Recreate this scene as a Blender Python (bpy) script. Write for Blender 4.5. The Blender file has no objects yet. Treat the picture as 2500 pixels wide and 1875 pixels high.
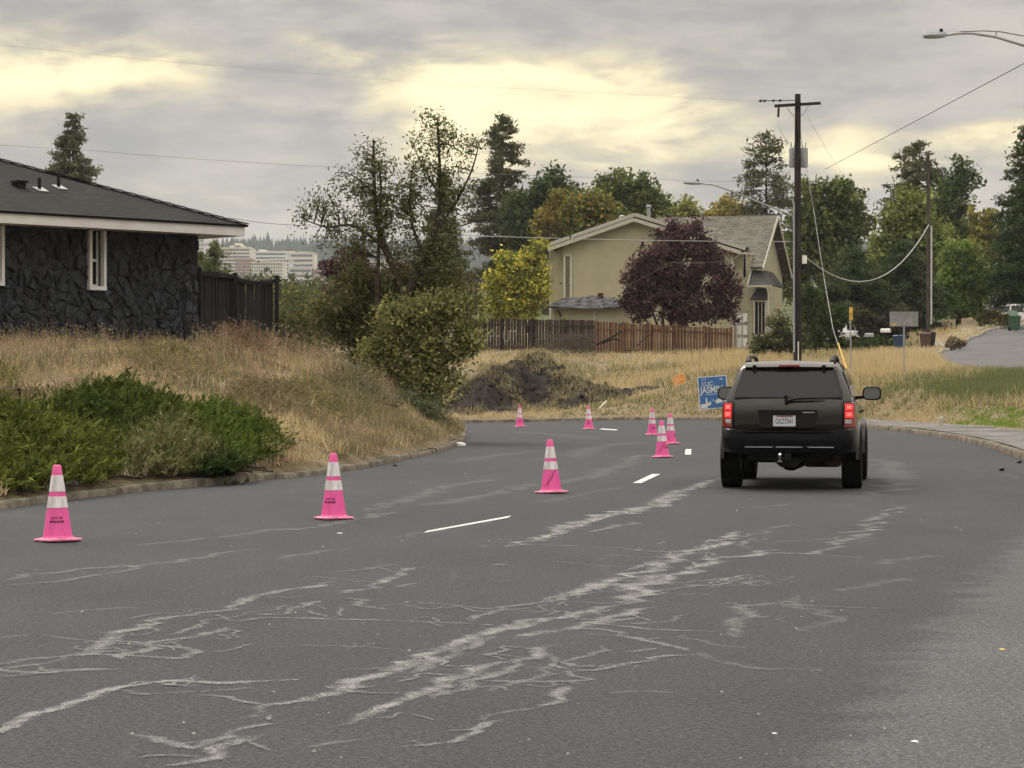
import bpy, bmesh, math, random
import numpy as np
from mathutils import Vector, Matrix

random.seed(7)
RNG = np.random.default_rng(11)
sc = bpy.context.scene
COL = sc.collection
R = math.radians

# ------------------------------------------------------------------ camera
F = 5560.0            # focal length in photo pixels (a 3x phone lens)
CX, HY, CH = 1250.0, 927.0, 1.5   # centre column, horizon row, camera height
cam = bpy.data.cameras.new('camera')
cam.sensor_width = 36.0
cam.lens = 36.0 * F / 2500.0
cam.clip_start = 0.1
cam.clip_end = 9000
camo = bpy.data.objects.new('camera', cam)
COL.objects.link(camo)
camo.location = (0, 0, CH)
camo.rotation_euler = (R(90) - (937.5 - HY) / F, 0, 0)
sc.camera = camo

# ------------------------------------------------------------------ sky, sun, exposure
SUN_AZ, SUN_EL = R(-32), R(50)     # azimuth measured from +Y towards +X
world = bpy.data.worlds.new('World')
sc.world = world
world.use_nodes = True
wn, wl = world.node_tree.nodes, world.node_tree.links
wn.clear()


class NB:
    """tiny node-building helper"""
    def __init__(s, tree):
        s.t, s.n, s.l = tree, tree.nodes, tree.links

    def put(s, sock, v):
        if isinstance(v, bpy.types.NodeSocket):
            s.l.new(v, sock)
        elif v is not None:
            if hasattr(sock.default_value, '__len__') and not hasattr(v, '__len__'):
                v = [v] * len(sock.default_value)
            if hasattr(sock.default_value, '__len__') and len(sock.default_value) == 4 and len(v) == 3:
                v = (*v, 1)
            sock.default_value = v

    def math(s, op, a, b=None, c=None, clamp=False):
        n = s.n.new('ShaderNodeMath'); n.operation = op; n.use_clamp = clamp
        s.put(n.inputs[0], a)
        if b is not None: s.put(n.inputs[1], b)
        if c is not None: s.put(n.inputs[2], c)
        return n.outputs[0]

    def vmath(s, op, a, b=None):
        n = s.n.new('ShaderNodeVectorMath'); n.operation = op
        s.put(n.inputs[0], a)
        if b is not None: s.put(n.inputs[1], b)
        return n.outputs[0]

    def mix(s, f, a, b, mode='MIX'):
        n = s.n.new('ShaderNodeMix'); n.data_type = 'RGBA'; n.blend_type = mode
        n.clamp_factor = True
        s.put(n.inputs[0], f); s.put(n.inputs[6], a); s.put(n.inputs[7], b)
        return n.outputs[2]

    def noise(s, vec, scale, detail=4, rough=0.55, dist=0.0, col=False):
        n = s.n.new('ShaderNodeTexNoise')
        if vec is not None: s.put(n.inputs['Vector'], vec)
        n.inputs['Scale'].default_value = scale
        n.inputs['Detail'].default_value = detail
        n.inputs['Roughness'].default_value = rough
        n.inputs['Distortion'].default_value = dist
        return n.outputs['Color' if col else 'Fac']

    def ramp(s, f, stops, interp='LINEAR'):
        n = s.n.new('ShaderNodeValToRGB'); n.color_ramp.interpolation = interp
        e = n.color_ramp.elements
        while len(e) < len(stops): e.new(0.5)
        for k, (p, c) in enumerate(stops):
            e[k].position = p
            e[k].color = (c, c, c, 1) if not hasattr(c, '__len__') else (*c[:3], 1)
        s.put(n.inputs[0], f)
        return n.outputs[0]

    def smooth(s, v, lo, hi, a=0.0, b=1.0):
        n = s.n.new('ShaderNodeMapRange'); n.interpolation_type = 'SMOOTHSTEP'
        s.put(n.inputs[0], v)
        n.inputs[1].default_value = lo; n.inputs[2].default_value = hi
        n.inputs[3].default_value = a; n.inputs[4].default_value = b
        return n.outputs[0]


def build_sky():
    b = NB(world.node_tree)
    out = wn.new('ShaderNodeOutputWorld')
    tc = wn.new('ShaderNodeTexCoord')
    d = tc.outputs['Generated']
    sep = wn.new('ShaderNodeSeparateXYZ'); wl.new(d, sep.inputs[0])
    x, y, z = sep.outputs
    # the clear sky above the cloud deck
    sky = wn.new('ShaderNodeTexSky'); sky.sky_type = 'NISHITA'; sky.sun_disc = False
    sky.sun_elevation = SUN_EL; sky.sun_rotation = SUN_AZ
    bg1 = wn.new('ShaderNodeBackground'); wl.new(sky.outputs[0], bg1.inputs[0]); bg1.inputs[1].default_value = 0.08
    # cloud deck : flat wide bands of cloud over the whole dome
    st = b.vmath('MULTIPLY', d, (1.0, 1.0, 3.4))
    n1 = b.noise(st, 7.0, 4, 0.54, 0.35)
    n2 = b.noise(b.vmath('ADD', st, (4.3, 1.7, 9.1)), 17.0, 5, 0.62, 0.25)
    n3 = b.noise(b.vmath('ADD', st, (1.3, 7.7, 2.1)), 3.2, 2, 0.5, 0.3)
    nc = b.noise(b.vmath('MULTIPLY', d, (1.0, 1.0, 2.2)), 11.0, 3, 0.6, 0.2, col=True)
    sc3 = wn.new('ShaderNodeSeparateXYZ'); wl.new(nc, sc3.inputs[0])
    g = b.math('ADD', b.math('MULTIPLY', n1, 0.55), b.math('MULTIPLY', n2, 0.45))
    g = b.smooth(g, 0.38, 0.62)
    base = b.mix(g, (0.140, 0.133, 0.128), (0.248, 0.224, 0.193))
    # thin, sun-lit places in the deck ahead
    ys = b.math('MAXIMUM', y, 0.05)
    a = b.math('DIVIDE', x, ys); e = b.math('DIVIDE', z, ys)
    a = b.math('ADD', a, b.math('MULTIPLY', b.math('SUBTRACT', sc3.outputs[0], 0.5), 0.11))
    e = b.math('ADD', e, b.math('MULTIPLY', b.math('SUBTRACT', sc3.outputs[1], 0.5), 0.050))
    lobes = [(20, 190, 290, 105, 0.95), (200, 205, 200, 34, 0.5), (1240, 195, 210, 75, 0.62), (1320, 300, 340, 110, 0.72), (1420, 390, 220, 50, 0.35),
             (1150, 250, 50, 85, 0.3), (1560, 315, 220, 30, 0.4), (2080, 405, 150, 46, 0.85), (2240, 355, 190, 55, 0.45),
             (2430, 330, 120, 40, 0.6), (520, 470, 190, 22, 0.40), (950, 150, 120, 28, 0.25), (1480, 170, 190, 26, 0.35),
             (1800, 90, 220, 40, 0.12)]
    tot = None
    for (px, py, sx, sy, w) in lobes:
        u = b.math('DIVIDE', b.math('SUBTRACT', a, (px - CX) / F), sx / F)
        v = b.math('DIVIDE', b.math('SUBTRACT', e, (HY - py) / F), sy / F)
        q = b.math('ADD', b.math('MULTIPLY', u, u), b.math('MULTIPLY', v, v))
        q = b.math('MULTIPLY', b.math('EXPONENT', b.math('MULTIPLY', q, -0.5)), w)
        tot = q if tot is None else b.math('ADD', tot, q)
    tot = b.math('MULTIPLY', tot, b.smooth(y, 0.3, 0.8))
    tot = b.math('MULTIPLY', tot, b.smooth(n2, 0.32, 0.66, 0.40, 1.02))
    brk = b.smooth(n3, 0.60, 0.78, 0.0, 0.35)          # the same kind of breaks everywhere else
    warm = b.math('ADD', tot, b.math('MULTIPLY', brk, b.smooth(n2, 0.4, 0.65)), clamp=True)
    wc = b.ramp(warm, [(0.0, (0.295, 0.258, 0.195)), (0.45, (0.405, 0.340, 0.200)), (1.0, (0.550, 0.470, 0.275))])
    c = b.mix(b.smooth(warm, 0.02, 0.75), base, wc)
    # paler towards the horizon, brighter overhead (overcast sky)
    c = b.mix(b.math('MULTIPLY', b.smooth(z, 0.0, 0.085, 0.55, 0.0), 1.0), c, (0.27, 0.255, 0.225))
    up = b.smooth(z, 0.16, 0.80, 1.0, 5.2)
    mul = wn.new('ShaderNodeVectorMath'); mul.operation = 'SCALE'
    wl.new(c, mul.inputs[0]); wl.new(up, mul.inputs['Scale'])
    bg2 = wn.new('ShaderNodeBackground'); wl.new(mul.outputs[0], bg2.inputs[0]); bg2.inputs[1].default_value = 1.0
    mx = wn.new('ShaderNodeMixShader'); mx.inputs[0].default_value = 0.95
    wl.new(bg1.outputs[0], mx.inputs[1]); wl.new(bg2.outputs[0], mx.inputs[2])
    wl.new(mx.outputs[0], out.inputs[0])


build_sky()
world.cycles.sampling_method = 'MANUAL'
world.cycles.sample_map_resolution = 512
sun = bpy.data.lights.new('sun', 'SUN')
sun.energy = 0.9
sun.angle = R(25)
sun.color = (1.0, 0.93, 0.80)
suno = bpy.data.objects.new('sun', sun)
COL.objects.link(suno)
sd = Vector((math.sin(SUN_AZ) * math.cos(SUN_EL), math.cos(SUN_AZ) * math.cos(SUN_EL), math.sin(SUN_EL)))
suno.rotation_euler = sd.to_track_quat('Z', 'Y').to_euler()
suno.location = sd * 60
sc.view_settings.view_transform = 'Standard'
sc.view_settings.look = 'None'
sc.view_settings.exposure = 1.25
sc.view_settings.gamma = 1.0
sc.view_settings.use_curve_mapping = False
sc.render.engine = 'CYCLES'
sc.cycles.use_denoising = True
sc.cycles.max_bounces = 5
sc.cycles.diffuse_bounces = 2
sc.cycles.glossy_bounces = 3
sc.cycles.transmission_bounces = 4
sc.cycles.transparent_max_bounces = 8
sc.cycles.volume_bounces = 0
sc.cycles.use_light_tree = False
sc.cycles.use_adaptive_sampling = True
sc.cycles.adaptive_threshold = 0.02
sc.cycles.caustics_reflective = False
sc.cycles.caustics_refractive = False


# ------------------------------------------------------------------ helpers
def P(px, py, d):
    """photo pixel + distance -> point in the place"""
    return Vector(((px - CX) / F * d, d, CH + (HY - py) / F * d))


def G(px, py, z=0.0):
    d = (CH - z) * F / (py - HY)
    return Vector(((px - CX) / F * d, d, z))


def pxpy(x, y, z):
    return CX + x / y * F, HY - (z - CH) / y * F


MATS = {}


def bsdf(name):
    m = bpy.data.materials.new(name); m.use_nodes = True
    n = m.node_tree.nodes; n.clear()
    o = n.new('ShaderNodeOutputMaterial'); p = n.new('ShaderNodeBsdfPrincipled')
    m.node_tree.links.new(p.outputs[0], o.inputs[0])
    MATS[name] = m
    return m, NB(m.node_tree), p, o


def mat(name, c, rough=0.7, metal=0.0, var=0.12, scale=6.0, bump=0.0, bscale=30.0, coat=0.0, rnd=0.0, c2=None,
        spec=None, emit=None, estr=0.0, stretch=None):
    """a plain procedural material: colour with noise variation, fine bump, random tint per object"""
    m, b, p, o = bsdf(name)
    tc = b.n.new('ShaderNodeTexCoord').outputs['Object']
    v = b.vmath('MULTIPLY', tc, stretch) if stretch else tc
    n = b.noise(v, scale, 6, 0.6)
    c2 = c2 or [max(0, k * (1 - 2.2 * var)) for k in c]
    hi = [min(1, k * (1 + var)) for k in c]
    col = b.mix(b.smooth(n, 0.3, 0.7), c2, hi)
    if rnd:
        r = b.n.new('ShaderNodeObjectInfo').outputs['Random']
        col = b.mix(1.0, col, b.ramp(r, [(0, 1 - rnd), (1, 1 + rnd * 0.6)]), 'MULTIPLY')
    b.put(p.inputs['Base Color'], col)
    p.inputs['Roughness'].default_value = rough
    p.inputs['Metallic'].default_value = metal
    p.inputs['Specular IOR Level'].default_value = spec if spec is not None else (0.5 if rough < 0.6 else 0.12)
    if coat:
        p.inputs['Coat Weight'].default_value = coat
        p.inputs['Coat Roughness'].default_value = 0.06
    if emit:
        p.inputs['Emission Color'].default_value = (*emit, 1)
        p.inputs['Emission Strength'].default_value = estr
    if bump:
        bn = b.n.new('ShaderNodeBump'); bn.inputs['Strength'].default_value = bump
        bn.inputs['Distance'].default_value = 0.02
        b.put(bn.inputs['Height'], b.noise(v, bscale, 5, 0.65))
        b.put(p.inputs['Normal'], bn.outputs[0])
    return m


def leaf_mat(name, rough=0.6, trans=0.25):
    """foliage : colour comes from the per-leaf attribute 'tint'"""
    m = bpy.data.materials.new(name); m.use_nodes = True
    n = m.node_tree.nodes; n.clear(); l = m.node_tree.links
    o = n.new('ShaderNodeOutputMaterial')
    at = n.new('ShaderNodeAttribute'); at.attribute_name = 'tint'
    d = n.new('ShaderNodeBsdfDiffuse'); t = n.new('ShaderNodeBsdfTranslucent')
    l.new(at.outputs['Color'], d.inputs[0]); l.new(at.outputs['Color'], t.inputs[0])
    mx = n.new('ShaderNodeMixShader'); mx.inputs[0].default_value = trans
    l.new(d.outputs[0], mx.inputs[1]); l.new(t.outputs[0], mx.inputs[2])
    l.new(mx.outputs[0], o.inputs[0])
    MATS[name] = m
    return m


def tag(o, label=None, cat=None, group=None, kind=None):
    if label: o['label'] = label
    if cat: o['category'] = cat
    if group: o['group'] = group
    if kind: o['kind'] = kind
    return o


def empty(name, loc=(0, 0, 0), rz=0.0):
    o = bpy.data.objects.new(name, None)
    o.empty_display_size = 0.2
    COL.objects.link(o)
    o.location = loc; o.rotation_euler = (0, 0, rz)
    return o


def thing(name, label, cat, loc=(0, 0, 0), rz=0.0, group=None):
    return tag(empty(name, loc, rz), label, cat, group)


def link(name, me, parent=None, m=None):
    o = bpy.data.objects.new(name, me)
    COL.objects.link(o)
    if parent: o.parent = parent
    if m is not None and not me.materials: me.materials.append(MATS[m] if isinstance(m, str) else m)
    return o


def mesh_np(name, V, faces, tint=None, smooth=False):
    """V (n,3); faces list of index arrays (k,3) / (k,4); tint (n,3)"""
    me = bpy.data.meshes.new(name)
    V = np.asarray(V, np.float32)
    me.vertices.add(len(V)); me.vertices.foreach_set('co', V.ravel())
    loops, starts, tot = [], [], 0
    for f in faces:
        f = np.asarray(f, np.int32)
        if not len(f): continue
        starts.append(tot + np.arange(len(f), dtype=np.int32) * f.shape[1])
        tot += f.size; loops.append(f.ravel())
    loops = np.concatenate(loops); starts = np.concatenate(starts)
    me.loops.add(len(loops)); me.loops.foreach_set('vertex_index', loops)
    me.polygons.add(len(starts)); me.polygons.foreach_set('loop_start', starts)
    if smooth: me.polygons.foreach_set('use_smooth', np.ones(len(starts), bool))
    if tint is not None:
        at = me.attributes.new('tint', 'FLOAT_COLOR', 'POINT')
        c = np.ones((len(V), 4), np.float32); c[:, :3] = tint
        at.data.foreach_set('color', c.ravel())
    me.update(calc_edges=True)
    me.validate()
    return me


class MB:
    """collects shapes into ONE mesh"""
    def __init__(s):
        s.v, s.f = [], []

    def add(s, vs, fs):
        k = len(s.v); s.v += [tuple(v) for v in vs]; s.f += [tuple(i + k for i in f) for f in fs]
        return s

    def box(s, x0, x1, y0, y1, z0, z1, bev=0.0):
        if bev <= 0:
            vs = [(x, y, z) for z in (z0, z1) for y in (y0, y1) for x in (x0, x1)]
            return s.add(vs, [(0, 2, 3, 1), (4, 5, 7, 6), (0, 1, 5, 4), (2, 6, 7, 3), (0, 4, 6, 2), (1, 3, 7, 5)])
        bm = bmesh.new()
        bmesh.ops.create_cube(bm, size=1)
        for v in bm.verts:
            v.co = Vector(((x0 + x1) / 2 + v.co.x * (x1 - x0), (y0 + y1) / 2 + v.co.y * (y1 - y0), (z0 + z1) / 2 + v.co.z * (z1 - z0)))
        bmesh.ops.bevel(bm, geom=list(bm.edges), offset=bev, segments=2, affect='EDGES', profile=0.6)
        bm.verts.index_update()
        s.add([v.co for v in bm.verts], [[v.index for v in f.verts] for f in bm.faces])
        bm.free()
        return s

    def bar(s, a, b, w, h, up=(0, 0, 1)):
        """box beam from a to b; w sideways, h along up"""
        a, b = Vector(a), Vector(b); t = (b - a).normalized(); up = Vector(up)
        sd = t.cross(up)
        if sd.length < 1e-4: sd = t.cross(Vector((1, 0, 0)))
        sd.normalize(); u2 = sd.cross(t).normalized()
        vs = [q + sd * (w / 2 * i) + u2 * (h / 2 * j) for q in (a, b) for j in (-1, 1) for i in (-1, 1)]
        return s.add(vs, [(0, 2, 3, 1), (4, 5, 7, 6), (0, 1, 5, 4), (2, 6, 7, 3), (0, 4, 6, 2), (1, 3, 7, 5)])

    def tube(s, pts, r, n=6, cap=True):
        pts = [Vector(p) for p in pts]
        rs = r if hasattr(r, '__len__') else [r] * len(pts)
        k = len(s.v); up = Vector((0.13, 0.31, 0.94))
        for i, p in enumerate(pts):
            t = (pts[min(i + 1, len(pts) - 1)] - pts[max(i - 1, 0)])
            if t.length < 1e-9: t = Vector((0, 0, 1))
            t.normalize()
            a = t.cross(up)
            if a.length < 0.05: a = t.cross(Vector((1, 0, 0)))
            a.normalize(); c = t.cross(a)
            for j in range(n):
                an = 2 * math.pi * j / n
                s.v.append(tuple(p + (a * math.cos(an) + c * math.sin(an)) * rs[i]))
        for i in range(len(pts) - 1):
            for j in range(n):
                j2 = (j + 1) % n
                s.f.append((k + i * n + j, k + i * n + j2, k + (i + 1) * n + j2, k + (i + 1) * n + j))
        if cap:
            s.f.append(tuple(k + j for j in range(n))[::-1])
            s.f.append(tuple(k + (len(pts) - 1) * n + j for j in range(n)))
        return s

    def lathe(s, prof, n=24, axis='z', c=(0, 0, 0), a0=0.0):
        k = len(s.v)
        for (r, h) in prof:
            for j in range(n):
                an = 2 * math.pi * j / n + a0
                p = (r * math.cos(an), r * math.sin(an), h)
                if axis == 'x': p = (h, r * math.cos(an), r * math.sin(an))
                if axis == 'y': p = (r * math.cos(an), h, r * math.sin(an))
                s.v.append((p[0] + c[0], p[1] + c[1], p[2] + c[2]))
        for i in range(len(prof) - 1):
            for j in range(n):
                j2 = (j + 1) % n
                s.f.append((k + i * n + j, k + i * n + j2, k + (i + 1) * n + j2, k + (i + 1) * n + j))
        s.f.append(tuple(k + j for j in range(n))[::-1])
        s.f.append(tuple(k + (len(prof) - 1) * n + j for j in range(n)))
        return s

    def prism(s, poly, off):
        """planar polygon (3D points) swept by vector off"""
        k = len(s.v); n = len(poly); off = Vector(off)
        s.v += [tuple(p) for p in poly] + [tuple(Vector(p) + off) for p in poly]
        s.f.append(tuple(range(k, k + n))); s.f.append(tuple(range(k + 2 * n - 1, k + n - 1, -1)))
        for i in range(n):
            j = (i + 1) % n
            s.f.append((k + i, k + n + i, k + n + j, k + j))
        return s

    def loft(s, rings, closed=True, cap=True):
        k = len(s.v); n = len(rings[0])
        for r in rings: s.v += [tuple(p) for p in r]
        for i in range(len(rings) - 1):
            for j in range(n if closed else n - 1):
                j2 = (j + 1) % n
                s.f.append((k + i * n + j, k + i * n + j2, k + (i + 1) * n + j2, k + (i + 1) * n + j))
        if cap:
            s.f.append(tuple(range(k, k + n))[::-1]); s.f.append(tuple(range(k + (len(rings) - 1) * n, k + len(rings) * n)))
        return s

    def mesh(s, name, m=None, smooth=False):
        me = bpy.data.meshes.new(name)
        me.from_pydata([tuple(v) for v in s.v], [], s.f)
        bm = bmesh.new(); bm.from_mesh(me)
        bmesh.ops.recalc_face_normals(bm, faces=bm.faces)
        if smooth:
            for f in bm.faces: f.smooth = True
            for e in bm.edges:
                if len(e.link_faces) == 2 and e.calc_face_angle(0) > R(35): e.smooth = False
        bm.to_mesh(me); bm.free()
        if m: me.materials.append(MATS[m])
        me.update()
        return me

    def build(s, name, m, parent=None, smooth=False):
        return link(name, s.mesh(name, m, smooth), parent)


def copy_tree(o, parent=None):
    c = o.copy(); COL.objects.link(c); c.parent = parent
    for ch in list(o.children): copy_tree(ch, c)
    return c


def text_mesh(body, size, extrude=0.0, bold=0.0, align='CENTER'):
    cu = bpy.data.curves.new('lettering', 'FONT')
    cu.body = body; cu.size = size; cu.extrude = extrude; cu.offset = bold
    cu.align_x = align; cu.align_y = 'CENTER'; cu.resolution_u = 3
    o = bpy.data.objects.new('lettering', cu); COL.objects.link(o)
    dg = bpy.context.evaluated_depsgraph_get()
    me = bpy.data.meshes.new_from_object(o.evaluated_get(dg))
    bpy.data.objects.remove(o); bpy.data.curves.remove(cu)
    me.materials.clear()
    return me


# value noise on the plane
_T = RNG.random((256, 256))


def vn(x, y, s=1.0, oct=4):
    x = np.asarray(x, float) / s + 37.3; y = np.asarray(y, float) / s + 91.7
    r = 0; a = 1; t = 0
    for _ in range(oct):
        i = np.floor(x).astype(int); j = np.floor(y).astype(int); fx = x - i; fy = y - j
        fx = fx * fx * (3 - 2 * fx); fy = fy * fy * (3 - 2 * fy)
        q = lambda a_, b_: _T[a_ & 255, b_ & 255]
        r = r + a * ((q(i, j) * (1 - fx) + q(i + 1, j) * fx) * (1 - fy) + (q(i, j + 1) * (1 - fx) + q(i + 1, j + 1) * fx) * fy)
        t += a; a *= 0.5; x = x * 2.03 + 11.1; y = y * 2.03 + 5.7
    return r / t


def sstep(v, a, b):
    t = np.clip((np.asarray(v, float) - a) / (b - a), 0, 1)
    return t * t * (3 - 2 * t)
# ------------------------------------------------------------------ materials
mat('wood_pole', (0.040, 0.034, 0.030), 0.9, var=0.3, scale=3, bump=0.5, bscale=25, stretch=(4, 4, 0.4))
mat('steel', (0.32, 0.33, 0.33), 0.45, 0.7, var=0.08)
mat('galv', (0.38, 0.39, 0.39), 0.5, 0.5, var=0.1)
mat('wire_dark', (0.06, 0.06, 0.06), 0.6)
mat('wire_mid', (0.20, 0.19, 0.18), 0.6)
mat('wire_light', (0.34, 0.35, 0.34), 0.5)
mat('wood_grey', (0.085, 0.074, 0.064), 0.9, var=0.3, scale=3, stretch=(4, 4, 0.4))
mat('can_grey', (0.30, 0.33, 0.34), 0.5, var=0.08)
mat('pvc', (0.50, 0.50, 0.48), 0.5, var=0.06)
mat('white_paint', (0.78, 0.77, 0.73), 0.55, var=0.06)
mat('white_trim', (0.64, 0.63, 0.61), 0.6, var=0.05, scale=2)
mat('cream_trim', (0.47, 0.45, 0.37), 0.6, var=0.05)
mat('black_plastic', (0.006, 0.006, 0.0065), 0.5, var=0.1, spec=0.22)
mat('rubber', (0.006, 0.006, 0.006), 0.85, var=0.2, bump=0.3, spec=0.12)
mat('stone_black', (0.029, 0.032, 0.038), 0.62, var=0.35, scale=7, bump=1.0, bscale=11, rnd=0.22, spec=0.25, stretch=(1, 1, 0.45))
mat('mortar_black', (0.022, 0.024, 0.028), 0.95)
mat('fence_black', (0.030, 0.030, 0.033), 0.85, var=0.3, bump=0.4, rnd=0.3, stretch=(8, 8, 0.8))
mat('fence_brown', (0.072, 0.056, 0.046), 0.9, var=0.3, bump=0.4, rnd=0.45, stretch=(8, 8, 0.8))
mat('fence_red', (0.20, 0.112, 0.068), 0.85, var=0.3, bump=0.4, rnd=0.45, stretch=(8, 8, 0.8))
mat('concrete', (0.27, 0.255, 0.225), 0.9, var=0.15, scale=3, bump=0.3)
mat('curb_concrete', (0.165, 0.145, 0.112), 0.95, var=0.25, scale=4, bump=0.5)
mat('sidewalk_mat', (0.165, 0.158, 0.150), 0.9, var=0.18, scale=1.2, bump=0.3, bscale=60)
mat('bark', (0.075, 0.060, 0.048), 0.95, var=0.3, scale=8, bump=0.6, stretch=(3, 3, 0.7))
mat('bark_dark', (0.035, 0.030, 0.026), 0.95, var=0.3, scale=8, bump=0.5)
mat('chrome', (0.6, 0.6, 0.6), 0.15, 1.0, var=0.02)
mat('rust', (0.07, 0.035, 0.02), 0.9, var=0.3)
mat('white_car', (0.75, 0.75, 0.75), 0.25, var=0.03, coat=0.6)
mat('dark_glass', (0.010, 0.011, 0.013), 0.06, var=0.05, spec=0.4)
mat('tinted_glass', (0.012, 0.013, 0.015), 0.10, var=0.05, spec=0.28)
mat('bin_blue', (0.025, 0.05, 0.12), 0.55, var=0.08)
mat('bin_brown', (0.085, 0.045, 0.03), 0.55, var=0.08)
mat('bin_black', (0.02, 0.016, 0.016), 0.55, var=0.08)
mat('bin_green', (0.03, 0.09, 0.045), 0.55, var=0.08)
mat('yellow', (0.68, 0.43, 0.08), 0.5, var=0.08)
mat('orange_sign', (0.72, 0.29, 0.03), 0.5, var=0.05)
mat('orange_pale', (0.80, 0.50, 0.30), 0.5, var=0.05)
mat('blue_sign', (0.040, 0.14, 0.36), 0.45, var=0.05)
mat('sign_white', (0.62, 0.64, 0.64), 0.45, var=0.03)
mat('pink', (0.80, 0.100, 0.36), 0.45, var=0.07, scale=6, c2=(0.66, 0.085, 0.27), stretch=(3, 3, 0.6))
mat('pink_base', (0.72, 0.22, 0.36), 0.6, var=0.12, scale=14, c2=(0.42, 0.16, 0.22))
mat('collar', (0.68, 0.66, 0.66), 0.35, var=0.17, scale=5, stretch=(6, 6, 0.25))
mat('ink', (0.02, 0.015, 0.018), 0.7)
mat('scuff', (0.25, 0.05, 0.11), 0.8)
mat('litter_white', (0.75, 0.75, 0.72), 0.7)
mat('red_lens', (0.22, 0.008, 0.010), 0.15, var=0.1, coat=0.6)
mat('red_lit', (0.5, 0.01, 0.01), 0.3, var=0.1, emit=(1.0, 0.012, 0.012), estr=0.45)
mat('red_core', (0.9, 0.1, 0.08), 0.3, var=0.1, emit=(1.0, 0.06, 0.05), estr=1.0)
mat('clear_lens', (0.45, 0.40, 0.38), 0.2, var=0.1, coat=0.5)
mat('plate_white', (0.62, 0.64, 0.68), 0.4, var=0.06)
mat('plate_blue', (0.05, 0.07, 0.14), 0.5)
mat('soil_dark', (0.033, 0.028, 0.023), 1.0, var=0.35, scale=2.0, bump=1.0, bscale=14)
mat('rock_dark', (0.032, 0.028, 0.025), 0.95, var=0.35, scale=4, bump=0.9, bscale=9, rnd=0.3)
mat('dead_twig', (0.11, 0.085, 0.065), 0.95, var=0.2)
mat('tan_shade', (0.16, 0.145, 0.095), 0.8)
mat('far_cream', (0.66, 0.61, 0.50), 0.8, var=0.06, scale=0.02)
mat('far_white', (0.66, 0.65, 0.62), 0.8, var=0.06, scale=0.02)
mat('far_brick', (0.42, 0.27, 0.20), 0.8, var=0.08, scale=0.02)
mat('far_window', (0.10, 0.11, 0.13), 0.3, var=0.08, scale=0.02)
mat('hill_green', (0.035, 0.045, 0.03), 1.0, var=0.3, scale=0.01)
leaf_mat('leaf', trans=0.3)
leaf_mat('straw', trans=0.38)


def siding_mat():
    m, b, p, o = bsdf('tan_siding')
    tc = b.n.new('ShaderNodeTexCoord').outputs['Object']
    n = b.noise(tc, 0.7, 5, 0.6)
    b.put(p.inputs['Base Color'], b.mix(b.smooth(n, 0.3, 0.7), (0.350, 0.325, 0.212), (0.395, 0.367, 0.243)))
    p.inputs['Roughness'].default_value = 0.8
    sep = b.n.new('ShaderNodeSeparateXYZ'); b.l.new(tc, sep.inputs[0])
    u = b.math('ADD', sep.outputs[0], sep.outputs[1])
    w = b.math('FRACT', b.math('DIVIDE', u, 0.203))
    h = b.smooth(b.math('ABSOLUTE', b.math('SUBTRACT', w, 0.5)), 0.03, 0.09)
    bn = b.n.new('ShaderNodeBump'); bn.inputs['Strength'].default_value = 0.45; bn.inputs['Distance'].default_value = 0.02
    b.put(bn.inputs['Height'], h); b.put(p.inputs['Normal'], bn.outputs[0])


siding_mat()


def shingle_mat(name, c, bw=0.3, bh=0.14):
    m, b, p, o = bsdf(name)
    uv = b.n.new('ShaderNodeUVMap').outputs[0]
    br = b.n.new('ShaderNodeTexBrick')
    b.put(br.inputs['Vector'], uv)
    br.inputs['Scale'].default_value = 1.0
    br.inputs['Brick Width'].default_value = bw; br.inputs['Row Height'].default_value = bh
    br.inputs['Mortar Size'].default_value = 0.018
    br.inputs['Color1'].default_value = (*[k * 1.25 for k in c], 1); br.inputs['Color2'].default_value = (*[k * 0.75 for k in c], 1)
    br.inputs['Mortar'].default_value = (*[k * 0.55 for k in c], 1)
    tc = b.n.new('ShaderNodeTexCoord').outputs['Object']
    n = b.noise(tc, 1.1, 6, 0.65)
    b.put(p.inputs['Base Color'], b.mix(1.0, br.outputs[0], b.ramp(n, [(0.25, 0.72), (0.75, 1.25)]), 'MULTIPLY'))
    p.inputs['Roughness'].default_value = 0.9
    p.inputs['Specular IOR Level'].default_value = 0.08
    sp = b.n.new('ShaderNodeSeparateXYZ'); b.put(sp.inputs[0], uv)
    saw = b.math('FRACT', b.math('DIVIDE', sp.outputs[1], bh))
    bn = b.n.new('ShaderNodeBump'); bn.inputs['Strength'].default_value = 0.8; bn.inputs['Distance'].default_value = 0.03
    bn.invert = True
    b.put(bn.inputs['Height'], saw); b.put(p.inputs['Normal'], bn.outputs[0])


shingle_mat('shingle_black', (0.022, 0.022, 0.023))
shingle_mat('shingle_grey', (0.125, 0.118, 0.098), 0.4, 0.24)
shingle_mat('shingle_dark', (0.062, 0.060, 0.058), 0.35, 0.2)


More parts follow.
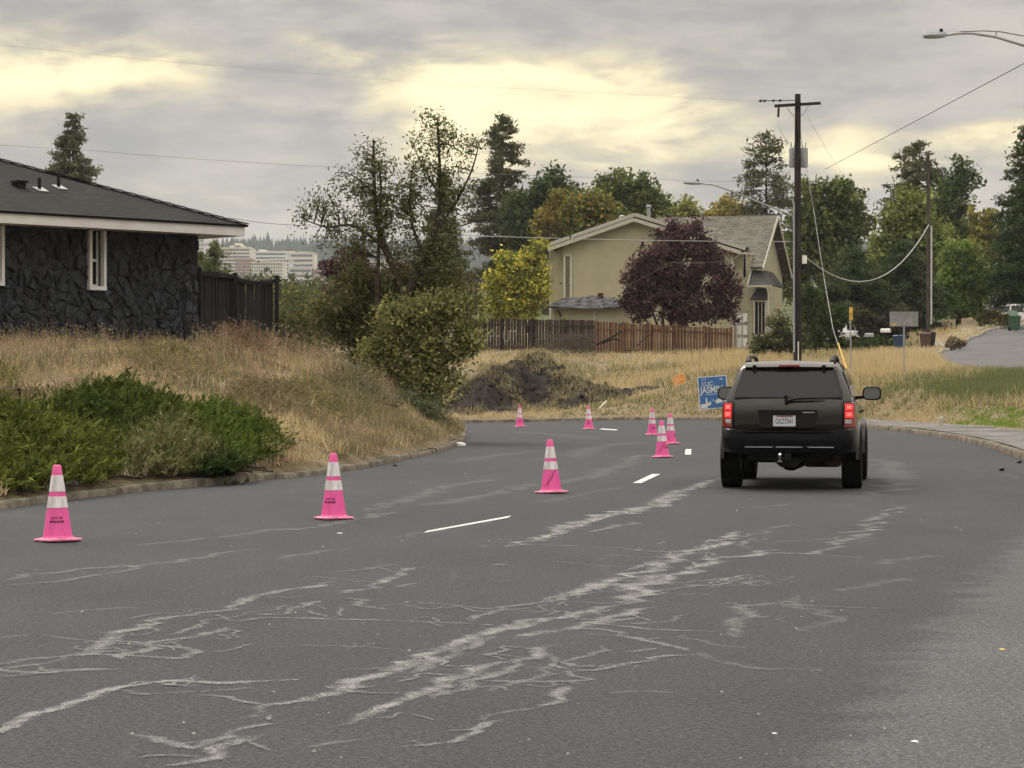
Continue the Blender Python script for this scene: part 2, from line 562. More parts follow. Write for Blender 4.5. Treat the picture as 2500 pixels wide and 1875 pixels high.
def asphalt_mat(name, c, patch=True):
    m, b, p, o = bsdf(name)
    ge = b.n.new('ShaderNodeNewGeometry').outputs['Position']
    big = b.noise(ge, 0.22, 5, 0.6, 0.4)
    mid = b.noise(b.vmath('MULTIPLY', ge, (1.0, 0.45, 1.0)), 1.3, 6, 0.65, 0.3)
    fine = b.noise(ge, 70.0, 3, 0.8)
    peb = b.n.new('ShaderNodeTexVoronoi'); b.put(peb.inputs['Vector'], ge); peb.inputs['Scale'].default_value = 62.0
    k = b.math('ADD', b.math('MULTIPLY', b.smooth(big, 0.3, 0.7), 0.22), b.math('MULTIPLY', b.smooth(mid, 0.3, 0.75), 0.22))
    col = b.mix(b.math('ADD', k, 0.25), [q * 0.68 for q in c], [q * 1.45 for q in c])
    col = b.mix(1.0, col, b.ramp(fine, [(0.28, 0.25), (0.5, 1.0), (0.74, 2.5)]), 'MULTIPLY')
    col = b.mix(1.0, col, b.ramp(b.noise(ge, 30.0, 2, 0.7), [(0.25, 0.45), (0.5, 1.0), (0.75, 1.75)]), 'MULTIPLY')
    col = b.mix(b.smooth(peb.outputs['Distance'], 0.0, 0.35, 0.30, 0.0), col, b.mix(1.0, peb.outputs['Color'], (0.16, 0.155, 0.145), 'MULTIPLY'))
    if patch:   # the older, paler pavement along the right-hand side street
        sp = b.n.new('ShaderNodeSeparateXYZ'); b.put(sp.inputs[0], ge)
        x, y = sp.outputs[0], sp.outputs[1]
        ln = b.math('ADD', b.math('MULTIPLY', y, 0.285), -1.32)
        dd = b.math('SUBTRACT', x, ln)
        dd = b.math('ADD', dd, b.math('MULTIPLY', b.math('SUBTRACT', b.noise(b.vmath('MULTIPLY', ge, (0.9, 1.7, 1)), 1.5, 8, 0.82), 0.5), 1.5))
        far = b.smooth(y, 21.0, 26.0, 1.0, 0.0)
        f = b.math('MULTIPLY', b.math('MULTIPLY', b.smooth(dd, -0.22, 0.25), far), 0.95)
        col = b.mix(f, col, b.mix(1.0, col, (1.9, 1.85, 1.75), 'MULTIPLY'))
        # pale dusty drag marks along the lanes
        st = b.noise(b.vmath('MULTIPLY', ge, (1.4, 0.16, 1)), 1.1, 7, 0.7, 0.8)
        f2 = b.math('MULTIPLY', b.smooth(st, 0.60, 0.78), 0.40)
        col = b.mix(f2, col, (0.105, 0.105, 0.105))
    b.put(p.inputs['Base Color'], col)
    p.inputs['Roughness'].default_value = 0.88
    p.inputs['Specular IOR Level'].default_value = 0.22
    bn = b.n.new('ShaderNodeBump'); bn.inputs['Strength'].default_value = 0.55; bn.inputs['Distance'].default_value = 0.008
    b.put(bn.inputs['Height'], b.math('ADD', fine, b.math('MULTIPLY', peb.outputs['Distance'], 0.8)))
    b.put(p.inputs['Normal'], bn.outputs[0])


asphalt_mat('asphalt', (0.0362, 0.0388, 0.0435))
asphalt_mat('asphalt_street', (0.088, 0.088, 0.090), patch=False)


def worn_mat(name, c, lo, hi, top):
    """faded marks that break up with the grain of the asphalt; 'cover' runs from 0 at the rim to 1 in the middle"""
    m = bpy.data.materials.new(name); m.use_nodes = True
    b = NB(m.node_tree); b.n.clear()
    o = b.n.new('ShaderNodeOutputMaterial'); d = b.n.new('ShaderNodeBsdfDiffuse'); t = b.n.new('ShaderNodeBsdfTransparent')
    ge = b.n.new('ShaderNodeNewGeometry').outputs['Position']
    at = b.n.new('ShaderNodeAttribute'); at.attribute_name = 'tint'
    cov = b.n.new('ShaderNodeSeparateXYZ'); b.put(cov.inputs[0], at.outputs['Vector'])
    n = b.noise(b.vmath('MULTIPLY', ge, (1.0, 0.42, 1)), 6.0, 8, 0.80, 0.3)
    g = b.noise(ge, 90, 2, 0.7)
    f = b.math('ADD', b.math('MULTIPLY', cov.outputs[0], 0.62), b.math('MULTIPLY', b.math('SUBTRACT', n, 0.5), 2.4))
    f = b.math('ADD', f, b.math('MULTIPLY', b.math('SUBTRACT', g, 0.5), 1.1))
    f = b.math('MULTIPLY', b.smooth(f, lo, hi), b.math('MULTIPLY', cov.outputs[1], top))
    b.put(d.inputs[0], b.mix(b.smooth(g, 0.3, 0.7), [k * 0.8 for k in c], [min(1, k * 1.15) for k in c]))
    mx = b.n.new('ShaderNodeMixShader'); b.put(mx.inputs[0], f)
    b.l.new(t.outputs[0], mx.inputs[1]); b.l.new(d.outputs[0], mx.inputs[2]); b.l.new(mx.outputs[0], o.inputs[0])
    MATS[name] = m


worn_mat('worn_mark', (0.235, 0.237, 0.245), 0.10, 0.95, 0.95)
mat('lane_paint', (0.58, 0.58, 0.56), 0.7, var=0.12, scale=12, bump=0.2, bscale=80)


def ground_mat():
    m, b, p, o = bsdf('ground')
    ge = b.n.new('ShaderNodeNewGeometry').outputs['Position']
    n = b.noise(ge, 0.35, 6, 0.65); f = b.noise(ge, 6, 6, 0.7); g = b.noise(ge, 0.05, 4, 0.5)
    col = b.mix(b.smooth(f, 0.3, 0.7), (0.12, 0.095, 0.065), (0.27, 0.22, 0.14))
    col = b.mix(b.smooth(n, 0.5, 0.75, 0, 0.6), col, (0.12, 0.12, 0.055))
    sp = b.n.new('ShaderNodeSeparateXYZ'); b.put(sp.inputs[0], ge)
    col = b.mix(b.smooth(sp.outputs[1], 235, 330), col, b.mix(b.smooth(g, 0.4, 0.6), (0.05, 0.065, 0.03), (0.10, 0.11, 0.05)))
    b.put(p.inputs['Base Color'], col); p.inputs['Roughness'].default_value = 1.0; p.inputs['Specular IOR Level'].default_value = 0.05
    bn = b.n.new('ShaderNodeBump'); bn.inputs['Strength'].default_value = 0.8; bn.inputs['Distance'].default_value = 0.08
    b.put(bn.inputs['Height'], f); b.put(p.inputs['Normal'], bn.outputs[0])


ground_mat()

# ------------------------------------------------------------------ road plan
def catmull(pts, n=8):
    out = []
    q = [pts[0]] + list(pts) + [pts[-1]]
    for i in range(1, len(q) - 2):
        p0, p1, p2, p3 = [np.array(k, float) for k in q[i - 1:i + 3]]
        for t in np.linspace(0, 1, n, endpoint=False):
            out.append(0.5 * ((2 * p1) + (p2 - p0) * t + (2 * p0 - 5 * p1 + 4 * p2 - p3) * t * t + (3 * p1 - p0 - 3 * p2 + p3) * t ** 3))
    out.append(np.array(pts[-1], float))
    return np.array(out)


EIN = catmull([(-14, -15), (-10.6, 0), (-8.9, 10), (-7.3, 19), (-5.95, 26), (-5.08, 30), (-3.9, 33.2), (-2.72, 37.2), (-1.95, 42.8), (-1.45, 47.7),
               (-1.22, 53), (-1.2, 60), (-1.7, 68), (-3.2, 74), (-6.5, 79), (-12, 82), (-22, 83), (-60, 81)])
EOUT = catmull([(7, -15), (7.3, 0), (7.8, 20), (8.5, 30), (9.5, 42), (10.5, 50.5), (11.05, 58.3), (11.15, 64), (10.75, 69.5), (9.7, 76), (7.9, 83),
                (5, 88.3), (1, 91.6), (-4, 93.2), (-11, 93.5), (-24, 92.5), (-60, 90)])


def road_z(x, y):
    return -0.26 * sstep(y, 64, 92) * sstep(-np.asarray(x, float), -9, 3)


def inside(poly, x, y):
    x = np.asarray(x, float); y = np.asarray(y, float); c = np.zeros(x.shape, bool)
    n = len(poly)
    for i in range(n):
        x1, y1 = poly[i]; x2, y2 = poly[(i + 1) % n]
        if y1 == y2: continue
        k = ((y1 > y) != (y2 > y)) & (x < (x2 - x1) * (y - y1) / (y2 - y1) + x1)
        c ^= k
    return c


def dist_line(poly, x, y):
    x = np.asarray(x, float); y = np.asarray(y, float); best = np.full(x.shape, 1e9)
    for i in range(len(poly) - 1):
        ax, ay = poly[i]; bx, by = poly[i + 1]
        dx, dy = bx - ax, by - ay; L = dx * dx + dy * dy + 1e-12
        t = np.clip(((x - ax) * dx + (y - ay) * dy) / L, 0, 1)
        best = np.minimum(best, np.hypot(x - ax - t * dx, y - ay - t * dy))
    return best


ROAD = np.vstack([EIN, EOUT[::-1]])
INNER = np.vstack([EIN, [(-60, 70), (-60, -15)]])


class TPS:
    def __init__(s, pts):
        p = np.array(pts, float); s.c = p[:, :2]
        n = len(p); A = np.zeros((n + 3, n + 3))
        A[:n, :n] = s.k(s.c, s.c) + np.eye(n) * 0.02
        A[:n, n] = 1; A[:n, n + 1:] = s.c; A[n, :n] = 1; A[n + 1:, :n] = s.c.T
        s.w = np.linalg.solve(A, np.r_[p[:, 2], 0, 0, 0])

    def k(s, a, b):
        d = np.linalg.norm(a[:, None] - b[None], axis=2)
        return -d          # linear spline: no overshoot

    def __call__(s, x, y):
        x = np.asarray(x, float); sh = x.shape; q = np.c_[x.ravel(), np.asarray(y, float).ravel()]
        o = np.empty(len(q)); n = len(s.c)
        for i in range(0, len(q), 20000):
            c = q[i:i + 20000]
            o[i:i + 20000] = s.k(c, s.c) @ s.w[:n] + s.w[n] + c @ s.w[n + 1:]
        return o.reshape(sh)


def pp(px, d, z):
    return ((px - CX) / F * d, d, z)


cin = [(x, y, 0.16 + float(road_z(x, y))) for x, y in EIN[::4]]
cin += [pp(-300, 40, 1.3), pp(-300, 50, 2.2), pp(-300, 70, 2.2), pp(0, 31, 0.62), pp(0, 36, 1.15), pp(0, 41, 1.75), pp(0, 46, 2.15), pp(0, 55, 2.2), pp(300, 35, 0.75), pp(300, 40, 1.35), pp(300, 45, 1.85), pp(300, 49.5, 2.12),
        pp(300, 60, 2.2), pp(600, 37, 0.75), pp(600, 42, 1.3), pp(600, 47, 1.75), pp(600, 52, 2.0), pp(600, 58, 1.9), pp(600, 66, 1.0),
        pp(750, 40, 0.65), pp(750, 46, 1.45), pp(750, 51, 1.85), pp(750, 57, 1.6), pp(750, 64, 0.8), pp(880, 44, 0.7), pp(880, 50, 1.35), pp(880, 56, 1.5),
        pp(880, 62, 0.9), pp(1000, 50, 0.6), pp(1000, 56, 0.95), pp(1000, 62, 0.7), pp(1060, 57, 0.5), (-12, 72, 0.3), (-20, 70, 1.0), (-30, 60, 2),
        (-40, 40, 2.2), (-40, 20, 1.2), (-30, 0, 0.6), (-60, 60, 1.5), (-60, 0, 0.5), (-14, 60, 2.2), (-17, 52, 2.2), (-12, 48.5, 2.2)]
TIN = TPS(cin)
cout = [(x, y, 0.16 + float(road_z(x, y))) for x, y in EOUT[::4]]
cout += [pp(2120, 71.5, 0.25), pp(2300, 62, 0.22), pp(2500, 54.5, 0.22), pp(2500, 62, 0.6), pp(2500, 70, 1.2), pp(2500, 78, 1.6), pp(2500, 86, 1.65), pp(2500, 95, 1.72),
         pp(2250, 69, 0.55), pp(2250, 76, 1.15), pp(2250, 85, 1.75), pp(2250, 93, 1.95), pp(2300, 104, 2.1), pp(2380, 90, 1.7), pp(2380, 99, 1.8), pp(2100, 78, 0.9), pp(2100, 86, 1.6), pp(1945, 89, 1.25), pp(1945, 95, 1.9),
         pp(2500, 110, 2.5), pp(2500, 125, 3.55), pp(2500, 142, 4.5), pp(2500, 160, 5.6), pp(2500, 180, 6.8), pp(2650, 142, 4.5), pp(2650, 100, 2.0), pp(2650, 180, 6.8),
         pp(2270, 126, 3.0), pp(2150, 126, 3.0), pp(2400, 135, 4.0), pp(2350, 145, 4.8), pp(2350, 165, 6.0), pp(2100, 140, 3.6), pp(2100, 165, 4.6),
         pp(1945, 110, 2.5), pp(1945, 128, 2.9), pp(1945, 150, 3.5), pp(1700, 92, 0.9), pp(1700, 100, 1.55), pp(1700, 112, 2.2), pp(1780, 125.5, 2.85), pp(1550, 97, 0.7), pp(1550, 104, 1.35), pp(1550, 115, 2.2),
         pp(1550, 128, 2.98), pp(1400, 98, 0.35), pp(1400, 106, 1.15), pp(1400, 116, 2.2), pp(1400, 129, 3.1), pp(1200, 98, 0.2), pp(1200, 108, 1.4), pp(1200, 118, 2.4), pp(1180, 131, 3.3),
         pp(1600, 150, 3.5), pp(1400, 155, 3.6), pp(1100, 110, 1.2), pp(1100, 130, 2.6), pp(1000, 110, 0.2), pp(900, 110, -0.4), pp(1000, 140, 2.0), pp(900, 150, 1.0), pp(750, 110, -0.8), pp(750, 150, 0.5),
         pp(500, 120, -0.5), pp(500, 160, 1.0), pp(1800, 180, 4.8), pp(1300, 190, 4.6), pp(900, 190, 3.5), (-60, 100, -0.5), (-60, 150, 0.8), (-60, 200, 3),
         (60, 60, 1.5), (60, 100, 2.6), (60, 150, 5), (60, 200, 8), (40, 0, 0.6), (60, 0, 0.8), (30, 30, 0.5), (13.5, 40, 0.25), (12, 20, 0.2), (16, 52, 0.5), (0, 200, 5), (30, 200, 7)]
TOUT = TPS(cout)


def far_z(x, y):
    return np.interp(y, [150, 200, 300, 800, 1600, 2100, 2700, 3400], [3, 5, 9, 30, 66, 90, 150, 158])


def terr(x, y):
    """height of the land, road not counted"""
    x = np.atleast_1d(np.asarray(x, float)); y = np.atleast_1d(np.asarray(y, float))
    ins = inside(INNER, x, y)
    xc = np.clip(x, -60, 60); yc = np.clip(y, -15, 200)
    z = np.where(ins, TIN(xc, yc), TOUT(xc, yc))
    w = sstep(np.maximum(y - 170, (np.abs(x) - 45) * 2), 0, 40)
    z = z * (1 - w) + far_z(x, np.maximum(y, 150)) * w * (y > 60) + z * w * (y <= 60)
    d = np.minimum(dist_line(EIN, x, y), dist_line(EOUT, x, y)) if len(x) < 400000 else 9
    bump = (vn(x, y, 2.2, 3) - 0.5) * 0.22 * sstep(d, 0.6, 3)
    side = (x > 7.0) & (y < 80) & (y > 0)
    do = dist_line(EOUT, x, y)
    f = np.where(side, 1 - sstep(do, 2.45, 4.2), 0.0)
    return (z + bump) * (1 - f) + (0.15 + road_z(x, y)) * f


def gz(x, y):
    return float(terr([x], [y])[0])
# ------------------------------------------------------------------ the land
def axis(lo, hi, parts):
    out = []
    for a, b, s in parts: out += list(np.arange(a, b, s))
    return np.array(out + [hi], float)


def build_ground():
    xs = axis(-3400, 3400, [(-3400, -400, 250), (-400, -60, 28), (-60, -26, 2.5), (-26, 26, 0.5), (26, 60, 2.5), (60, 400, 28), (400, 3400, 250)])
    ys = axis(-40, 3300, [(-40, 14, 3), (14, 136, 0.5), (136, 210, 2.5), (210, 400, 19), (400, 3300, 100)])
    X, Y = np.meshgrid(xs, ys)
    x, y = X.ravel(), Y.ravel()
    z = terr(x, y)
    inr = inside(ROAD, x, y)
    d = np.minimum(dist_line(EIN, x, y), dist_line(EOUT, x, y))
    low = inr | (d < 0.36)
    z = np.where(low, road_z(x, y) - 0.30, z)
    # the side street is cut a little into the land
    sd_ = (x > 7.0) & (y < 80) & (y > 0) & (dist_line(EOUT, x, y) < 2.3); z = np.where(sd_, z - 0.12, z)
    s = inside(STREET, x, y)
    z = np.where(s, z - 0.30, z)
    # the cellar hollows under the two houses are not needed; the ground just carries on
    nx, ny = len(xs), len(ys)
    i = np.arange(nx * ny).reshape(ny, nx)
    q = np.stack([i[:-1, :-1], i[:-1, 1:], i[1:, 1:], i[1:, :-1]], -1).reshape(-1, 4)
    me = mesh_np('ground', np.c_[x, y, z], [q], smooth=True)
    me.materials.append(MATS['ground'])
    return tag(link('ground', me), kind='structure')


# right-hand side street : near edge first, then along its left kerb, then back down the right
STREET_L = catmull([pp(2600, 93, 0)[:2], pp(2370, 97, 0)[:2], pp(2315, 103, 0)[:2], pp(2290, 112, 0)[:2], pp(2300, 121, 0)[:2], pp(2355, 132, 0)[:2], pp(2440, 147, 0)[:2], pp(2560, 166, 0)[:2], pp(2720, 190, 0)[:2]], 6)
STREET = np.vstack([STREET_L, [(62, 190), (40, 93)]])
build_ground()


def ribbon(name, line, o0, o1, z0, z1, m, parent=None, side=1, follow=None, clip=None, smooth=True):
    """a strip beside a line between two sideways offsets (positive = away from the road)"""
    L = np.asarray(line, float)
    t = np.gradient(L, axis=0); t /= np.linalg.norm(t, axis=1)[:, None]
    n = np.c_[t[:, 1], -t[:, 0]] * side
    a = L + n * o0; b = L + n * o1
    za = z0 if not callable(z0) else z0(a[:, 0], a[:, 1]); zb = z1 if not callable(z1) else z1(b[:, 0], b[:, 1])
    V = np.vstack([np.c_[a, np.broadcast_to(za, len(a))], np.c_[b, np.broadcast_to(zb, len(b))]])
    k = len(L); i = np.arange(k - 1)
    me = mesh_np(name, V, [np.c_[i, i + 1, i + 1 + k, i + k]], smooth=smooth)
    me.materials.append(MATS[m])
    return link(name, me, parent)


def dense(line, step):
    L = np.asarray(line, float); s = np.r_[0, np.cumsum(np.linalg.norm(np.diff(L, axis=0), axis=1))]
    q = np.arange(0, s[-1], step)
    return np.c_[np.interp(q, s, L[:, 0]), np.interp(q, s, L[:, 1])]


# asphalt : strips between the two edges
def build_road():
    n = 260
    a = dense(EIN, 0.25); b = dense(EOUT, 0.25)
    a = a[np.linspace(0, len(a) - 1, n).astype(int)]; b = b[np.linspace(0, len(b) - 1, n).astype(int)]
    # pair up by fraction of length is good enough: edges swing together
    k = 25; t = np.linspace(-0.012, 1.012, k)
    V = (a[:, None] * (1 - t)[None, :, None] + b[:, None] * t[None, :, None]).reshape(-1, 2)
    i = np.arange(n * k).reshape(n, k)
    q = np.stack([i[:-1, :-1], i[:-1, 1:], i[1:, 1:], i[1:, :-1]], -1).reshape(-1, 4)
    me = mesh_np('road', np.c_[V, road_z(V[:, 0], V[:, 1])], [q], smooth=True)
    me.materials.append(MATS['asphalt'])
    return tag(link('road', me), kind='structure')


road = build_road()


def curb(name, line, side, h, wob, m='curb_concrete', zf=road_z, seed=3):
    """kerb cast in lengths of about three metres, each a little out of line"""
    LL = dense(line, 0.35)
    root = tag(empty(name), kind='structure')
    rr = np.random.default_rng(seed)
    T = np.gradient(LL, axis=0); T /= np.linalg.norm(T, axis=1)[:, None]
    for k0 in range(0, len(LL) - 9, 9):
        L = LL[k0:k0 + 10].copy(); t = T[k0:k0 + 10]
        if L[:, 1].max() < 8 or L[:, 0].max() < -40: continue
        L[0] += (L[1] - L[0]) * 0.03; L[-1] += (L[-2] - L[-1]) * 0.03
        n = np.c_[t[:, 1], -t[:, 0]] * side
        dh, dl = rr.normal(0, wob * 0.12), rr.normal(0, 0.006)
        hh = h + dh + (vn(L[:, 0], L[:, 1], 2.3, 3) - 0.5) * wob
        chip = np.where(rr.random(len(L)) < 0.10, rr.uniform(0.1, 0.3, len(L)), 0)
        rings = []
        for off, f in ((0.0, -0.5), (0.014, 0.72), (0.05, 0.97), (0.18, 1.0), (0.22, -0.6)):
            p = L + n * (off + dl + (chip * 0.06 if 0.01 < off < 0.1 else 0 * chip))[:, None]
            rings.append(np.c_[p, zf(L[:, 0], L[:, 1]) + hh * (f - (chip * 0.5 if 0.01 < off < 0.1 else 0 * chip))])
        V = np.vstack(rings); k = len(L); i = np.arange(k - 1)
        fs = [np.c_[i + r * k, i + 1 + r * k, i + 1 + (r + 1) * k, i + (r + 1) * k] for r in range(4)]
        e0 = np.arange(5) * k
        fs += [np.array([[e0[0], e0[1], e0[2], e0[3]]]), np.array([[e0[0] + k - 1, e0[3] + k - 1, e0[2] + k - 1, e0[1] + k - 1]])]
        me = mesh_np('curb_length', V, fs, smooth=False); me.materials.append(MATS[m])
        link('curb_length', me, root)
    return root


curb('curb_inner', EIN, -1, 0.10, 0.06)
curb('curb_outer', EOUT, 1, 0.13, 0.03, seed=5)
# verge strips hide the seam between kerb and land
vin = dense(EIN, 0.5)
tag(ribbon('verge_inner', vin, 0.17, 1.1, lambda x, y: road_z(x, y) + 0.088, lambda x, y: terr(x, y) - 0.01, 'ground', side=-1), kind='structure')
tag(ribbon('verge_outer', dense(EOUT[(EOUT[:, 1] > 76) | (EOUT[:, 0] < 0)], 0.5), 0.17, 1.1, lambda x, y: road_z(x, y) + 0.125, lambda x, y: terr(x, y) - 0.01, 'ground', side=1), kind='structure')
# sidewalk on the right, slabs about two metres long
sw = EOUT[(EOUT[:, 1] > 18) & (EOUT[:, 1] < 79) & (EOUT[:, 0] > 0)]
swd = dense(sw, 0.25)
swo = tag(empty('sidewalk'), kind='structure')
for k in range(0, len(swd) - 8, 8):
    seg = swd[k:k + 9].copy()
    seg[0] += (seg[1] - seg[0]) * 0.06; seg[-1] += (seg[-2] - seg[-1]) * 0.06
    dz = random.uniform(-0.006, 0.006)
    ribbon('slab', seg, 0.215, 2.5, lambda x, y: road_z(x, y) + 0.140 + dz, lambda x, y: road_z(x, y) + 0.160 + dz, 'sidewalk_mat', swo, 1)

# side street
def street_z(x, y):
    return terr(x, y) - 0.06


def build_street():
    l = dense(STREET_L, 0.8); n = len(l)
    k = 22; V = []
    for j in range(k):
        t = j / (k - 1)
        V.append(np.c_[l[:, 0] * (1 - t) + np.maximum(l[:, 0] + 14, 26) * t, l[:, 1] * (1 - t) + (l[:, 1] - 4) * t])
    V = np.array(V).transpose(1, 0, 2).reshape(-1, 2)
    i = np.arange(n * k).reshape(n, k)
    q = np.stack([i[:-1, :-1], i[:-1, 1:], i[1:, 1:], i[1:, :-1]], -1).reshape(-1, 4)
    z = street_z(V[:, 0], V[:, 1])
    me = mesh_np('side_street', np.c_[V, z], [q], smooth=True); me.materials.append(MATS['asphalt_street'])
    tag(link('side_street', me), kind='structure')
    up = STREET_L[(STREET_L[:, 1] > 112)]
    curb('curb_side_street', up, -1, 0.15, 0.03, 'concrete', street_z, 8)
    tag(ribbon('sidewalk_side_street', dense(up, 0.8), 0.6, 2.0, lambda x, y: terr(x, y) + 0.09, lambda x, y: terr(x, y) + 0.12, 'concrete', side=-1), kind='structure')
    tag(ribbon('verge_side_street', dense(up, 0.8), 0.2, 0.62, lambda x, y: terr(x, y) + 0.06, lambda x, y: terr(x, y) + 0.08, 'ground', side=-1), kind='structure')


build_street()

# ------------------------------------------------------------------ marks on the road
S = 2500 / 2212.0


def mark(line, w, cover=1.0, name='worn_mark', z=0.005):
    seed_ = z * 1e6
    pts = np.array([G(px * S, py * S)[:2] for px, py in line])
    c = dense(catmull(pts, 10), 0.08)
    if len(c) < 3: return
    t = np.gradient(c, axis=0); t /= np.linalg.norm(t, axis=1)[:, None] + 1e-9
    n = np.c_[t[:, 1], -t[:, 0]]
    s = np.linspace(0, 1, len(c)); end = np.clip(np.minimum(s, 1 - s) * 9, 0, 1)
    j = (vn(c[:, 0] * 3, c[:, 1] * 1.3, 1.0, 3) - 0.5)
    wid = w * (0.55 + 1.1 * vn(c[:, 0], c[:, 1], 0.5, 3)) * (0.35 + 0.65 * end)
    c = c + n * (j * w * 1.2)[:, None]
    far = np.clip(c[:, 1] / 20, 0.4, 2.2)
    c[:, 0] += ((vn(c[:, 0] * 0 + seed_ * 7.7, c[:, 1], 0.22, 2) - 0.5) * 0.34 + (RNG.random(len(c)) - 0.5) * 0.05) * far
    V, T = [], []
    for o, cv in ((-1, 0), (-0.45, 0.8), (0, 1), (0.45, 0.8), (1, 0)):
        p = c + n * (wid * o)[:, None]
        V.append(np.c_[p, road_z(p[:, 0], p[:, 1]) + z]); T.append(np.c_[np.full(len(c), cv) * (0.4 + 0.6 * end), np.full(len(c), cover), np.zeros(len(c))])
    k = len(c); i = np.arange(k - 1)
    me = mesh_np(name, np.vstack(V), [np.c_[i + r * k, i + 1 + r * k, i + 1 + (r + 1) * k, i + (r + 1) * k] for r in range(4)], tint=np.vstack(T))
    me.materials.append(MATS['worn_mark'])
    link(name, me, road)


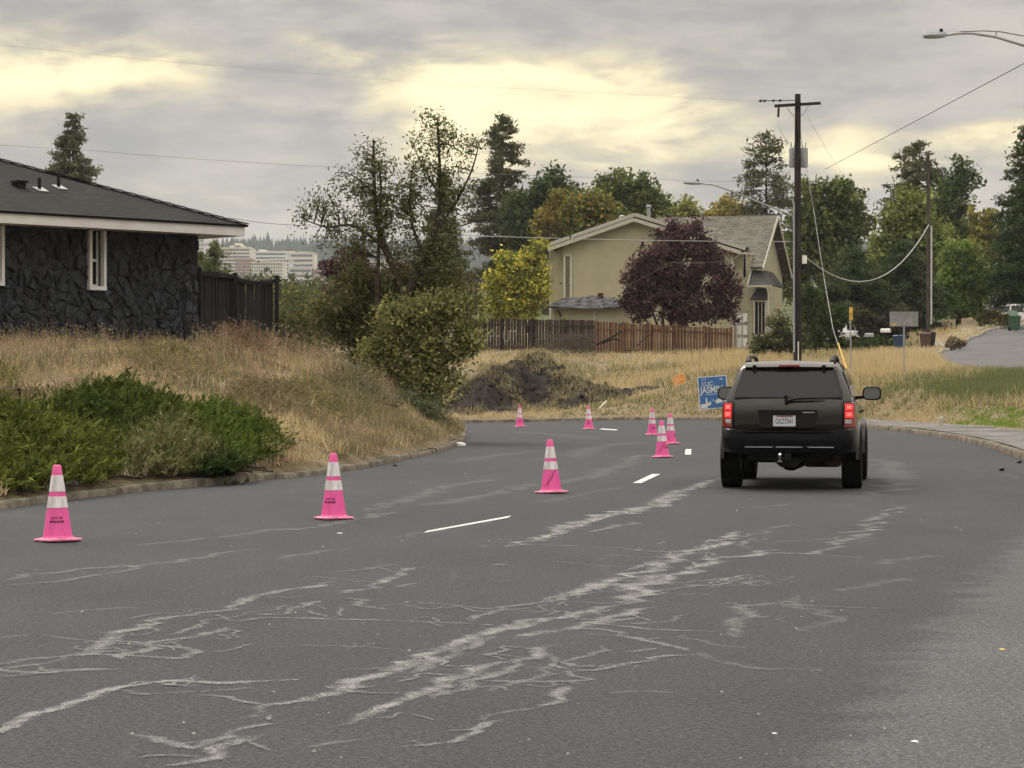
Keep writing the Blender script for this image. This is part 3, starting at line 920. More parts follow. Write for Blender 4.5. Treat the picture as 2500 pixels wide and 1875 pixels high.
WORN = [
    ([(1640, 1100), (1700, 1090), (1780, 1088), (1850, 1095)], 0.12, 0.25),
    ([(1330, 1395), (1260, 1420), (1190, 1445), (1120, 1478), (1060, 1500)], 0.05, 0.5),
    ([(1480, 1372), (1560, 1395), (1640, 1402)], 0.05, 0.35),
    ([(900, 1300), (980, 1310), (1080, 1318), (1180, 1312)], 0.035, 0.5),
    ([(560, 1400), (680, 1395), (800, 1400), (930, 1412)], 0.03, 0.35),
    ([(90, 1330), (200, 1318), (330, 1312)], 0.05, 0.35),
    ([(0, 1380), (90, 1372), (200, 1388)], 0.05, 0.35),
    ([(640, 1620), (760, 1600), (860, 1590)], 0.04, 0.4),
    ([(1010, 1560), (1100, 1540), (1180, 1528)], 0.05, 0.4),
    ([(1300, 1500), (1380, 1495), (1470, 1500)], 0.04, 0.3),
    ([(1700, 1130), (1650, 1150), (1610, 1170), (1600, 1190)], 0.07, 0.4),
    ([(1850, 1155), (1780, 1165), (1700, 1168), (1640, 1175)], 0.05, 0.4),
    ([(700, 1240), (790, 1228), (880, 1215)], 0.06, 0.35),
    ([(1130, 1090), (1200, 1080), (1290, 1062), (1360, 1050)], 0.12, 0.3),
    ([(980, 1000), (1060, 985), (1160, 975)], 0.3, 0.3),
    ([(1000, 960), (1100, 955), (1220, 958)], 0.3, 0.25),
    ([(1560, 1160), (1510, 1185), (1440, 1200), (1380, 1225), (1310, 1240)], 0.05, 0.6),
    ([(1395, 1262), (1480, 1258), (1560, 1250), (1620, 1238)], 0.05, 0.5),
    ([(1240, 1276), (1160, 1300), (1080, 1322), (1010, 1346)], 0.06, 0.6),
    ([(1090, 1370), (1010, 1400), (930, 1432), (860, 1462)], 0.08, 0.6),
    ([(1160, 1420), (1080, 1455), (1020, 1485), (930, 1515)], 0.07, 0.6),
    ([(1500, 1330), (1420, 1345), (1340, 1352)], 0.05, 0.45),
    ([(1610, 1250), (1540, 1262), (1470, 1268), (1400, 1290)], 0.06, 0.5),
    ([(1750, 1290), (1690, 1300), (1780, 1330), (1760, 1352), (1690, 1372)], 0.10, 0.28),
    ([(1960, 1250), (1880, 1262), (1810, 1280)], 0.14, 0.25),
    ([(2050, 1200), (1960, 1208), (1900, 1222)], 0.14, 0.25),
    ([(640, 1305), (560, 1322), (470, 1340), (390, 1362), (330, 1380)], 0.05, 0.5),
    ([(170, 1408), (120, 1425), (50, 1440), (-40, 1452)], 0.05, 0.5),
    ([(260, 1490), (330, 1500), (420, 1496), (540, 1488)], 0.04, 0.4),
    ([(1120, 1440), (1230, 1452), (1270, 1470), (1140, 1474), (1000, 1472)], 0.05, 0.55),
    ([(820, 1165), (930, 1150), (1040, 1130), (1110, 1118)], 0.10, 0.3),
    ([(560, 1215), (650, 1200), (760, 1182)], 0.10, 0.35),
    ([(1556, 1032), (1480, 1060), (1440, 1080), (1380, 1100), (1300, 1115), (1250, 1130), (1190, 1152), (1140, 1171), (1080, 1183), (1015, 1178)], 0.20, 1.15),
    ([(1480, 1062), (1420, 1090), (1340, 1108), (1260, 1128), (1200, 1150)], 0.16, 1.1),
    ([(1372, 1127), (1330, 1138), (1275, 1150)], 0.11, 0.7),
    ([(1060, 1180), (1170, 1178), (1300, 1183), (1420, 1192), (1500, 1192)], 0.05, 0.55),
    ([(1600, 1145), (1562, 1165), (1545, 1180), (1490, 1195), (1440, 1215), (1400, 1235), (1350, 1250), (1300, 1262), (1250, 1276), (1200, 1300), (1185, 1312)], 0.15, 0.85),
    ([(1690, 1186), (1600, 1200), (1540, 1215), (1480, 1240), (1400, 1265), (1370, 1285), (1345, 1306), (1325, 1312)], 0.14, 0.85),
    ([(1430, 1240), (1395, 1262), (1375, 1290), (1350, 1308)], 0.18, 0.8),
    ([(1955, 1088), (1920, 1112), (1870, 1142), (1855, 1155), (1800, 1185), (1770, 1197), (1640, 1195), (1560, 1205)], 0.11, 0.55),
    ([(1660, 1255), (1630, 1262), (1590, 1268)], 0.10, 0.5),
    ([(1290, 1320), (1200, 1335), (1100, 1352), (1040, 1370), (990, 1390), (900, 1420), (850, 1440), (790, 1470), (750, 1490), (660, 1510), (600, 1530), (540, 1550), (480, 1560)], 0.11, 0.85),
    ([(1350, 1308), (1270, 1325), (1180, 1345), (1090, 1368)], 0.11, 0.75),
    ([(1400, 1310), (1320, 1335), (1250, 1350), (1180, 1368), (1100, 1385)], 0.10, 0.7),
    ([(1380, 1335), (1330, 1345), (1260, 1350)], 0.08, 0.6),
    ([(1240, 1392), (1190, 1400), (1160, 1420), (1060, 1437), (1000, 1460), (960, 1480), (900, 1500), (850, 1520), (780, 1550), (720, 1570), (695, 1577)], 0.10, 0.8),
    ([(925, 1224), (880, 1240), (830, 1262), (770, 1280), (700, 1284)], 0.09, 0.65),
    ([(730, 1255), (650, 1270), (560, 1290), (520, 1305), (470, 1320), (400, 1330), (330, 1345), (260, 1370), (200, 1390), (170, 1410), (60, 1426), (0, 1435), (-60, 1445)], 0.10, 0.7),
    ([(690, 1299), (640, 1315), (590, 1328), (490, 1324)], 0.07, 0.65),
    ([(462, 1359), (430, 1375), (380, 1385), (330, 1400), (280, 1413), (220, 1428)], 0.08, 0.7),
    ([(236, 1384), (320, 1392), (400, 1400), (440, 1411), (400, 1424), (300, 1416), (165, 1413)], 0.06, 0.6),
    ([(-40, 1443), (90, 1455), (160, 1450), (285, 1447)], 0.07, 0.6),
    ([(660, 1469), (560, 1475), (480, 1478), (400, 1472), (330, 1478), (260, 1490), (200, 1505), (120, 1530), (80, 1550), (0, 1582), (-60, 1600)], 0.085, 0.9),
    ([(500, 1342), (560, 1336), (700, 1338), (860, 1343), (1000, 1348), (1090, 1356)], 0.045, 0.65),
    ([(435, 1500), (520, 1515), (600, 1528)], 0.05, 0.5),
    ([(622, 1560), (560, 1575), (470, 1600), (430, 1616), (400, 1615), (280, 1586)], 0.07, 0.6),
    ([(565, 1588), (500, 1615), (450, 1640), (330, 1658)], 0.10, 0.75),
    ([(1500, 1415), (1420, 1420), (1350, 1440), (1290, 1450), (1230, 1446), (1165, 1424)], 0.06, 0.65),
    ([(1180, 1358), (1290, 1362), (1400, 1385), (1495, 1411)], 0.05, 0.7),
    ([(1244, 1485), (1210, 1505), (1165, 1531)], 0.07, 0.75),
    ([(1112, 1554), (1060, 1575), (1020, 1600), (930, 1610), (845, 1616)], 0.06, 0.65),
    ([(1690, 1300), (1640, 1310), (1600, 1335), (1577, 1368), (1568, 1382)], 0.13, 0.45),
    ([(-40, 1262), (150, 1232), (300, 1222), (400, 1210), (560, 1185)], 0.12, 0.45),
    ([(-40, 1268), (150, 1252), (350, 1216)], 0.08, 0.45),
    ([(1240, 1345), (1420, 1362), (1575, 1366)], 0.045, 0.6),
    ([(1640, 1305), (1800, 1312), (1950, 1318)], 0.05, 0.3),
    ([(1700, 1195), (1800, 1200), (1880, 1208)], 0.05, 0.4),
    ([(1450, 1286), (1500, 1284), (1540, 1288)], 0.04, 0.55),
    ([(1520, 1412), (1560, 1432), (1680, 1447), (1740, 1440)], 0.07, 0.3),
    ([(760, 1290), (775, 1305), (830, 1320)], 0.08, 0.5),
    ([(1060, 1222), (1100, 1220)], 0.10, 0.5),
    ([(970, 1270), (1050, 1270)], 0.04, 0.5),
    ([(1020, 1254), (1110, 1256)], 0.04, 0.5),
    ([(1430, 1400), (1380, 1408), (1330, 1412)], 0.05, 0.5),
    ([(880, 1095), (980, 1082), (1090, 1062), (1180, 1040)], 0.25, 0.35),
    ([(760, 1110), (860, 1085), (980, 1050), (1060, 1030)], 0.25, 0.35),
    ([(600, 1150), (700, 1135), (860, 1105)], 0.16, 0.4),
    ([(300, 1180), (450, 1165), (640, 1140)], 0.13, 0.35),
    ([(1200, 1050), (1290, 1025), (1350, 1000), (1390, 980)], 0.30, 0.35),
    ([(1400, 955), (1300, 965), (1230, 990)], 0.4, 0.3),
    ([(1080, 930), (1200, 940), (1300, 950)], 0.5, 0.25),
    ([(1890, 990), (1930, 1010), (1940, 1040), (1900, 1075)], 0.4, 0.3),
    ([(880, 1260), (850, 1268), (900, 1268)], 0.06, 0.4),
    ([(1205, 1400), (1170, 1408), (1215, 1430), (1230, 1445)], 0.07, 0.6),
]
rb = random.Random(17)
side_cracks = []
for ln, w, cv in WORN:          # thin cracks branching off the larger ones
    if len(ln) < 4 or min(q[1] for q in ln) < 1140: continue
    for _ in range(2 if len(ln) < 7 else 4):
        i = rb.randrange(1, len(ln) - 1); x0, y0 = ln[i]; s_ = rb.choice((-1, 1)); L_ = rb.uniform(60, 170)
        side_cracks.append(([(x0, y0), (x0 + s_ * L_ * 0.4, y0 + rb.uniform(-9, 9)), (x0 + s_ * L_ * 0.75, y0 + rb.uniform(-16, 14)), (x0 + s_ * L_, y0 + rb.uniform(-24, 16))], 0.028, cv * 0.75))
for k, (ln, w, cv) in enumerate(WORN + side_cracks): mark(ln, w * 0.74, min(cv * 1.3, 1.25), z=0.003 + k * 0.00002)


def stripe(c, name='lane_marking'):
    """painted dash: four photo corners on the road"""
    V = []
    for px, py in c:
        g = G(px, py); z = float(road_z(g.x, g.y)); g = G(px, py, z)
        V.append((g.x, g.y, z + 0.006))
    m = MB().prism([Vector(v) for v in V], (0, 0, -0.004))
    m.build(name, 'lane_paint', road)


stripe([(1034, 1302), (1044, 1297), (1248, 1260), (1240, 1265)])
stripe([(1545, 1180), (1592, 1158), (1612, 1158), (1566, 1180)])
stripe([(1672, 1110), (1674, 1097), (1688, 1097), (1687, 1110)])
stripe([(1464, 1048.5), (1470, 1046.5), (1507, 1049), (1505, 1051)])
# ------------------------------------------------------------------ black stone house on the left bank
def plane_roof(name, quads, m, parent, th=0.06, uvo=None):
    """roof slopes given as (eave_a, eave_b, top_b, top_a); thick sheets with shingle UVs in metres"""
    o = None
    me = bpy.data.meshes.new(name)
    bm = bmesh.new(); uv = bm.loops.layers.uv.new('UVMap')
    for q in quads:
        q = [Vector(p) for p in q]
        e = (q[1] - q[0]).normalized(); nrm = e.cross(q[2] - q[0]).normalized()
        if nrm.z < 0: nrm = -nrm
        s = nrm.cross(e)
        if s.z < 0: s = -s
        top = [bm.verts.new(p) for p in q]; bot = [bm.verts.new(p - nrm * th) for p in q]
        fs = [bm.faces.new(top), bm.faces.new(bot[::-1])]
        k = len(q)
        for i in range(k): fs.append(bm.faces.new((top[i], bot[i], bot[(i + 1) % k], top[(i + 1) % k])))
        for f in fs:
            for lp in f.loops:
                d = lp.vert.co - q[0]
                lp[uv].uv = (d.dot(e), d.dot(s))
    bmesh.ops.recalc_face_normals(bm, faces=bm.faces)
    bm.to_mesh(me); bm.free()
    me.materials.append(MATS[m])
    return link(name, me, parent)


def clip_poly(poly, p, n):
    """keep the side of the polygon where (q-p).n <= 0"""
    out = []
    for i in range(len(poly)):
        a, b = poly[i], poly[(i + 1) % len(poly)]
        da = (a[0] - p[0]) * n[0] + (a[1] - p[1]) * n[1]; db = (b[0] - p[0]) * n[0] + (b[1] - p[1]) * n[1]
        if da <= 0: out.append(a)
        if da * db < 0:
            t = da / (da - db); out.append((a[0] + (b[0] - a[0]) * t, a[1] + (b[1] - a[1]) * t))
    return out


def black_house():
    th = math.atan2(0.695, 0.72)
    h = thing('stone_house', 'single storey black stone house with hip roof on the left bank', 'house', (-7.26, 52.51, 2.2), th)
    H, OV, W, D = 2.62, 0.78, 12.0, 9.0
    wins = [(-2.93, -2.63, 1.37, 2.60), (-5.85, -5.22, 1.40, 2.60)]
    # wall shell behind the stones, left open at the windows
    m = MB()
    cuts = sorted(wins)
    x = -W
    for (a, b, z0, z1) in cuts:
        m.box(x, a, 0.0, 0.25, -0.4, H); m.box(a, b, 0.0, 0.25, -0.4, z0); x = b
    m.box(x, -0.01, 0.0, 0.25, -0.4, H)
    m.box(-0.25, -0.012, 0.25, D, -0.4, H); m.box(-W, -W + 0.25, 0.25, D, -0.4, H); m.box(-W, 0, D - 0.25, D, -0.4, H)
    wall = m.build('wall', 'mortar_black', h)
    # split face stones, one mesh each
    rs = random.Random(5)
    sites = []
    nx, nz = 47, 6
    for j in range(-1, nz + 1):
        for i in range(-1, nx + 1):
            sites.append((-6.7 + (i + 0.5 + (j % 2) * 0.4 + rs.uniform(-0.45, 0.45)) * 6.8 / nx, (j + 0.5 + rs.uniform(-0.44, 0.44)) * (H + 0.15) / nz - 0.1))
    for k, s in enumerate(sites):
        if s[0] < -6.6 or s[0] > 0.1 or s[1] < -0.2 or s[1] > H + 0.1: continue
        poly = [(s[0] - 0.7, s[1] - 0.7), (s[0] + 0.7, s[1] - 0.7), (s[0] + 0.7, s[1] + 0.7), (s[0] - 0.7, s[1] + 0.7)]
        for t in sites:
            if t is s: continue
            dx, dz = t[0] - s[0], t[1] - s[1]; L = math.hypot(dx, dz)
            if L > 1.2: continue
            g = 0.003 / L
            poly = clip_poly(poly, (s[0] + dx * (0.5 - g), s[1] + dz * (0.5 - g)), (dx, dz))
            if len(poly) < 3: break
        if len(poly) < 3: continue
        for p, n in (((0.0, 0), (1, 0)), ((0, H - 0.01), (0, 1)), ((0, -0.25), (0, -1))): poly = clip_poly(poly, p, n)
        if len(poly) < 3: continue
        for (a, b, z0, z1) in wins:      # cut stones at window trims
            if s[1] > z0 - 0.06 and a - 0.3 < s[0] < b + 0.3:
                if s[0] < (a + b) / 2: poly = clip_poly(poly, (a - 0.075, 0), (1, 0))
                else: poly = clip_poly(poly, (b + 0.075, 0), (-1, 0))
            elif a - 0.3 < s[0] < b + 0.3: poly = clip_poly(poly, (0, z0 - 0.09), (0, 1))
            if len(poly) < 3: break
        if len(poly) < 3: continue
        ar = abs(sum(poly[i][0] * poly[(i + 1) % len(poly)][1] - poly[(i + 1) % len(poly)][0] * poly[i][1] for i in range(len(poly)))) / 2
        if ar < 0.006: continue
        rag = []
        for i in range(len(poly)):      # broken, ragged edges
            p0_, p1_ = poly[i], poly[(i + 1) % len(poly)]; rag.append(p0_)
            el = math.hypot(p1_[0] - p0_[0], p1_[1] - p0_[1])
            if el > 0.09 and p0_[0] < -0.02 and p1_[0] < -0.02:
                t_ = rs.uniform(0.35, 0.65); j_ = rs.uniform(-0.16, 0.06) * el
                rag.append((p0_[0] + (p1_[0] - p0_[0]) * t_ - (p1_[1] - p0_[1]) / el * -j_, p0_[1] + (p1_[1] - p0_[1]) * t_ + (p1_[0] - p0_[0]) / el * -j_ * -1))
        poly = rag
        cx = sum(p[0] for p in poly) / len(poly); cz = sum(p[1] for p in poly) / len(poly)
        dep = rs.uniform(0.03, 0.075); tx, tz = rs.uniform(-0.28, 0.28), rs.uniform(-0.16, 0.16)
        b = MB(); n = len(poly)
        r0 = [(p[0], 0.03, p[1]) for p in poly]
        r1 = [(p[0], -dep * 0.55, p[1]) for p in poly]
        r2 = []
        for p in poly:
            q = (cx + (p[0] - cx) * 0.80 + rs.uniform(-.02, .02), cz + (p[1] - cz) * 0.86 + rs.uniform(-.02, .02))
            r2.append((q[0], -dep + (q[0] - cx) * tx + (q[1] - cz) * tz + rs.uniform(-.025, .025), q[1]))
        b.loft([r0, r1, r2], cap=False)
        c = len(b.v); b.v.append((cx, -dep - 0.012, cz))
        for i in range(n): b.f.append((c - n + i, c - n + (i + 1) % n, c))
        b.build('stone', 'stone_black', wall)
    # windows : deep white casings
    for (a, b_, z0, z1) in wins:
        w = MB()
        w.box(a - 0.07, a, -0.13, 0.22, z0, z1); w.box(b_, b_ + 0.07, -0.13, 0.22, z0, z1)
        w.box(a - 0.07, b_ + 0.07, -0.14, 0.22, z0 - 0.085, z0)
        fr = w.build('window', 'white_trim', h)
        mid = (z0 + z1) / 2 - 0.03
        s = MB()
        s.box(a, b_, 0.10, 0.15, mid - 0.03, mid + 0.03); s.box(a, a + 0.045, 0.10, 0.15, z0, z1); s.box(b_ - 0.045, b_, 0.10, 0.15, z0, z1); s.box(a + 0.045, b_ - 0.045, 0.10, 0.15, z0, z0 + 0.05)
        s.build('sash', 'white_paint', fr)
        for (q0, q1) in ((z0 + 0.05, mid - 0.03), (mid + 0.03, z1)):
            MB().box(a + 0.046, b_ - 0.046, 0.117, 0.125, q0, q1).build('pane', 'dark_glass', fr)
    # fascia boards and soffit
    x0, x1, y0, y1 = -W - OV, OV, -OV, D + OV
    f = MB()
    f.box(x0, x1, y0, y0 + 0.03, H - 0.01, H + 0.20); f.box(x1 - 0.03, x1, y0 + 0.03, y1, H - 0.01, H + 0.20)
    f.box(x0, x1 - 0.03, y1 - 0.03, y1, H - 0.01, H + 0.20); f.box(x0, x0 + 0.03, y0 + 0.03, y1 - 0.03, H - 0.01, H + 0.20)
    f.build('fascia', 'white_trim', h)
    MB().box(x0 + 0.03, x1 - 0.03, y0 + 0.03, y1 - 0.03, H + 0.003, H + 0.02).build('soffit', 'white_trim', h)
    # hip roof
    e = 0.06; z = H + 0.245; X0, X1, Y0, Y1 = x0 - e, x1 + e, y0 - e, y1 + e
    hd = (Y1 - Y0) / 2; rz = z + hd * 0.373
    A, B, C, Dd = (X0, Y0, z), (X1, Y0, z), (X1, Y1, z), (X0, Y1, z)
    E, Fp = (X0 + hd, Y0 + hd, rz), (X1 - hd, Y0 + hd, rz)
    roof = plane_roof('roof', [(A, B, Fp, E), (B, C, Fp), (C, Dd, E, Fp), (Dd, A, E)], 'shingle_black', h, 0.05)
    cap = MB()
    for p, q in ((B, Fp), (A, E), (E, Fp), (C, Fp), (Dd, E)):
        p, q = Vector(p), Vector(q)
        n = int((q - p).length / 0.3)
        for i in range(n):
            u, v = p.lerp(q, i / n), p.lerp(q, (i + 1) / n)
            cap.bar(u + Vector((0, 0, 0.028)), v + Vector((0, 0, 0.014)), 0.26, 0.02)
    cap.build('ridge_cap', 'shingle_dark2', roof)
    # roof vents
    def rp(u, v): return Vector((u, Y0 + v, z + v * 0.373))
    for (px, py, kind) in ((48, 455, 0), (95, 462, 1), (143, 457, 1)):
        # find where the view ray meets the front slope
        best = None
        for iu in np.linspace(-12, 0.5, 260):
            for iv in np.linspace(0.2, 5, 70):
                w = h.matrix_basis @ rp(iu, iv); qx, qy = pxpy(w.x, w.y, w.z); e2 = (qx - px) ** 2 + (qy - py) ** 2
                if best is None or e2 < best[0]: best = (e2, iu, iv)
        c = rp(best[1], best[2])
        if kind == 0:
            b = MB(); b.box(c.x - 0.10, c.x + 0.10, c.y - 0.12, c.y + 0.12, c.z - 0.05, c.z + 0.08); b.box(c.x - 0.14, c.x + 0.14, c.y - 0.17, c.y + 0.15, c.z + 0.08, c.z + 0.12)
            b.build('roof_vent', 'black_plastic', roof)
        else:
            b = MB(); b.lathe([(0.04, -0.06), (0.04, 0.26), (0.034, 0.262), (0.034, 0.2)], 12, c=c)
            v = b.build('vent_pipe', 'black_plastic', roof)
            fl = MB(); s = Vector((0, 1, 0.373)).normalized()
            q = [c + Vector((dx, 0, 0)) + s * dy + Vector((0, 0, 0.012)) for dx, dy in ((-0.13, -0.2), (0.13, -0.2), (0.13, 0.1), (-0.13, 0.1))]
            fl.prism(q, (0, 0, 0.012)); fl.build('flashing', 'steel', v)
    return h


mat('shingle_dark2', (0.022, 0.022, 0.023), 0.9, var=0.2, bump=0.4)
bpy.context.view_layer.update()
black_house()


def board_fence(name, label, spans, m, bw, gap, railm, group=None, rails=(0.25, 0.85), posts=True, rail_front=True, jag=0.02, seed=1, yoff=0.02):
    """spans: list of (p0,p1,h0,h1,sag) ; each board its own mesh"""
    rr = random.Random(seed)
    p0 = Vector(spans[0][0])
    f = thing(name, label, 'fence', p0, 0, group)
    proto = [None, None, None]
    for (a, b, h0, h1, sag) in spans:
        a, b = Vector(a), Vector(b); L = (b - a).length; n = max(1, int(L / (bw + gap)))
        d = (b - a).normalized(); ang = math.atan2(d.y, d.x)
        for i in range(n):
            t = (i + 0.5) / n; c = a.lerp(b, t) - p0
            hh = h0 + (h1 - h0) * t - sag * math.sin(math.pi * t) + rr.uniform(-jag, jag)
            k = rr.randrange(3)
            if proto[k] is None:
                x = bw / 2; q = [(-x, 0, 0), (x, 0, 0), (x, 0, 0.97 + 0.01 * k), (x * 0.5, 0, 1.0), (-x * 0.5, 0, 1.0), (-x, 0, 0.975)]
                proto[k] = MB().prism([Vector(v) for v in q], (0, 0.018, 0)).mesh('board', m)
            o = link('board', proto[k], f)
            o.location = c + Vector((0, 0, -0.1)); o.rotation_euler = (rr.uniform(-0.01, 0.01), rr.uniform(-0.012, 0.012), ang + rr.uniform(-.03, .03)); o.scale = (1, 1, hh + 0.1)
        nrm = Vector((d.y, -d.x, 0))
        off = nrm * (yoff + 0.035) if rail_front else nrm * -(yoff + 0.045)
        for r in rails:
            pts = []
            for t in np.linspace(0, 1, 7):
                hh = h0 + (h1 - h0) * t - sag * math.sin(math.pi * t)
                pts.append(a.lerp(b, t) - p0 + Vector((0, 0, hh * r)) + off)
            w = MB()
            for q0, q1 in zip(pts[:-1], pts[1:]): w.bar(q0, q1 + (q1 - q0) * 0.01, 0.04, 0.09)
            w.build('rail', railm, f)
        if posts:
            for q, hh in ((a, h0),):
                MB().box(-0.05, 0.05, -0.05, 0.05, -0.15, hh + 0.06).build('post', railm, f).location = q - p0 + nrm * 0.09 * (1 if rail_front else -1)
    a, b, h0, h1, sag = spans[-1]; d = (Vector(b) - Vector(a)).normalized(); nrm = Vector((d.y, -d.x, 0))
    if posts: MB().box(-0.05, 0.05, -0.05, 0.05, -0.15, h1 + 0.06).build('post', railm, f).location = Vector(b) - p0 + nrm * 0.09 * (1 if rail_front else -1)
    return f


def gp(px, d):
    x = (px - CX) / F * d
    return Vector((x, d, gz(x, d)))


def black_fence():
    A, B, C = gp(478, 53.2), gp(566, 55.0), gp(668, 57.0)
    def hh(p, py): return CH + (HY - py) / F * p.y - p.z
    board_fence('board_fence', 'black stained board fence joining the black stone house', [(A, B, hh(A, 660), hh(B, 668), 0.0), (B, C, hh(B, 672), hh(C, 678), 0.09)],
                'fence_black', 0.146, -0.003, 'fence_black', rails=(0.2, 0.965), seed=4)


black_fence()


def yard_fence():
    A, B = gp(1150, 131.5), gp(1457, 128.5)
    C = gp(1787, 126.0)
    def hh(p, py): return CH + (HY - py) / F * p.y - p.z
    n = 4; sp = []
    for i in range(n):
        a, b = A.lerp(B, i / n), A.lerp(B, (i + 1) / n); a.z, b.z = gz(a.x, a.y), gz(b.x, b.y)
        sp.append((a, b, hh(a, 776 + 6 * i / n), hh(b, 776 + 6 * (i + 1) / n), 0.0))
    f1 = board_fence('yard_fence', 'weathered dark brown board fence with chalk letters below the yellow tree', sp, 'fence_brown', 0.15, 0.012, 'fence_brown', rails=(0.1, 0.80), seed=8)
    sp = []; n = 5
    for i in range(n):
        a, b = B.lerp(C, i / n), B.lerp(C, (i + 1) / n); a.z, b.z = gz(a.x, a.y), gz(b.x, b.y)
        sp.append((a, b, hh(a, 784 + 16 * i / n), hh(b, 784 + 16 * (i + 1) / n), 0.03))
    f2 = board_fence('yard_fence', 'reddish brown picket fence below the purple-leaved tree', sp, 'fence_red', 0.145, 0.02, 'fence_red', rails=(0.1, 0.80), jag=0.03, seed=9)
    # chalked letters
    d = (B - A).normalized(); ang = math.atan2(d.y, d.x); nrm = Vector((d.y, -d.x, 0))
    for i, ch in enumerate('PHUT'):
        o = link('letter', text_mesh(ch, 0.95, 0.0, -0.012), f1, 'plate_white')
        p = A.lerp(B, 0.0); w = P(1194 + i * 21, 822, 130.6)
        t = (w - A).dot(d); q = A + d * t; q.z = w.z
        o.location = q - A + nrm * 0.02; o.rotation_euler = (R(90), 0, ang); o.scale = (0.75, 1, 1)
    return f1


mat('chalk', (0.30, 0.30, 0.28), 0.9)
yf = yard_fence()
for c in yf.children:
    if c.name.startswith('letter'): c.data.materials.clear(); c.data.materials.append(MATS['chalk'])


# ------------------------------------------------------------------ tan house behind the fence
def tan_house():
    al = R(15.6)
    base = 3.4
    h = thing('two_storey_house', 'two storey tan house with vertical siding and grey shingle roof behind the fence', 'house', (3.37, 150.0, base), -al)
    b = base
    zp, zl, zr = 12.04 - b, 10.2 - b, 9.74 - b
    Lp = 4.89
    def wall(name, poly, off, m='tan_siding', par=h): return MB().prism([Vector(p) for p in poly], off).build(name, m, par)
    # front gable block
    pit = 0.32
    def zA(x): return zp - 0.10 - abs(x - Lp) * pit
    wall('wall', [(0, 0, -0.8), (11.3, 0, -0.8), (11.3, 0, zA(11.3)), (Lp, 0, zA(Lp)), (0, 0, zA(0))], (0, 7, 0))
    wall('wall', [(-1.2, 1.3, -0.8), (11, 1.3, -0.8), (11, 1.3, zA(11)), (Lp - .2, 1.3, zA(Lp) + 0.38), (-1.2, 1.3, zA(-1.2) + 0.28)], (0, 9, 0))
    def gable(x0, x1, xp, zt, y0, y1, nm='roof', trim='cream_trim'):
        za, zb = zt - (xp - x0) * pit, zt - (x1 - xp) * pit
        r = plane_roof(nm, [((x0, y1, za), (x0, y0, za), (xp, y0, zt), (xp, y1, zt)), ((x1, y0, zb), (x1, y1, zb), (xp, y1, zt), (xp, y0, zt))], 'shingle_dark', h, 0.10)
        t = MB()
        for (xa, zz) in ((x0, za), (x1, zb)):
            t.bar((xa, y0 - 0.03, zz - 0.13), (xp, y0 - 0.03, zt - 0.13), 0.05, 0.24, up=(0, 0, 1))
        t.build('rake_board', trim, r)
        return r
    gable(-0.9, 11.9, Lp, zp, -0.55, 9.0)
    gable(-2.0, 12.0, Lp - .2, zp + 0.42, 0.75, 9.5)
    # cross roof
    ry, rz_ = 6.0, 12.5 - b
    y0, z0 = -0.2, 8.74 - b
    zc = z0 + (1.4 - y0) * (rz_ - z0) / (ry - y0)
    main = plane_roof('main_roof', [((12.45, y0, z0), (13.25, y0, z0), (13.25, ry, rz_), (5.0, ry, rz_), (6.2, 1.4, zc), (12.45, 1.4, zc)), ((13.25, 12.2, z0), (5.0, 12.2, z0), (5.0, ry, rz_), (13.25, ry, rz_))], 'shingle_grey', h, 0.12)
    t = MB(); t.bar((13.29, y0, z0 - 0.16), (13.29, ry, rz_ - 0.16), 0.06, 0.26); t.bar((13.29, 12.2, z0 - 0.16), (13.29, ry, rz_ - 0.16), 0.06, 0.26)
    t.build('rake_board', 'cream_trim', main)
    wall('wall', [(5.0, 0.4, z0 - 0.1), (5.0, ry, rz_ - 0.3), (5.0, 11.6, z0 - 0.1), (5.0, 11.6, -0.8), (5.0, 0.4, -0.8)], (7.7, 0, 0))
    for (x, y) in ((10.3, 1.2), (12.6, 3.6), (9.4, 3.0)):
        z = z0 + (y - y0) * (rz_ - z0) / (ry - y0)
        MB().lathe([(0.06, -0.1), (0.06, 0.32), (0.05, 0.33)], 8, c=(x, y, z)).build('vent_pipe', 'can_grey', main)
    # side bay with the narrow window
    wall('wall', [(11.3, 0.5, -0.8), (12.4, 0.5, -0.8), (12.4, 0.5, 9.55 - b), (11.3, 0.5, 9.72 - b)], (0, 4.5, 0))
    w = MB(); w.box(11.86, 12.13, 0.40, 0.49, 5.1 - 0.5, 6.35); w.build('window', 'cream_trim', h)
    MB().box(11.92, 12.07, 0.385, 0.398, 4.75, 6.28).build('pane', 'dark_glass', h)
    g = MB(); g.bar((11.85, -0.6, zr - 0.10), (11.95, 5.0, zr - 0.10), 0.12, 0.12); g.bar((11.3, 0.43, zr - 0.06), (12.6, 0.43, zr - 0.13), 0.11, 0.11)
    g.tube([(11.9, -0.5, zr - 0.16), (11.5, -0.35, zr - 0.42), (11.34, -0.06, zr - 0.5), (11.34, -0.06, 0.1)], 0.045, 6)
    g.build('gutter', 'cream_trim', h)
    # tall recessed window and corner boards on the front
    w = MB(); w.box(0.03, 0.17, -0.06, 0.0, 3.4, 6.35); w.box(0.47, 0.63, -0.09, 0.0, 3.4, 6.35); w.box(0.17, 0.47, -0.06, 0.0, 6.22, 6.35); w.build('window', 'cream_trim', h)
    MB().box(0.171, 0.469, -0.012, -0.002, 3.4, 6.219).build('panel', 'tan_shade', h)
    c = MB(); c.box(-1.27, -1.14, 1.24, 1.30, -0.6, zA(-1.2) + 0.2); c.box(11.2, 11.34, -0.05, 0.0, -0.6, zr - 0.3); c.build('corner_board', 'cream_trim', h)
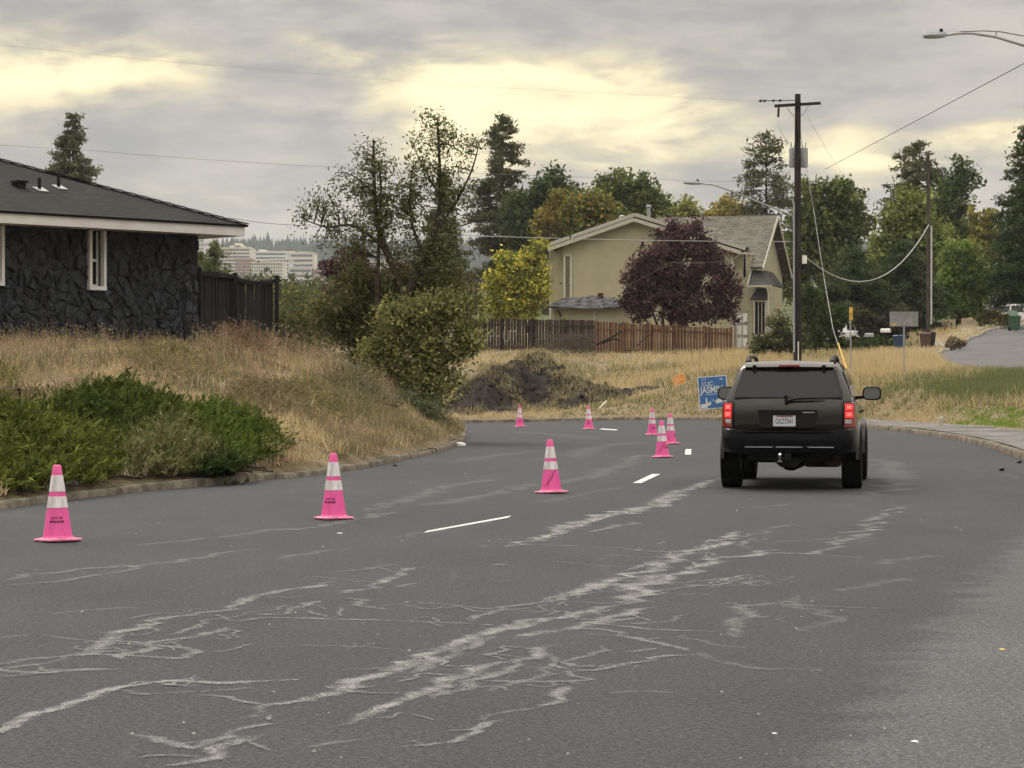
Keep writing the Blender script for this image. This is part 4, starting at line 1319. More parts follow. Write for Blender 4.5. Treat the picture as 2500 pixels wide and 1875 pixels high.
    # entry roof, door, bay window
    en = plane_roof('entry_roof', [((12.42, -1.1, 7.55 - b), (14.0, -1.1, 7.55 - b), (13.3, 0.4, 8.55 - b), (12.42, 0.4, 8.55 - b)), ((14.0, -1.1, 7.55 - b), (14.0, 4, 7.55 - b), (13.3, 4, 8.55 - b), (13.3, 0.4, 8.55 - b))], 'shingle_dark', h, 0.08)
    t = MB(); t.box(12.42, 14.03, -1.18, -1.1, 7.42 - b, 7.53 - b); t.bar((12.44, -1.1, 7.53 - b), (12.44, 0.4, 8.53 - b), 0.06, 0.12); t.build('fascia', 'cream_trim', en)
    MB().box(13.72, 13.80, -0.95, -0.87, -0.5, 7.42 - b).build('post', 'cream_trim', h)
    d = MB(); d.box(11.42, 12.25, 0.40, 0.49, -0.3, 2.55); dr = d.build('door', 'white_paint', h)
    for zz in (0.2, 1.0, 1.8):
        MB().box(11.5, 11.8, 0.375, 0.398, zz, zz + 0.6, 0.01).build('door_panel', 'white_paint', dr); MB().box(11.88, 12.18, 0.375, 0.398, zz, zz + 0.6, 0.01).build('door_panel', 'white_paint', dr)
    t = MB(); t.box(11.3, 12.38, 0.44, 0.497, 2.56, 2.72); t.build('door_trim', 'cream_trim', h)
    bw = MB(); bw.prism([Vector(p) for p in ((12.55, 0.3, 0.9), (12.75, -0.3, 0.9), (13.45, -0.3, 0.9), (13.65, 0.3, 0.9))], (0, 0, 2.3)); bay = bw.build('bay_window', 'cream_trim', h)
    for (x0, x1) in ((12.8, 12.98), (13.04, 13.2), (13.26, 13.41)): MB().box(x0, x1, -0.325, -0.303, 1.0, 3.1).build('pane', 'dark_glass', bay)
    plane_roof('bay_roof', [((12.45, -0.45, 3.25), (13.75, -0.45, 3.25), (13.4, 0.35, 4.0), (12.8, 0.35, 4.0))], 'shingle_dark', bay, 0.06)
    # flues
    MB().lathe([(0.13, -0.6), (0.13, 0.45), (0.18, 0.5), (0.18, 0.62), (0.1, 0.66)], 10, c=(5.1, 3.0, zp + 0.42)).build('flue', 'galv', h)
    MB().lathe([(0.16, -0.6), (0.16, 0.12), (0.22, 0.15), (0.22, 0.3), (0.1, 0.36)], 10, c=(3.2, 3.4, zp + 0.1)).build('flue', 'galv', h)
    MB().lathe([(0.05, -0.3), (0.05, 0.4), (0.04, 0.41)], 8, c=(0.5, -0.1, zl + 0.42)).build('vent_pipe', 'black_plastic', h)
    # lean-to with the sagging roof
    return h


tan_house()


def shed():
    d = 139.0
    p = P(1338, 780, d); g = gz(p.x, d)
    s = thing('garden_shed', 'low tan shed with sagging grey shingle roof before the tan house', 'shed', (p.x, d, g), R(-6))
    W = 5.1; ze = CH + (HY - 748) / F * d - g; zt = CH + (HY - 723) / F * d - g
    m = MB(); m.box(0.25, W - 0.1, 0.3, 2.4, -0.3, ze - 0.02); m.build('wall', 'tan_siding', s)
    MB().box(0.22, 0.36, 0.24, 0.296, -0.2, ze).build('trim', 'cream_trim', s); MB().box(2.75, 2.88, 0.24, 0.296, -0.2, ze - 0.02).build('trim', 'cream_trim', s); MB().bar((0.55, 0.1, ze - 0.02), (0.8, 0.1, ze - 0.65), 0.14, 0.1).build('brace', 'wood_pole', s)
    # roof sheet with a sag
    nx, ny = 16, 6; V = []; uv = []
    for j in range(ny):
        for i in range(nx):
            u, v = i / (nx - 1), j / (ny - 1)
            inset = v * 1.1
            x = -0.1 + inset + (W + 0.2 - 2 * inset) * u + 0.3 * v * (0.5 - u)
            z = ze + (zt - ze) * v + 0.05 * math.sin(u * 9 + v * 3) * (0.4 + v) - 0.10 * math.sin(u * math.pi) * (1 - v) + random.uniform(-.02, .02)
            V.append((x, -0.15 + v * 1.6, z))
    m = MB(); m.v = V
    for j in range(ny - 1):
        for i in range(nx - 1): m.f.append((j * nx + i, j * nx + i + 1, (j + 1) * nx + i + 1, (j + 1) * nx + i))
    n = len(V); m.v += [(x, y + 0.02, z - 0.09) for x, y, z in V]
    for j in range(ny - 1):
        for i in range(nx - 1): m.f.append((n + j * nx + i, n + (j + 1) * nx + i, n + (j + 1) * nx + i + 1, n + j * nx + i + 1))
    for i in range(nx - 1): m.f.append((i, n + i, n + i + 1, i + 1))
    for j in range(ny - 1):
        m.f.append((j * nx, (j + 1) * nx, n + (j + 1) * nx, n + j * nx)); a = j * nx + nx - 1; m.f.append((a, n + a, n + a + nx, a + nx))
    # far slope closing the roof
    k = len(m.v); a = (ny - 1) * nx
    m.v += [(-0.1, 3.0, ze), (W + 0.1, 3.0, ze)]; m.f.append(tuple([a + i for i in range(nx)] + [k + 1, k])); m.f.append((0, a, k)); m.f.append((nx - 1, k + 1, a + nx - 1))
    r = m.build('roof', 'old_shingle', s)
    MB().box(2.95, 3.3, 1.1, 1.4, zt - 0.2, zt + 0.22).build('roof_vent', 'rust', r)


mat('old_shingle', (0.085, 0.087, 0.092), 0.95, var=0.35, scale=3.0, bump=0.8, bscale=6)
shed()
# ------------------------------------------------------------------ the dark SUV on the road
def paint_mat():
    m, b, p, o = bsdf('suv_paint')
    tc = b.n.new('ShaderNodeTexCoord').outputs['Object']
    n = b.noise(tc, 3, 5, 0.6)
    sp = b.n.new('ShaderNodeSeparateXYZ'); b.put(sp.inputs[0], tc)
    dust = b.math('MULTIPLY', b.smooth(sp.outputs[2], 0.82, 0.42), b.smooth(n, 0.25, 0.7, 0.2, 0.7))
    b.put(p.inputs['Base Color'], b.mix(dust, (0.0100, 0.0086, 0.0052), (0.026, 0.022, 0.016)))
    p.inputs['Metallic'].default_value = 0.15
    b.put(p.inputs['Roughness'], b.math('ADD', 0.16, b.math('MULTIPLY', dust, 0.4)))
    p.inputs['Coat Weight'].default_value = 0.55
    p.inputs['Specular IOR Level'].default_value = 0.2
    b.put(p.inputs['Coat Roughness'], b.math('ADD', 0.03, b.math('MULTIPLY', dust, 0.4)))


paint_mat()


def wheel_protos(rad, wid, rim_r, tyre_m='rubber', rim_m='steel'):
    """tyre (axis X, centred) with tread blocks, and a five-spoke rim"""
    t = MB(); h = wid / 2
    t.lathe([(rim_r, -h * 0.8), (rad * 0.80, -h), (rad * 0.93, -h * 0.97), (rad * 0.985, -h * 0.8), (rad * 0.985, h * 0.8), (rad * 0.93, h * 0.97), (rad * 0.80, h), (rim_r, h * 0.8), (rim_r * 0.97, 0)], 40, 'x')
    for k in range(40):
        for j, (x0, x1) in enumerate(((-0.92, -0.38), (-0.30, 0.30), (0.38, 0.92))):
            a = 2 * math.pi * (k + (0.5 if j == 1 else 0)) / 40
            da = 0.05
            vs = []
            for r in (rad * 0.975, rad):
                for aa in (a - da, a + da):
                    for x in (x0 * h, x1 * h): vs.append((x, r * math.cos(aa), r * math.sin(aa)))
            t.add(vs, [(0, 1, 3, 2), (4, 6, 7, 5), (0, 4, 5, 1), (2, 3, 7, 6), (0, 2, 6, 4), (1, 5, 7, 3)])
    r = MB()
    r.lathe([(rim_r, -h * 0.8), (rim_r * 1.03, -h * 0.8), (rim_r * 1.03, h * 0.8), (rim_r, h * 0.8), (rim_r * 0.9, h * 0.7), (rim_r * 0.9, -h * 0.5)], 32, 'x')
    for s in (1,):
        for k in range(5):
            a = 2 * math.pi * k / 5
            d = Vector((0, math.cos(a), math.sin(a)))
            r.bar(Vector((s * h * 0.62, 0, 0)) + d * 0.03, Vector((s * h * 0.55, 0, 0)) + d * rim_r * 0.95, 0.075, 0.04, up=(1, 0, 0))
    r.lathe([(0.06, h * 0.5), (0.07, h * 0.7), (0.045, h * 0.75)], 14, 'x')
    r.lathe([(rim_r * 0.75, -h * 0.1), (rim_r * 0.75, 0.0)], 24, 'x')
    return t.mesh('tyre', tyre_m, True), r.mesh('rim', rim_m, True)


def put_wheels(root, spots, prot, group=None):
    for (x, y, z) in spots:
        w = empty('wheel'); w.parent = root; w.location = (x, y, z)
        if x < 0: w.rotation_euler = (0, 0, math.pi)
        link('tyre', prot[0], w); link('rim', prot[1], w)


def arch(cy, cz, r, a0=0, a1=180, n=11):
    return [(cy + r * math.cos(R(a0 + (a1 - a0) * i / (n - 1))), cz + r * math.sin(R(a0 + (a1 - a0) * i / (n - 1)))) for i in range(n)]


def slices_body(prof, slices, ymid):
    """loft a side profile (y,z) across the width; slices = (x, end rounding, top drop, bottom lift)"""
    zt = max(p[1] for p in prof); zb = min(p[1] for p in prof)
    rings = []
    for (x, s, td, bl) in slices:
        ring = []
        for (y, z) in prof:
            ye = y + s * (1 if y < ymid else -1) * min(1, abs(y - ymid) / 1.6) ** 3
            f = (z - zb) / (zt - zb)
            ring.append((x, ye, z - td * f ** 4 + bl * (1 - f) ** 3))
        rings.append(ring)
    return rings


def dark_suv():
    d = 30.75
    x = (1923 - CX) / F * d
    root = thing('suv', 'dark grey sport utility vehicle braking on the road, seen from behind', 'car', (x, d, 0.0), R(-10.3))
    # wheels : rear axle at y=0.98
    prot = wheel_protos(0.405, 0.275, 0.225, rim_m='can_grey')
    put_wheels(root, [(-0.83, 0.98, 0.40), (0.83, 0.98, 0.40), (-0.83, 3.76, 0.40), (0.83, 3.76, 0.40)], prot)
    # lower body
    prof = [(0.10, 0.60), (0.055, 0.70), (0.035, 0.86), (0.04, 1.02), (0.075, 1.17), (0.11, 1.235)]
    prof += [(0.9, 1.25), (1.9, 1.24), (2.9, 1.22), (3.25, 1.20), (3.9, 1.15), (4.35, 1.08), (4.56, 1.0), (4.63, 0.85), (4.62, 0.60), (4.5, 0.50)]
    prof += arch(3.76, 0.43, 0.47, 0, 180) + [(3.1, 0.47), (1.7, 0.47)] + arch(0.98, 0.43, 0.47, 0, 170) + [(0.30, 0.58)]
    sl = []
    for x_, s, td, bl in ((0.0, 0.0, 0, 0), (0.45, 0.006, 0.004, 0), (0.68, 0.02, 0.012, 0), (0.80, 0.06, 0.03, 0.0), (0.87, 0.13, 0.06, 0.01), (0.905, 0.21, 0.11, 0.02), (0.915, 0.25, 0.16, 0.03)):
        sl.append((x_, s, td, bl))
    full = [(-a, s, t, b) for a, s, t, b in sl[::-1][:-1]] + sl
    m = MB(); m.loft(slices_body(prof, full, 2.3))
    body = m.build('body', 'suv_paint', root, True)
    # greenhouse
    gp_ = [(0.115, 1.20), (0.13, 1.235), (0.40, 1.655), (0.46, 1.71), (0.75, 1.745), (1.4, 1.765), (2.1, 1.75), (2.42, 1.71), (2.55, 1.66), (3.20, 1.20)]
    def gw(z): return 0.845 - max(0, z - 1.235) * 0.33
    rings = []
    for t, s, td in ((-1, 0.10, 0.055), (-0.965, 0.05, 0.028), (-0.90, 0.02, 0.012), (-0.6, 0.004, 0.004), (0, 0, 0), (0.6, 0.004, 0.004), (0.90, 0.02, 0.012), (0.965, 0.05, 0.028), (1, 0.10, 0.055)):
        rings.append([(t * gw(z), y + s * (1 if y < 1.5 else -0.6), z - td * max(0, (z - 1.3) / 0.46)) for y, z in gp_])
    m = MB(); m.loft(rings); m.build('cabin', 'suv_paint', root, True)
    def ry(z): return 0.13 + (z - 1.235) * (0.27 / 0.42)
    # rear window with dark surround
    def rear_quad(name, mt, z0, z1, w0, w1, off, par=root, th=0.006):
        q = [Vector((-w0, ry(z0) - off, z0)), Vector((w0, ry(z0) - off, z0)), Vector((w1, ry(z1) - off, z1)), Vector((-w1, ry(z1) - off, z1))]
        return MB().prism(q, (0, -th, 0)).build(name, mt, par)
    rw = rear_quad('rear_window', 'tinted_glass', 1.262, 1.628, 0.715, 0.60, 0.006)
    rear_quad('window_seal', 'black_plastic', 1.245, 1.64, 0.725, 0.61, -0.002, rw, 0.006)
    # body-colour gap lines of the hatch
    m = MB()
    for sgn in (-1, 1):
        m.tube([(sgn * 0.735, ry(1.25) - 0.004, 1.25), (sgn * 0.622, ry(1.635) - 0.002, 1.635)], 0.005, 4)
        m.tube([(sgn * 0.742, 0.098, 1.22), (sgn * 0.742, 0.062, 1.0), (sgn * 0.735, 0.062, 0.82)], 0.005, 4)
    m.build('hatch_seam', 'black_plastic', root)
    # roof spoiler lip, third brake light, hinges
    m = MB(); m.loft([[(-0.60, 0.375, 1.648), (-0.60, 0.345, 1.672), (-0.60, 0.47, 1.738), (-0.60, 0.62, 1.745), (-0.60, 0.5, 1.66)], [(0, 0.350, 1.652), (0, 0.318, 1.678), (0, 0.45, 1.752), (0, 0.62, 1.765), (0, 0.5, 1.66)],
                      [(0.60, 0.375, 1.648), (0.60, 0.345, 1.672), (0.60, 0.47, 1.738), (0.60, 0.62, 1.745), (0.60, 0.5, 1.66)]])
    m.build('roof_spoiler', 'suv_paint', root, True)
    MB().box(-0.145, 0.145, 0.325, 0.36, 1.672, 1.705, 0.006).build('third_brake_light', 'red_lens', root)
    for sx in (-0.47, 0.47):
        m = MB(); m.bar((sx, 0.335, 1.70), (sx, ry(1.60) - 0.02, 1.60), 0.035, 0.02, up=(0, -1, 0.6)); m.box(sx - 0.025, sx + 0.025, 0.32, 0.36, 1.675, 1.70)
        m.build('window_hinge', 'black_plastic', root)
    # wiper
    m = MB(); m.tube([(-0.02, 0.062, 1.212), (0.10, 0.058, 1.245), (0.32, 0.06, 1.252), (0.50, 0.09, 1.238)], [0.022, 0.02, 0.018, 0.007], 6)
    m.lathe([(0.028, 0.04), (0.028, 0.075)], 12, 'y', (-0.02, 0.0, 1.21)); m.build('wiper', 'black_plastic', root)
    MB().lathe([(0.028, 0.06), (0.022, 0.075)], 12, 'y', (-0.03, 0.06, 1.262)).build('glass_knob', 'black_plastic', rw)
    # plate recess, lip, plate
    m = MB()
    m.prism([Vector(p) for p in ((-0.40, 0.034, 1.07), (0.40, 0.034, 1.07), (0.37, 0.030, 0.855), (-0.37, 0.030, 0.855))], (0, -0.006, 0))
    m.build('plate_recess', 'suv_dark', root)
    m = MB(); m.loft([[(x_, 0.03, z + 0.028), (x_, -0.005 - 0.012 * (1 - abs(x_) / 0.4), z + 0.014), (x_, 0.03, z)] for x_, z in ((-0.38, 0.852), (-0.3, 0.832), (0, 0.828), (0.3, 0.832), (0.38, 0.852))]); m.build('tailgate_lip', 'suv_paint', root, True)
    m = MB(); m.bar((-0.40, 0.028, 1.075), (0.40, 0.028, 1.075), 0.03, 0.035); m.build('handle_bar', 'suv_dark', root)
    m = MB(); m.box(0.20, 0.36, 0.0, 0.02, 1.052, 1.064); m.build('badge', 'chrome', root)
    px0 = -0.045
    pl = MB().box(px0 - 0.156, px0 + 0.156, 0.002, 0.010, 0.868, 1.022, 0.002).build('license_plate', 'plate_white', root)
    fr = MB()
    for a in ((px0 - 0.166, px0 + 0.166, 0.855, 0.872), (px0 - 0.166, px0 + 0.166, 1.018, 1.034), (px0 - 0.168, px0 - 0.152, 0.8725, 1.0175), (px0 + 0.152, px0 + 0.168, 0.8725, 1.0175)): fr.box(a[0], a[1], -0.004, 0.012, a[2], a[3])
    fr.build('plate_frame', 'black_plastic', pl)
    for s_, sz, z in (('CKZ7341', 0.098, 0.935), ('WASHINGTON', 0.032, 1.003)):
        o = link('plate_lettering', text_mesh(s_, sz, 0, 0.0015), pl, 'plate_blue' if sz > 0.05 else 'red_lens')
        o.location = (px0, -0.002, z); o.rotation_euler = (R(90), 0, 0)
        if sz > 0.05: o.scale = (0.62, 1, 1)
    # tail lights
    for sx in (-1, 1):
        tl = MB()
        def lamp(mb, z0, z1, xa, xb, pr):
            def yy(xx, z): return np.interp(abs(xx), [0.68, 0.80, 0.87, 0.905], [0.05, 0.10, 0.18, 0.26]) + np.interp(z, [0.85, 1.02, 1.2], [-0.01, 0.0, 0.05])
            rings = []
            for xx in np.linspace(xa, xb, 5):
                rings.append([(sx * xx, yy(xx, z0) + 0.05, z0), (sx * xx, yy(xx, z0) - pr, z0 + 0.004), (sx * xx, yy(xx, (z0 + z1) / 2) - pr - 0.004, (z0 + z1) / 2), (sx * xx, yy(xx, z1) - pr, z1 - 0.004), (sx * xx, yy(xx, z1) + 0.05, z1)])
            mb.loft(rings)
        lamp(tl, 0.855, 1.19, 0.755, 0.905, 0.014)
        t = tl.build('taillight', 'red_lens', root, True)
        for (z0, z1) in ((1.085, 1.172), (0.985, 1.073)):
            q = MB(); lamp(q, z0, z1, 0.768, 0.868, 0.022); q.build('lit_lens', 'red_lit', t, True)
            q = MB(); lamp(q, z0 + 0.016, z1 - 0.016, 0.785, 0.85, 0.027); q.build('lit_bulb', 'red_core', t, True)
        q = MB(); lamp(q, 0.905, 0.965, 0.768, 0.85, 0.022); q.build('reverse_lens', 'clear_lens', t, True)
    # bumper
    bp = [(0.10, 0.80), (-0.03, 0.80), (-0.075, 0.775), (-0.085, 0.70), (-0.075, 0.60), (-0.045, 0.52), (0.02, 0.475), (0.14, 0.47)]
    rings = []
    for x_, s in ((-0.915, 0.38), (-0.90, 0.28), (-0.86, 0.16), (-0.76, 0.06), (-0.5, 0.01), (0, 0), (0.5, 0.01), (0.76, 0.06), (0.86, 0.16), (0.90, 0.28), (0.915, 0.38)):
        up = 0.045 if abs(x_) > 0.7 else 0.0
        lo = 0.05 * max(0, abs(x_) - 0.6) / 0.3
        rings.append([(x_, y + s + (0.02 if z < 0.5 else 0), z + (up if z > 0.75 else 0) + (lo if z < 0.55 else 0)) for y, z in bp])
    m = MB(); m.loft(rings); bmp = m.build('bumper', 'bumper_dark', root, True)
    m = MB(); m.box(-0.62, 0.62, -0.088, -0.03, 0.795, 0.806, 0.003); m.build('step_pad', 'black_plastic', bmp)
    for (a, b) in ((-0.57, -0.20), (-0.15, 0.20), (0.27, 0.62)): MB().box(a, b, -0.086, -0.06, 0.585, 0.597, 0.003).build('bumper_slot', 'can_grey', bmp)
    # fender flares round the arches
    for sx in (-1, 1):
        for cy in (0.98, 3.76):
            m = MB(); rings = []
            for a in np.linspace(-2, 182, 17):
                c, s = math.cos(R(a)), math.sin(R(a))
                rings.append([(sx * xx, cy + rr * c, 0.43 + rr * s) for xx, rr in ((0.875, 0.455), (0.945, 0.465), (0.945, 0.50), (0.90, 0.535))])
            m.loft(rings); m.build('fender_flare', 'suv_paint', root, True)
        m = MB(); m.box(min(sx * 0.86, sx * 0.92), max(sx * 0.86, sx * 0.92), 1.5, 3.25, 0.44, 0.53, 0.02); m.build('sill', 'black_plastic', root)
        m = MB(); m.bar((sx * 0.917, 1.5, 0.79), (sx * 0.917, 3.2, 0.79), 0.02, 0.09); m.build('door_moulding', 'black_plastic', root)
        for yy in (1.62, 2.55):
            m = MB(); m.box(min(sx * 0.90, sx * 0.945), max(sx * 0.90, sx * 0.945), yy, yy + 0.2, 1.03, 1.065, 0.01); m.build('door_handle', 'black_plastic', root)
        MB().box(min(sx * 0.905, sx * 0.919), max(sx * 0.905, sx * 0.919), 0.55, 0.72, 0.86, 1.0, 0.004).build('fuel_door' if sx < 0 else 'fuel_flap', 'suv_paint', root)
        # side glass
        for (ya, yb, yc, yd) in ((0.50, 1.28, 1.28, 0.66), (1.36, 2.08, 2.05, 1.36), (2.15, 2.98, 2.50, 2.12)):
            q = []
            for (yv, z) in ((ya, 1.275), (yb, 1.275), (yc, 1.63), (yd, 1.63)): q.append(Vector((sx * (gw(z) + 0.002 + (0.006 if z < 1.4 else 0.0)), yv, z)))
            MB().prism(q, (sx * 0.006, 0, 0)).build('side_window', 'dark_glass', root)
        # roof rail
        m = MB(); m.tube([(sx * 0.575, 0.66, 1.73), (sx * 0.575, 0.74, 1.80), (sx * 0.58, 1.2, 1.825), (sx * 0.58, 1.9, 1.82), (sx * 0.58, 2.2, 1.79), (sx * 0.58, 2.3, 1.72)], [0.05, 0.034, 0.026, 0.026, 0.03, 0.03], 8)
        m.build('roof_rail', 'black_plastic', root)
        # mirror
        m = MB(); c = Vector((sx * 1.06, 2.83, 1.30))
        rings = []
        for t, k in ((-0.06, 1.0), (-0.05, 1.06), (0.0, 1.0), (0.06, 0.75), (0.09, 0.4)):
            rings.append([(c.x + 0.13 * k * math.copysign(abs(math.cos(a)) ** 0.6, math.cos(a)), c.y + t, c.z + 0.095 * k * math.copysign(abs(math.sin(a)) ** 0.6, math.sin(a))) for a in np.linspace(0, 2 * math.pi, 16, endpoint=False)])
        m.loft(rings); m.bar((sx * 0.83, 2.86, 1.235), (sx * 1.0, 2.85, 1.25), 0.09, 0.05)
        mi = m.build('mirror', 'black_plastic', root, True)
        m = MB(); m.loft([[(c.x + 0.115 * math.copysign(abs(math.cos(a)) ** 0.6, math.cos(a)), c.y - 0.062 - t, c.z + 0.08 * math.copysign(abs(math.sin(a)) ** 0.6, math.sin(a))) for a in np.linspace(0, 2 * math.pi, 16, endpoint=False)] for t in (0, 0.003)])
        m.build('mirror_glass', 'mirror_mat', mi)
    # underbody : floor pan, axle, hitch, exhaust, springs
    MB().box(-0.62, 0.62, 0.25, 4.3, 0.46, 0.58).build('floor_pan', 'black_plastic', root)
    m = MB(); m.lathe([(0.045, -0.70), (0.045, 0.70)], 12, 'x', (0, 0.98, 0.39)); m.lathe([(0.06, -0.2), (0.14, -0.1), (0.15, 0.0), (0.10, 0.12), (0.05, 0.2)], 14, 'x', (0.02, 0.98, 0.38)); m.build('rear_axle', 'black_plastic', root, True)
    m = MB(); m.bar((-0.55, 0.30, 0.44), (0.55, 0.30, 0.44), 0.08, 0.08); m.box(-0.05, 0.05, -0.02, 0.35, 0.41, 0.50)
    m.prism([Vector(p) for p in ((-0.24, 0.12, 0.44), (0.22, 0.12, 0.44), (0.10, 0.12, 0.315), (-0.10, 0.12, 0.315))], (0, 0.25, 0)); m.build('tow_hitch', 'black_plastic', root)
    m = MB(); m.lathe([(0.012, 0.40), (0.012, 0.44), (0.022, 0.46), (0.032, 0.485), (0.022, 0.51), (0.008, 0.515)], 14, 'z', (-0.10, -0.05, 0)); m.bar((-0.10, -0.06, 0.40), (-0.10, 0.2, 0.40), 0.06, 0.02); m.build('tow_ball', 'chrome', root, True)
    m = MB(); m.tube([(0.45, 1.4, 0.42), (0.50, 0.7, 0.42), (0.58, 0.30, 0.40), (0.60, 0.22, 0.35)], 0.035, 10); m.lathe([(0.09, -0.25), (0.11, -0.2), (0.11, 0.2), (0.09, 0.25)], 14, 'x', (0.44, 0.55, 0.41)); m.build('exhaust', 'rust', root, True)
    for sx in (-1, 1):
        m = MB(); m.tube([(sx * 0.5, 0.9, 0.36), (sx * 0.47, 0.85, 0.62)], 0.03, 8); m.tube([(sx * 0.45, 1.0, 0.40), (sx * 0.40, 2.0, 0.44)], 0.03, 6); m.build('suspension_arm', 'black_plastic', root)
        m = MB(); m.box(min(sx * 0.40, sx * 0.91), max(sx * 0.40, sx * 0.91), 0.50, 1.5, 0.84, 0.90); m.build('wheel_housing', 'black_plastic', root)
    for y in (0.505,): MB().box(-0.9, 0.9, 0.44, 0.50, 0.60, 0.84).build('rear_panel', 'black_plastic', root)
    return root


mat('suv_dark', (0.007, 0.007, 0.006), 0.35, var=0.1, spec=0.3)
mat('bumper_dark', (0.004, 0.0045, 0.0065), 0.34, var=0.15, spec=0.2)
mat('mirror_mat', (0.16, 0.165, 0.17), 0.03, 1.0, var=0.0)
dark_suv()


# ------------------------------------------------------------------ simple parked vehicles far up the street
def far_car(name, label, loc, rz, prof, cab, wheels, rad, m='white_car', glass=(), lamps=(), extra=None):
    root = thing(name, label, 'car' if 'pickup' not in name else 'truck', loc, rz)
    sl = [(-0.9, 0.14, 0.05, 0.02), (-0.84, 0.06, 0.02, 0), (-0.6, 0.01, 0, 0), (0, 0, 0, 0), (0.6, 0.01, 0, 0), (0.84, 0.06, 0.02, 0), (0.9, 0.14, 0.05, 0.02)]
    mid = sum(p[0] for p in prof) / len(prof)
    MB().loft(slices_body(prof, sl, mid)).build('body', m, root, True)
    zb = min(p[1] for p in cab)
    rings = [[(t * (0.86 - (z - zb) * 0.3), y, z - (0.03 if abs(t) == 1 and z > zb + 0.3 else 0)) for y, z in cab] for t in (-1, -0.92, 0, 0.92, 1)]
    MB().loft(rings).build('cabin', m, root, True)
    for poly in glass:
        for sx in (-1, 1):
            q = [Vector((sx * (0.868 - (z - zb) * 0.3), y, z)) for y, z in poly]
            MB().prism(q, (sx * 0.008, 0, 0)).build('side_window', 'dark_glass', root)
    for (a, b_) in (((cab[0]), (cab[1])), ((cab[-1]), (cab[-2]))):
        s = -1 if a[0] < mid else 1
        q = []
        for (p0, f) in ((a, 0.12), (b_, 0.88)):
            y = a[0] + (b_[0] - a[0]) * f; z = a[1] + (b_[1] - a[1]) * f; w = 0.72 - (z - zb) * 0.28
            q += [Vector((-w, y + s * 0.01, z)), Vector((w, y + s * 0.01, z))] if not q else [Vector((w, y + s * 0.01, z)), Vector((-w, y + s * 0.01, z))]
        MB().prism(q, (0, s * 0.01, 0)).build('windscreen', 'dark_glass', root)
    prot = wheel_protos(rad, 0.23, rad * 0.62)
    put_wheels(root, [(sx * 0.80, y, rad) for y in wheels for sx in (-1, 1)], prot)
    for (x0, x1, y0, y1, z0, z1, mm, nm) in lamps: MB().box(x0, x1, y0, y1, z0, z1, 0.01).build(nm, mm, root)
    return root


def suv_far():
    p = gp(2458, 172)
    z = CH + (HY - 800) / F * 172
    prof = [(-2.3, 0.5), (-2.35, 0.8), (-2.3, 1.08), (-1.0, 1.1), (0.9, 1.08), (2.0, 1.02), (2.35, 0.9), (2.4, 0.6), (2.3, 0.42)] + arch(1.45, 0.40, 0.42, 0, 180, 7) + arch(-1.4, 0.40, 0.42, 0, 180, 7)
    cab = [(-2.25, 1.06), (-1.95, 1.68), (-1.6, 1.76), (0.1, 1.76), (0.4, 1.7), (1.05, 1.06)]
    far_car('parked_suv', 'white sport utility vehicle parked at the top of the side street', (p.x + 0.2, 172, z), R(72), prof, cab, (1.45, -1.4), 0.38,
            glass=[[(-1.9, 1.13), (-1.2, 1.13), (-1.2, 1.62), (-1.75, 1.62)], [(-1.1, 1.13), (-0.2, 1.13), (-0.2, 1.64), (-1.1, 1.64)], [(-0.1, 1.13), (0.85, 1.13), (0.35, 1.62), (-0.1, 1.64)]],
            lamps=[(-0.86, -0.6, 2.3, 2.42, 0.8, 0.95, 'clear_lens', 'headlight'), (0.6, 0.86, 2.3, 2.42, 0.8, 0.95, 'clear_lens', 'headlight')])
    p = gp(2404, 182); z = CH + (HY - 778) / F * 182
    far_car('parked_van', 'grey car with dark windows behind the white parked vehicle', (p.x, 182, z), R(60), prof, cab, (1.45, -1.4), 0.38, m='can_grey',
            glass=[[(-1.9, 1.13), (-1.2, 1.13), (-1.2, 1.62), (-1.75, 1.62)], [(-1.1, 1.13), (-0.2, 1.13), (-0.2, 1.64), (-1.1, 1.64)], [(-0.1, 1.13), (0.85, 1.13), (0.35, 1.62), (-0.1, 1.64)]])


suv_far()


def pickup_far():
    d = 138.0
    p = P(2052, 838, d)
    prof = [(-2.6, 0.55), (-2.65, 0.75), (-2.6, 1.12), (0.0, 1.12), (0.05, 1.14), (1.5, 1.12), (2.5, 1.05), (2.7, 0.9), (2.7, 0.6), (2.6, 0.45)] + arch(1.75, 0.42, 0.44, 0, 180, 7) + arch(-1.45, 0.42, 0.44, 0, 180, 7)
    cab = [(-0.9, 1.1), (-0.75, 1.72), (-0.55, 1.82), (0.6, 1.82), (0.85, 1.76), (1.5, 1.1)]
    g = CH + (HY - 846) / F * d - 0.1
    far_car('pickup_truck', 'white pickup truck half hidden behind dark branches in the driveway', (p.x - 0.2, d, g - 0.1), R(62), prof, cab, (1.75, -1.45), 0.40,
            glass=[[(-0.65, 1.16), (0.25, 1.16), (0.25, 1.7), (-0.6, 1.7)], [(0.33, 1.16), (1.25, 1.16), (0.8, 1.68), (0.33, 1.7)]],
            lamps=[(0.66, 0.9, -2.68, -2.55, 0.82, 1.08, 'red_lens', 'taillight'), (-0.9, -0.66, -2.68, -2.55, 0.82, 1.08, 'red_lens', 'taillight'), (-0.85, 0.85, -2.78, -2.62, 0.5, 0.66, 'chrome', 'bumper')])


pickup_far()


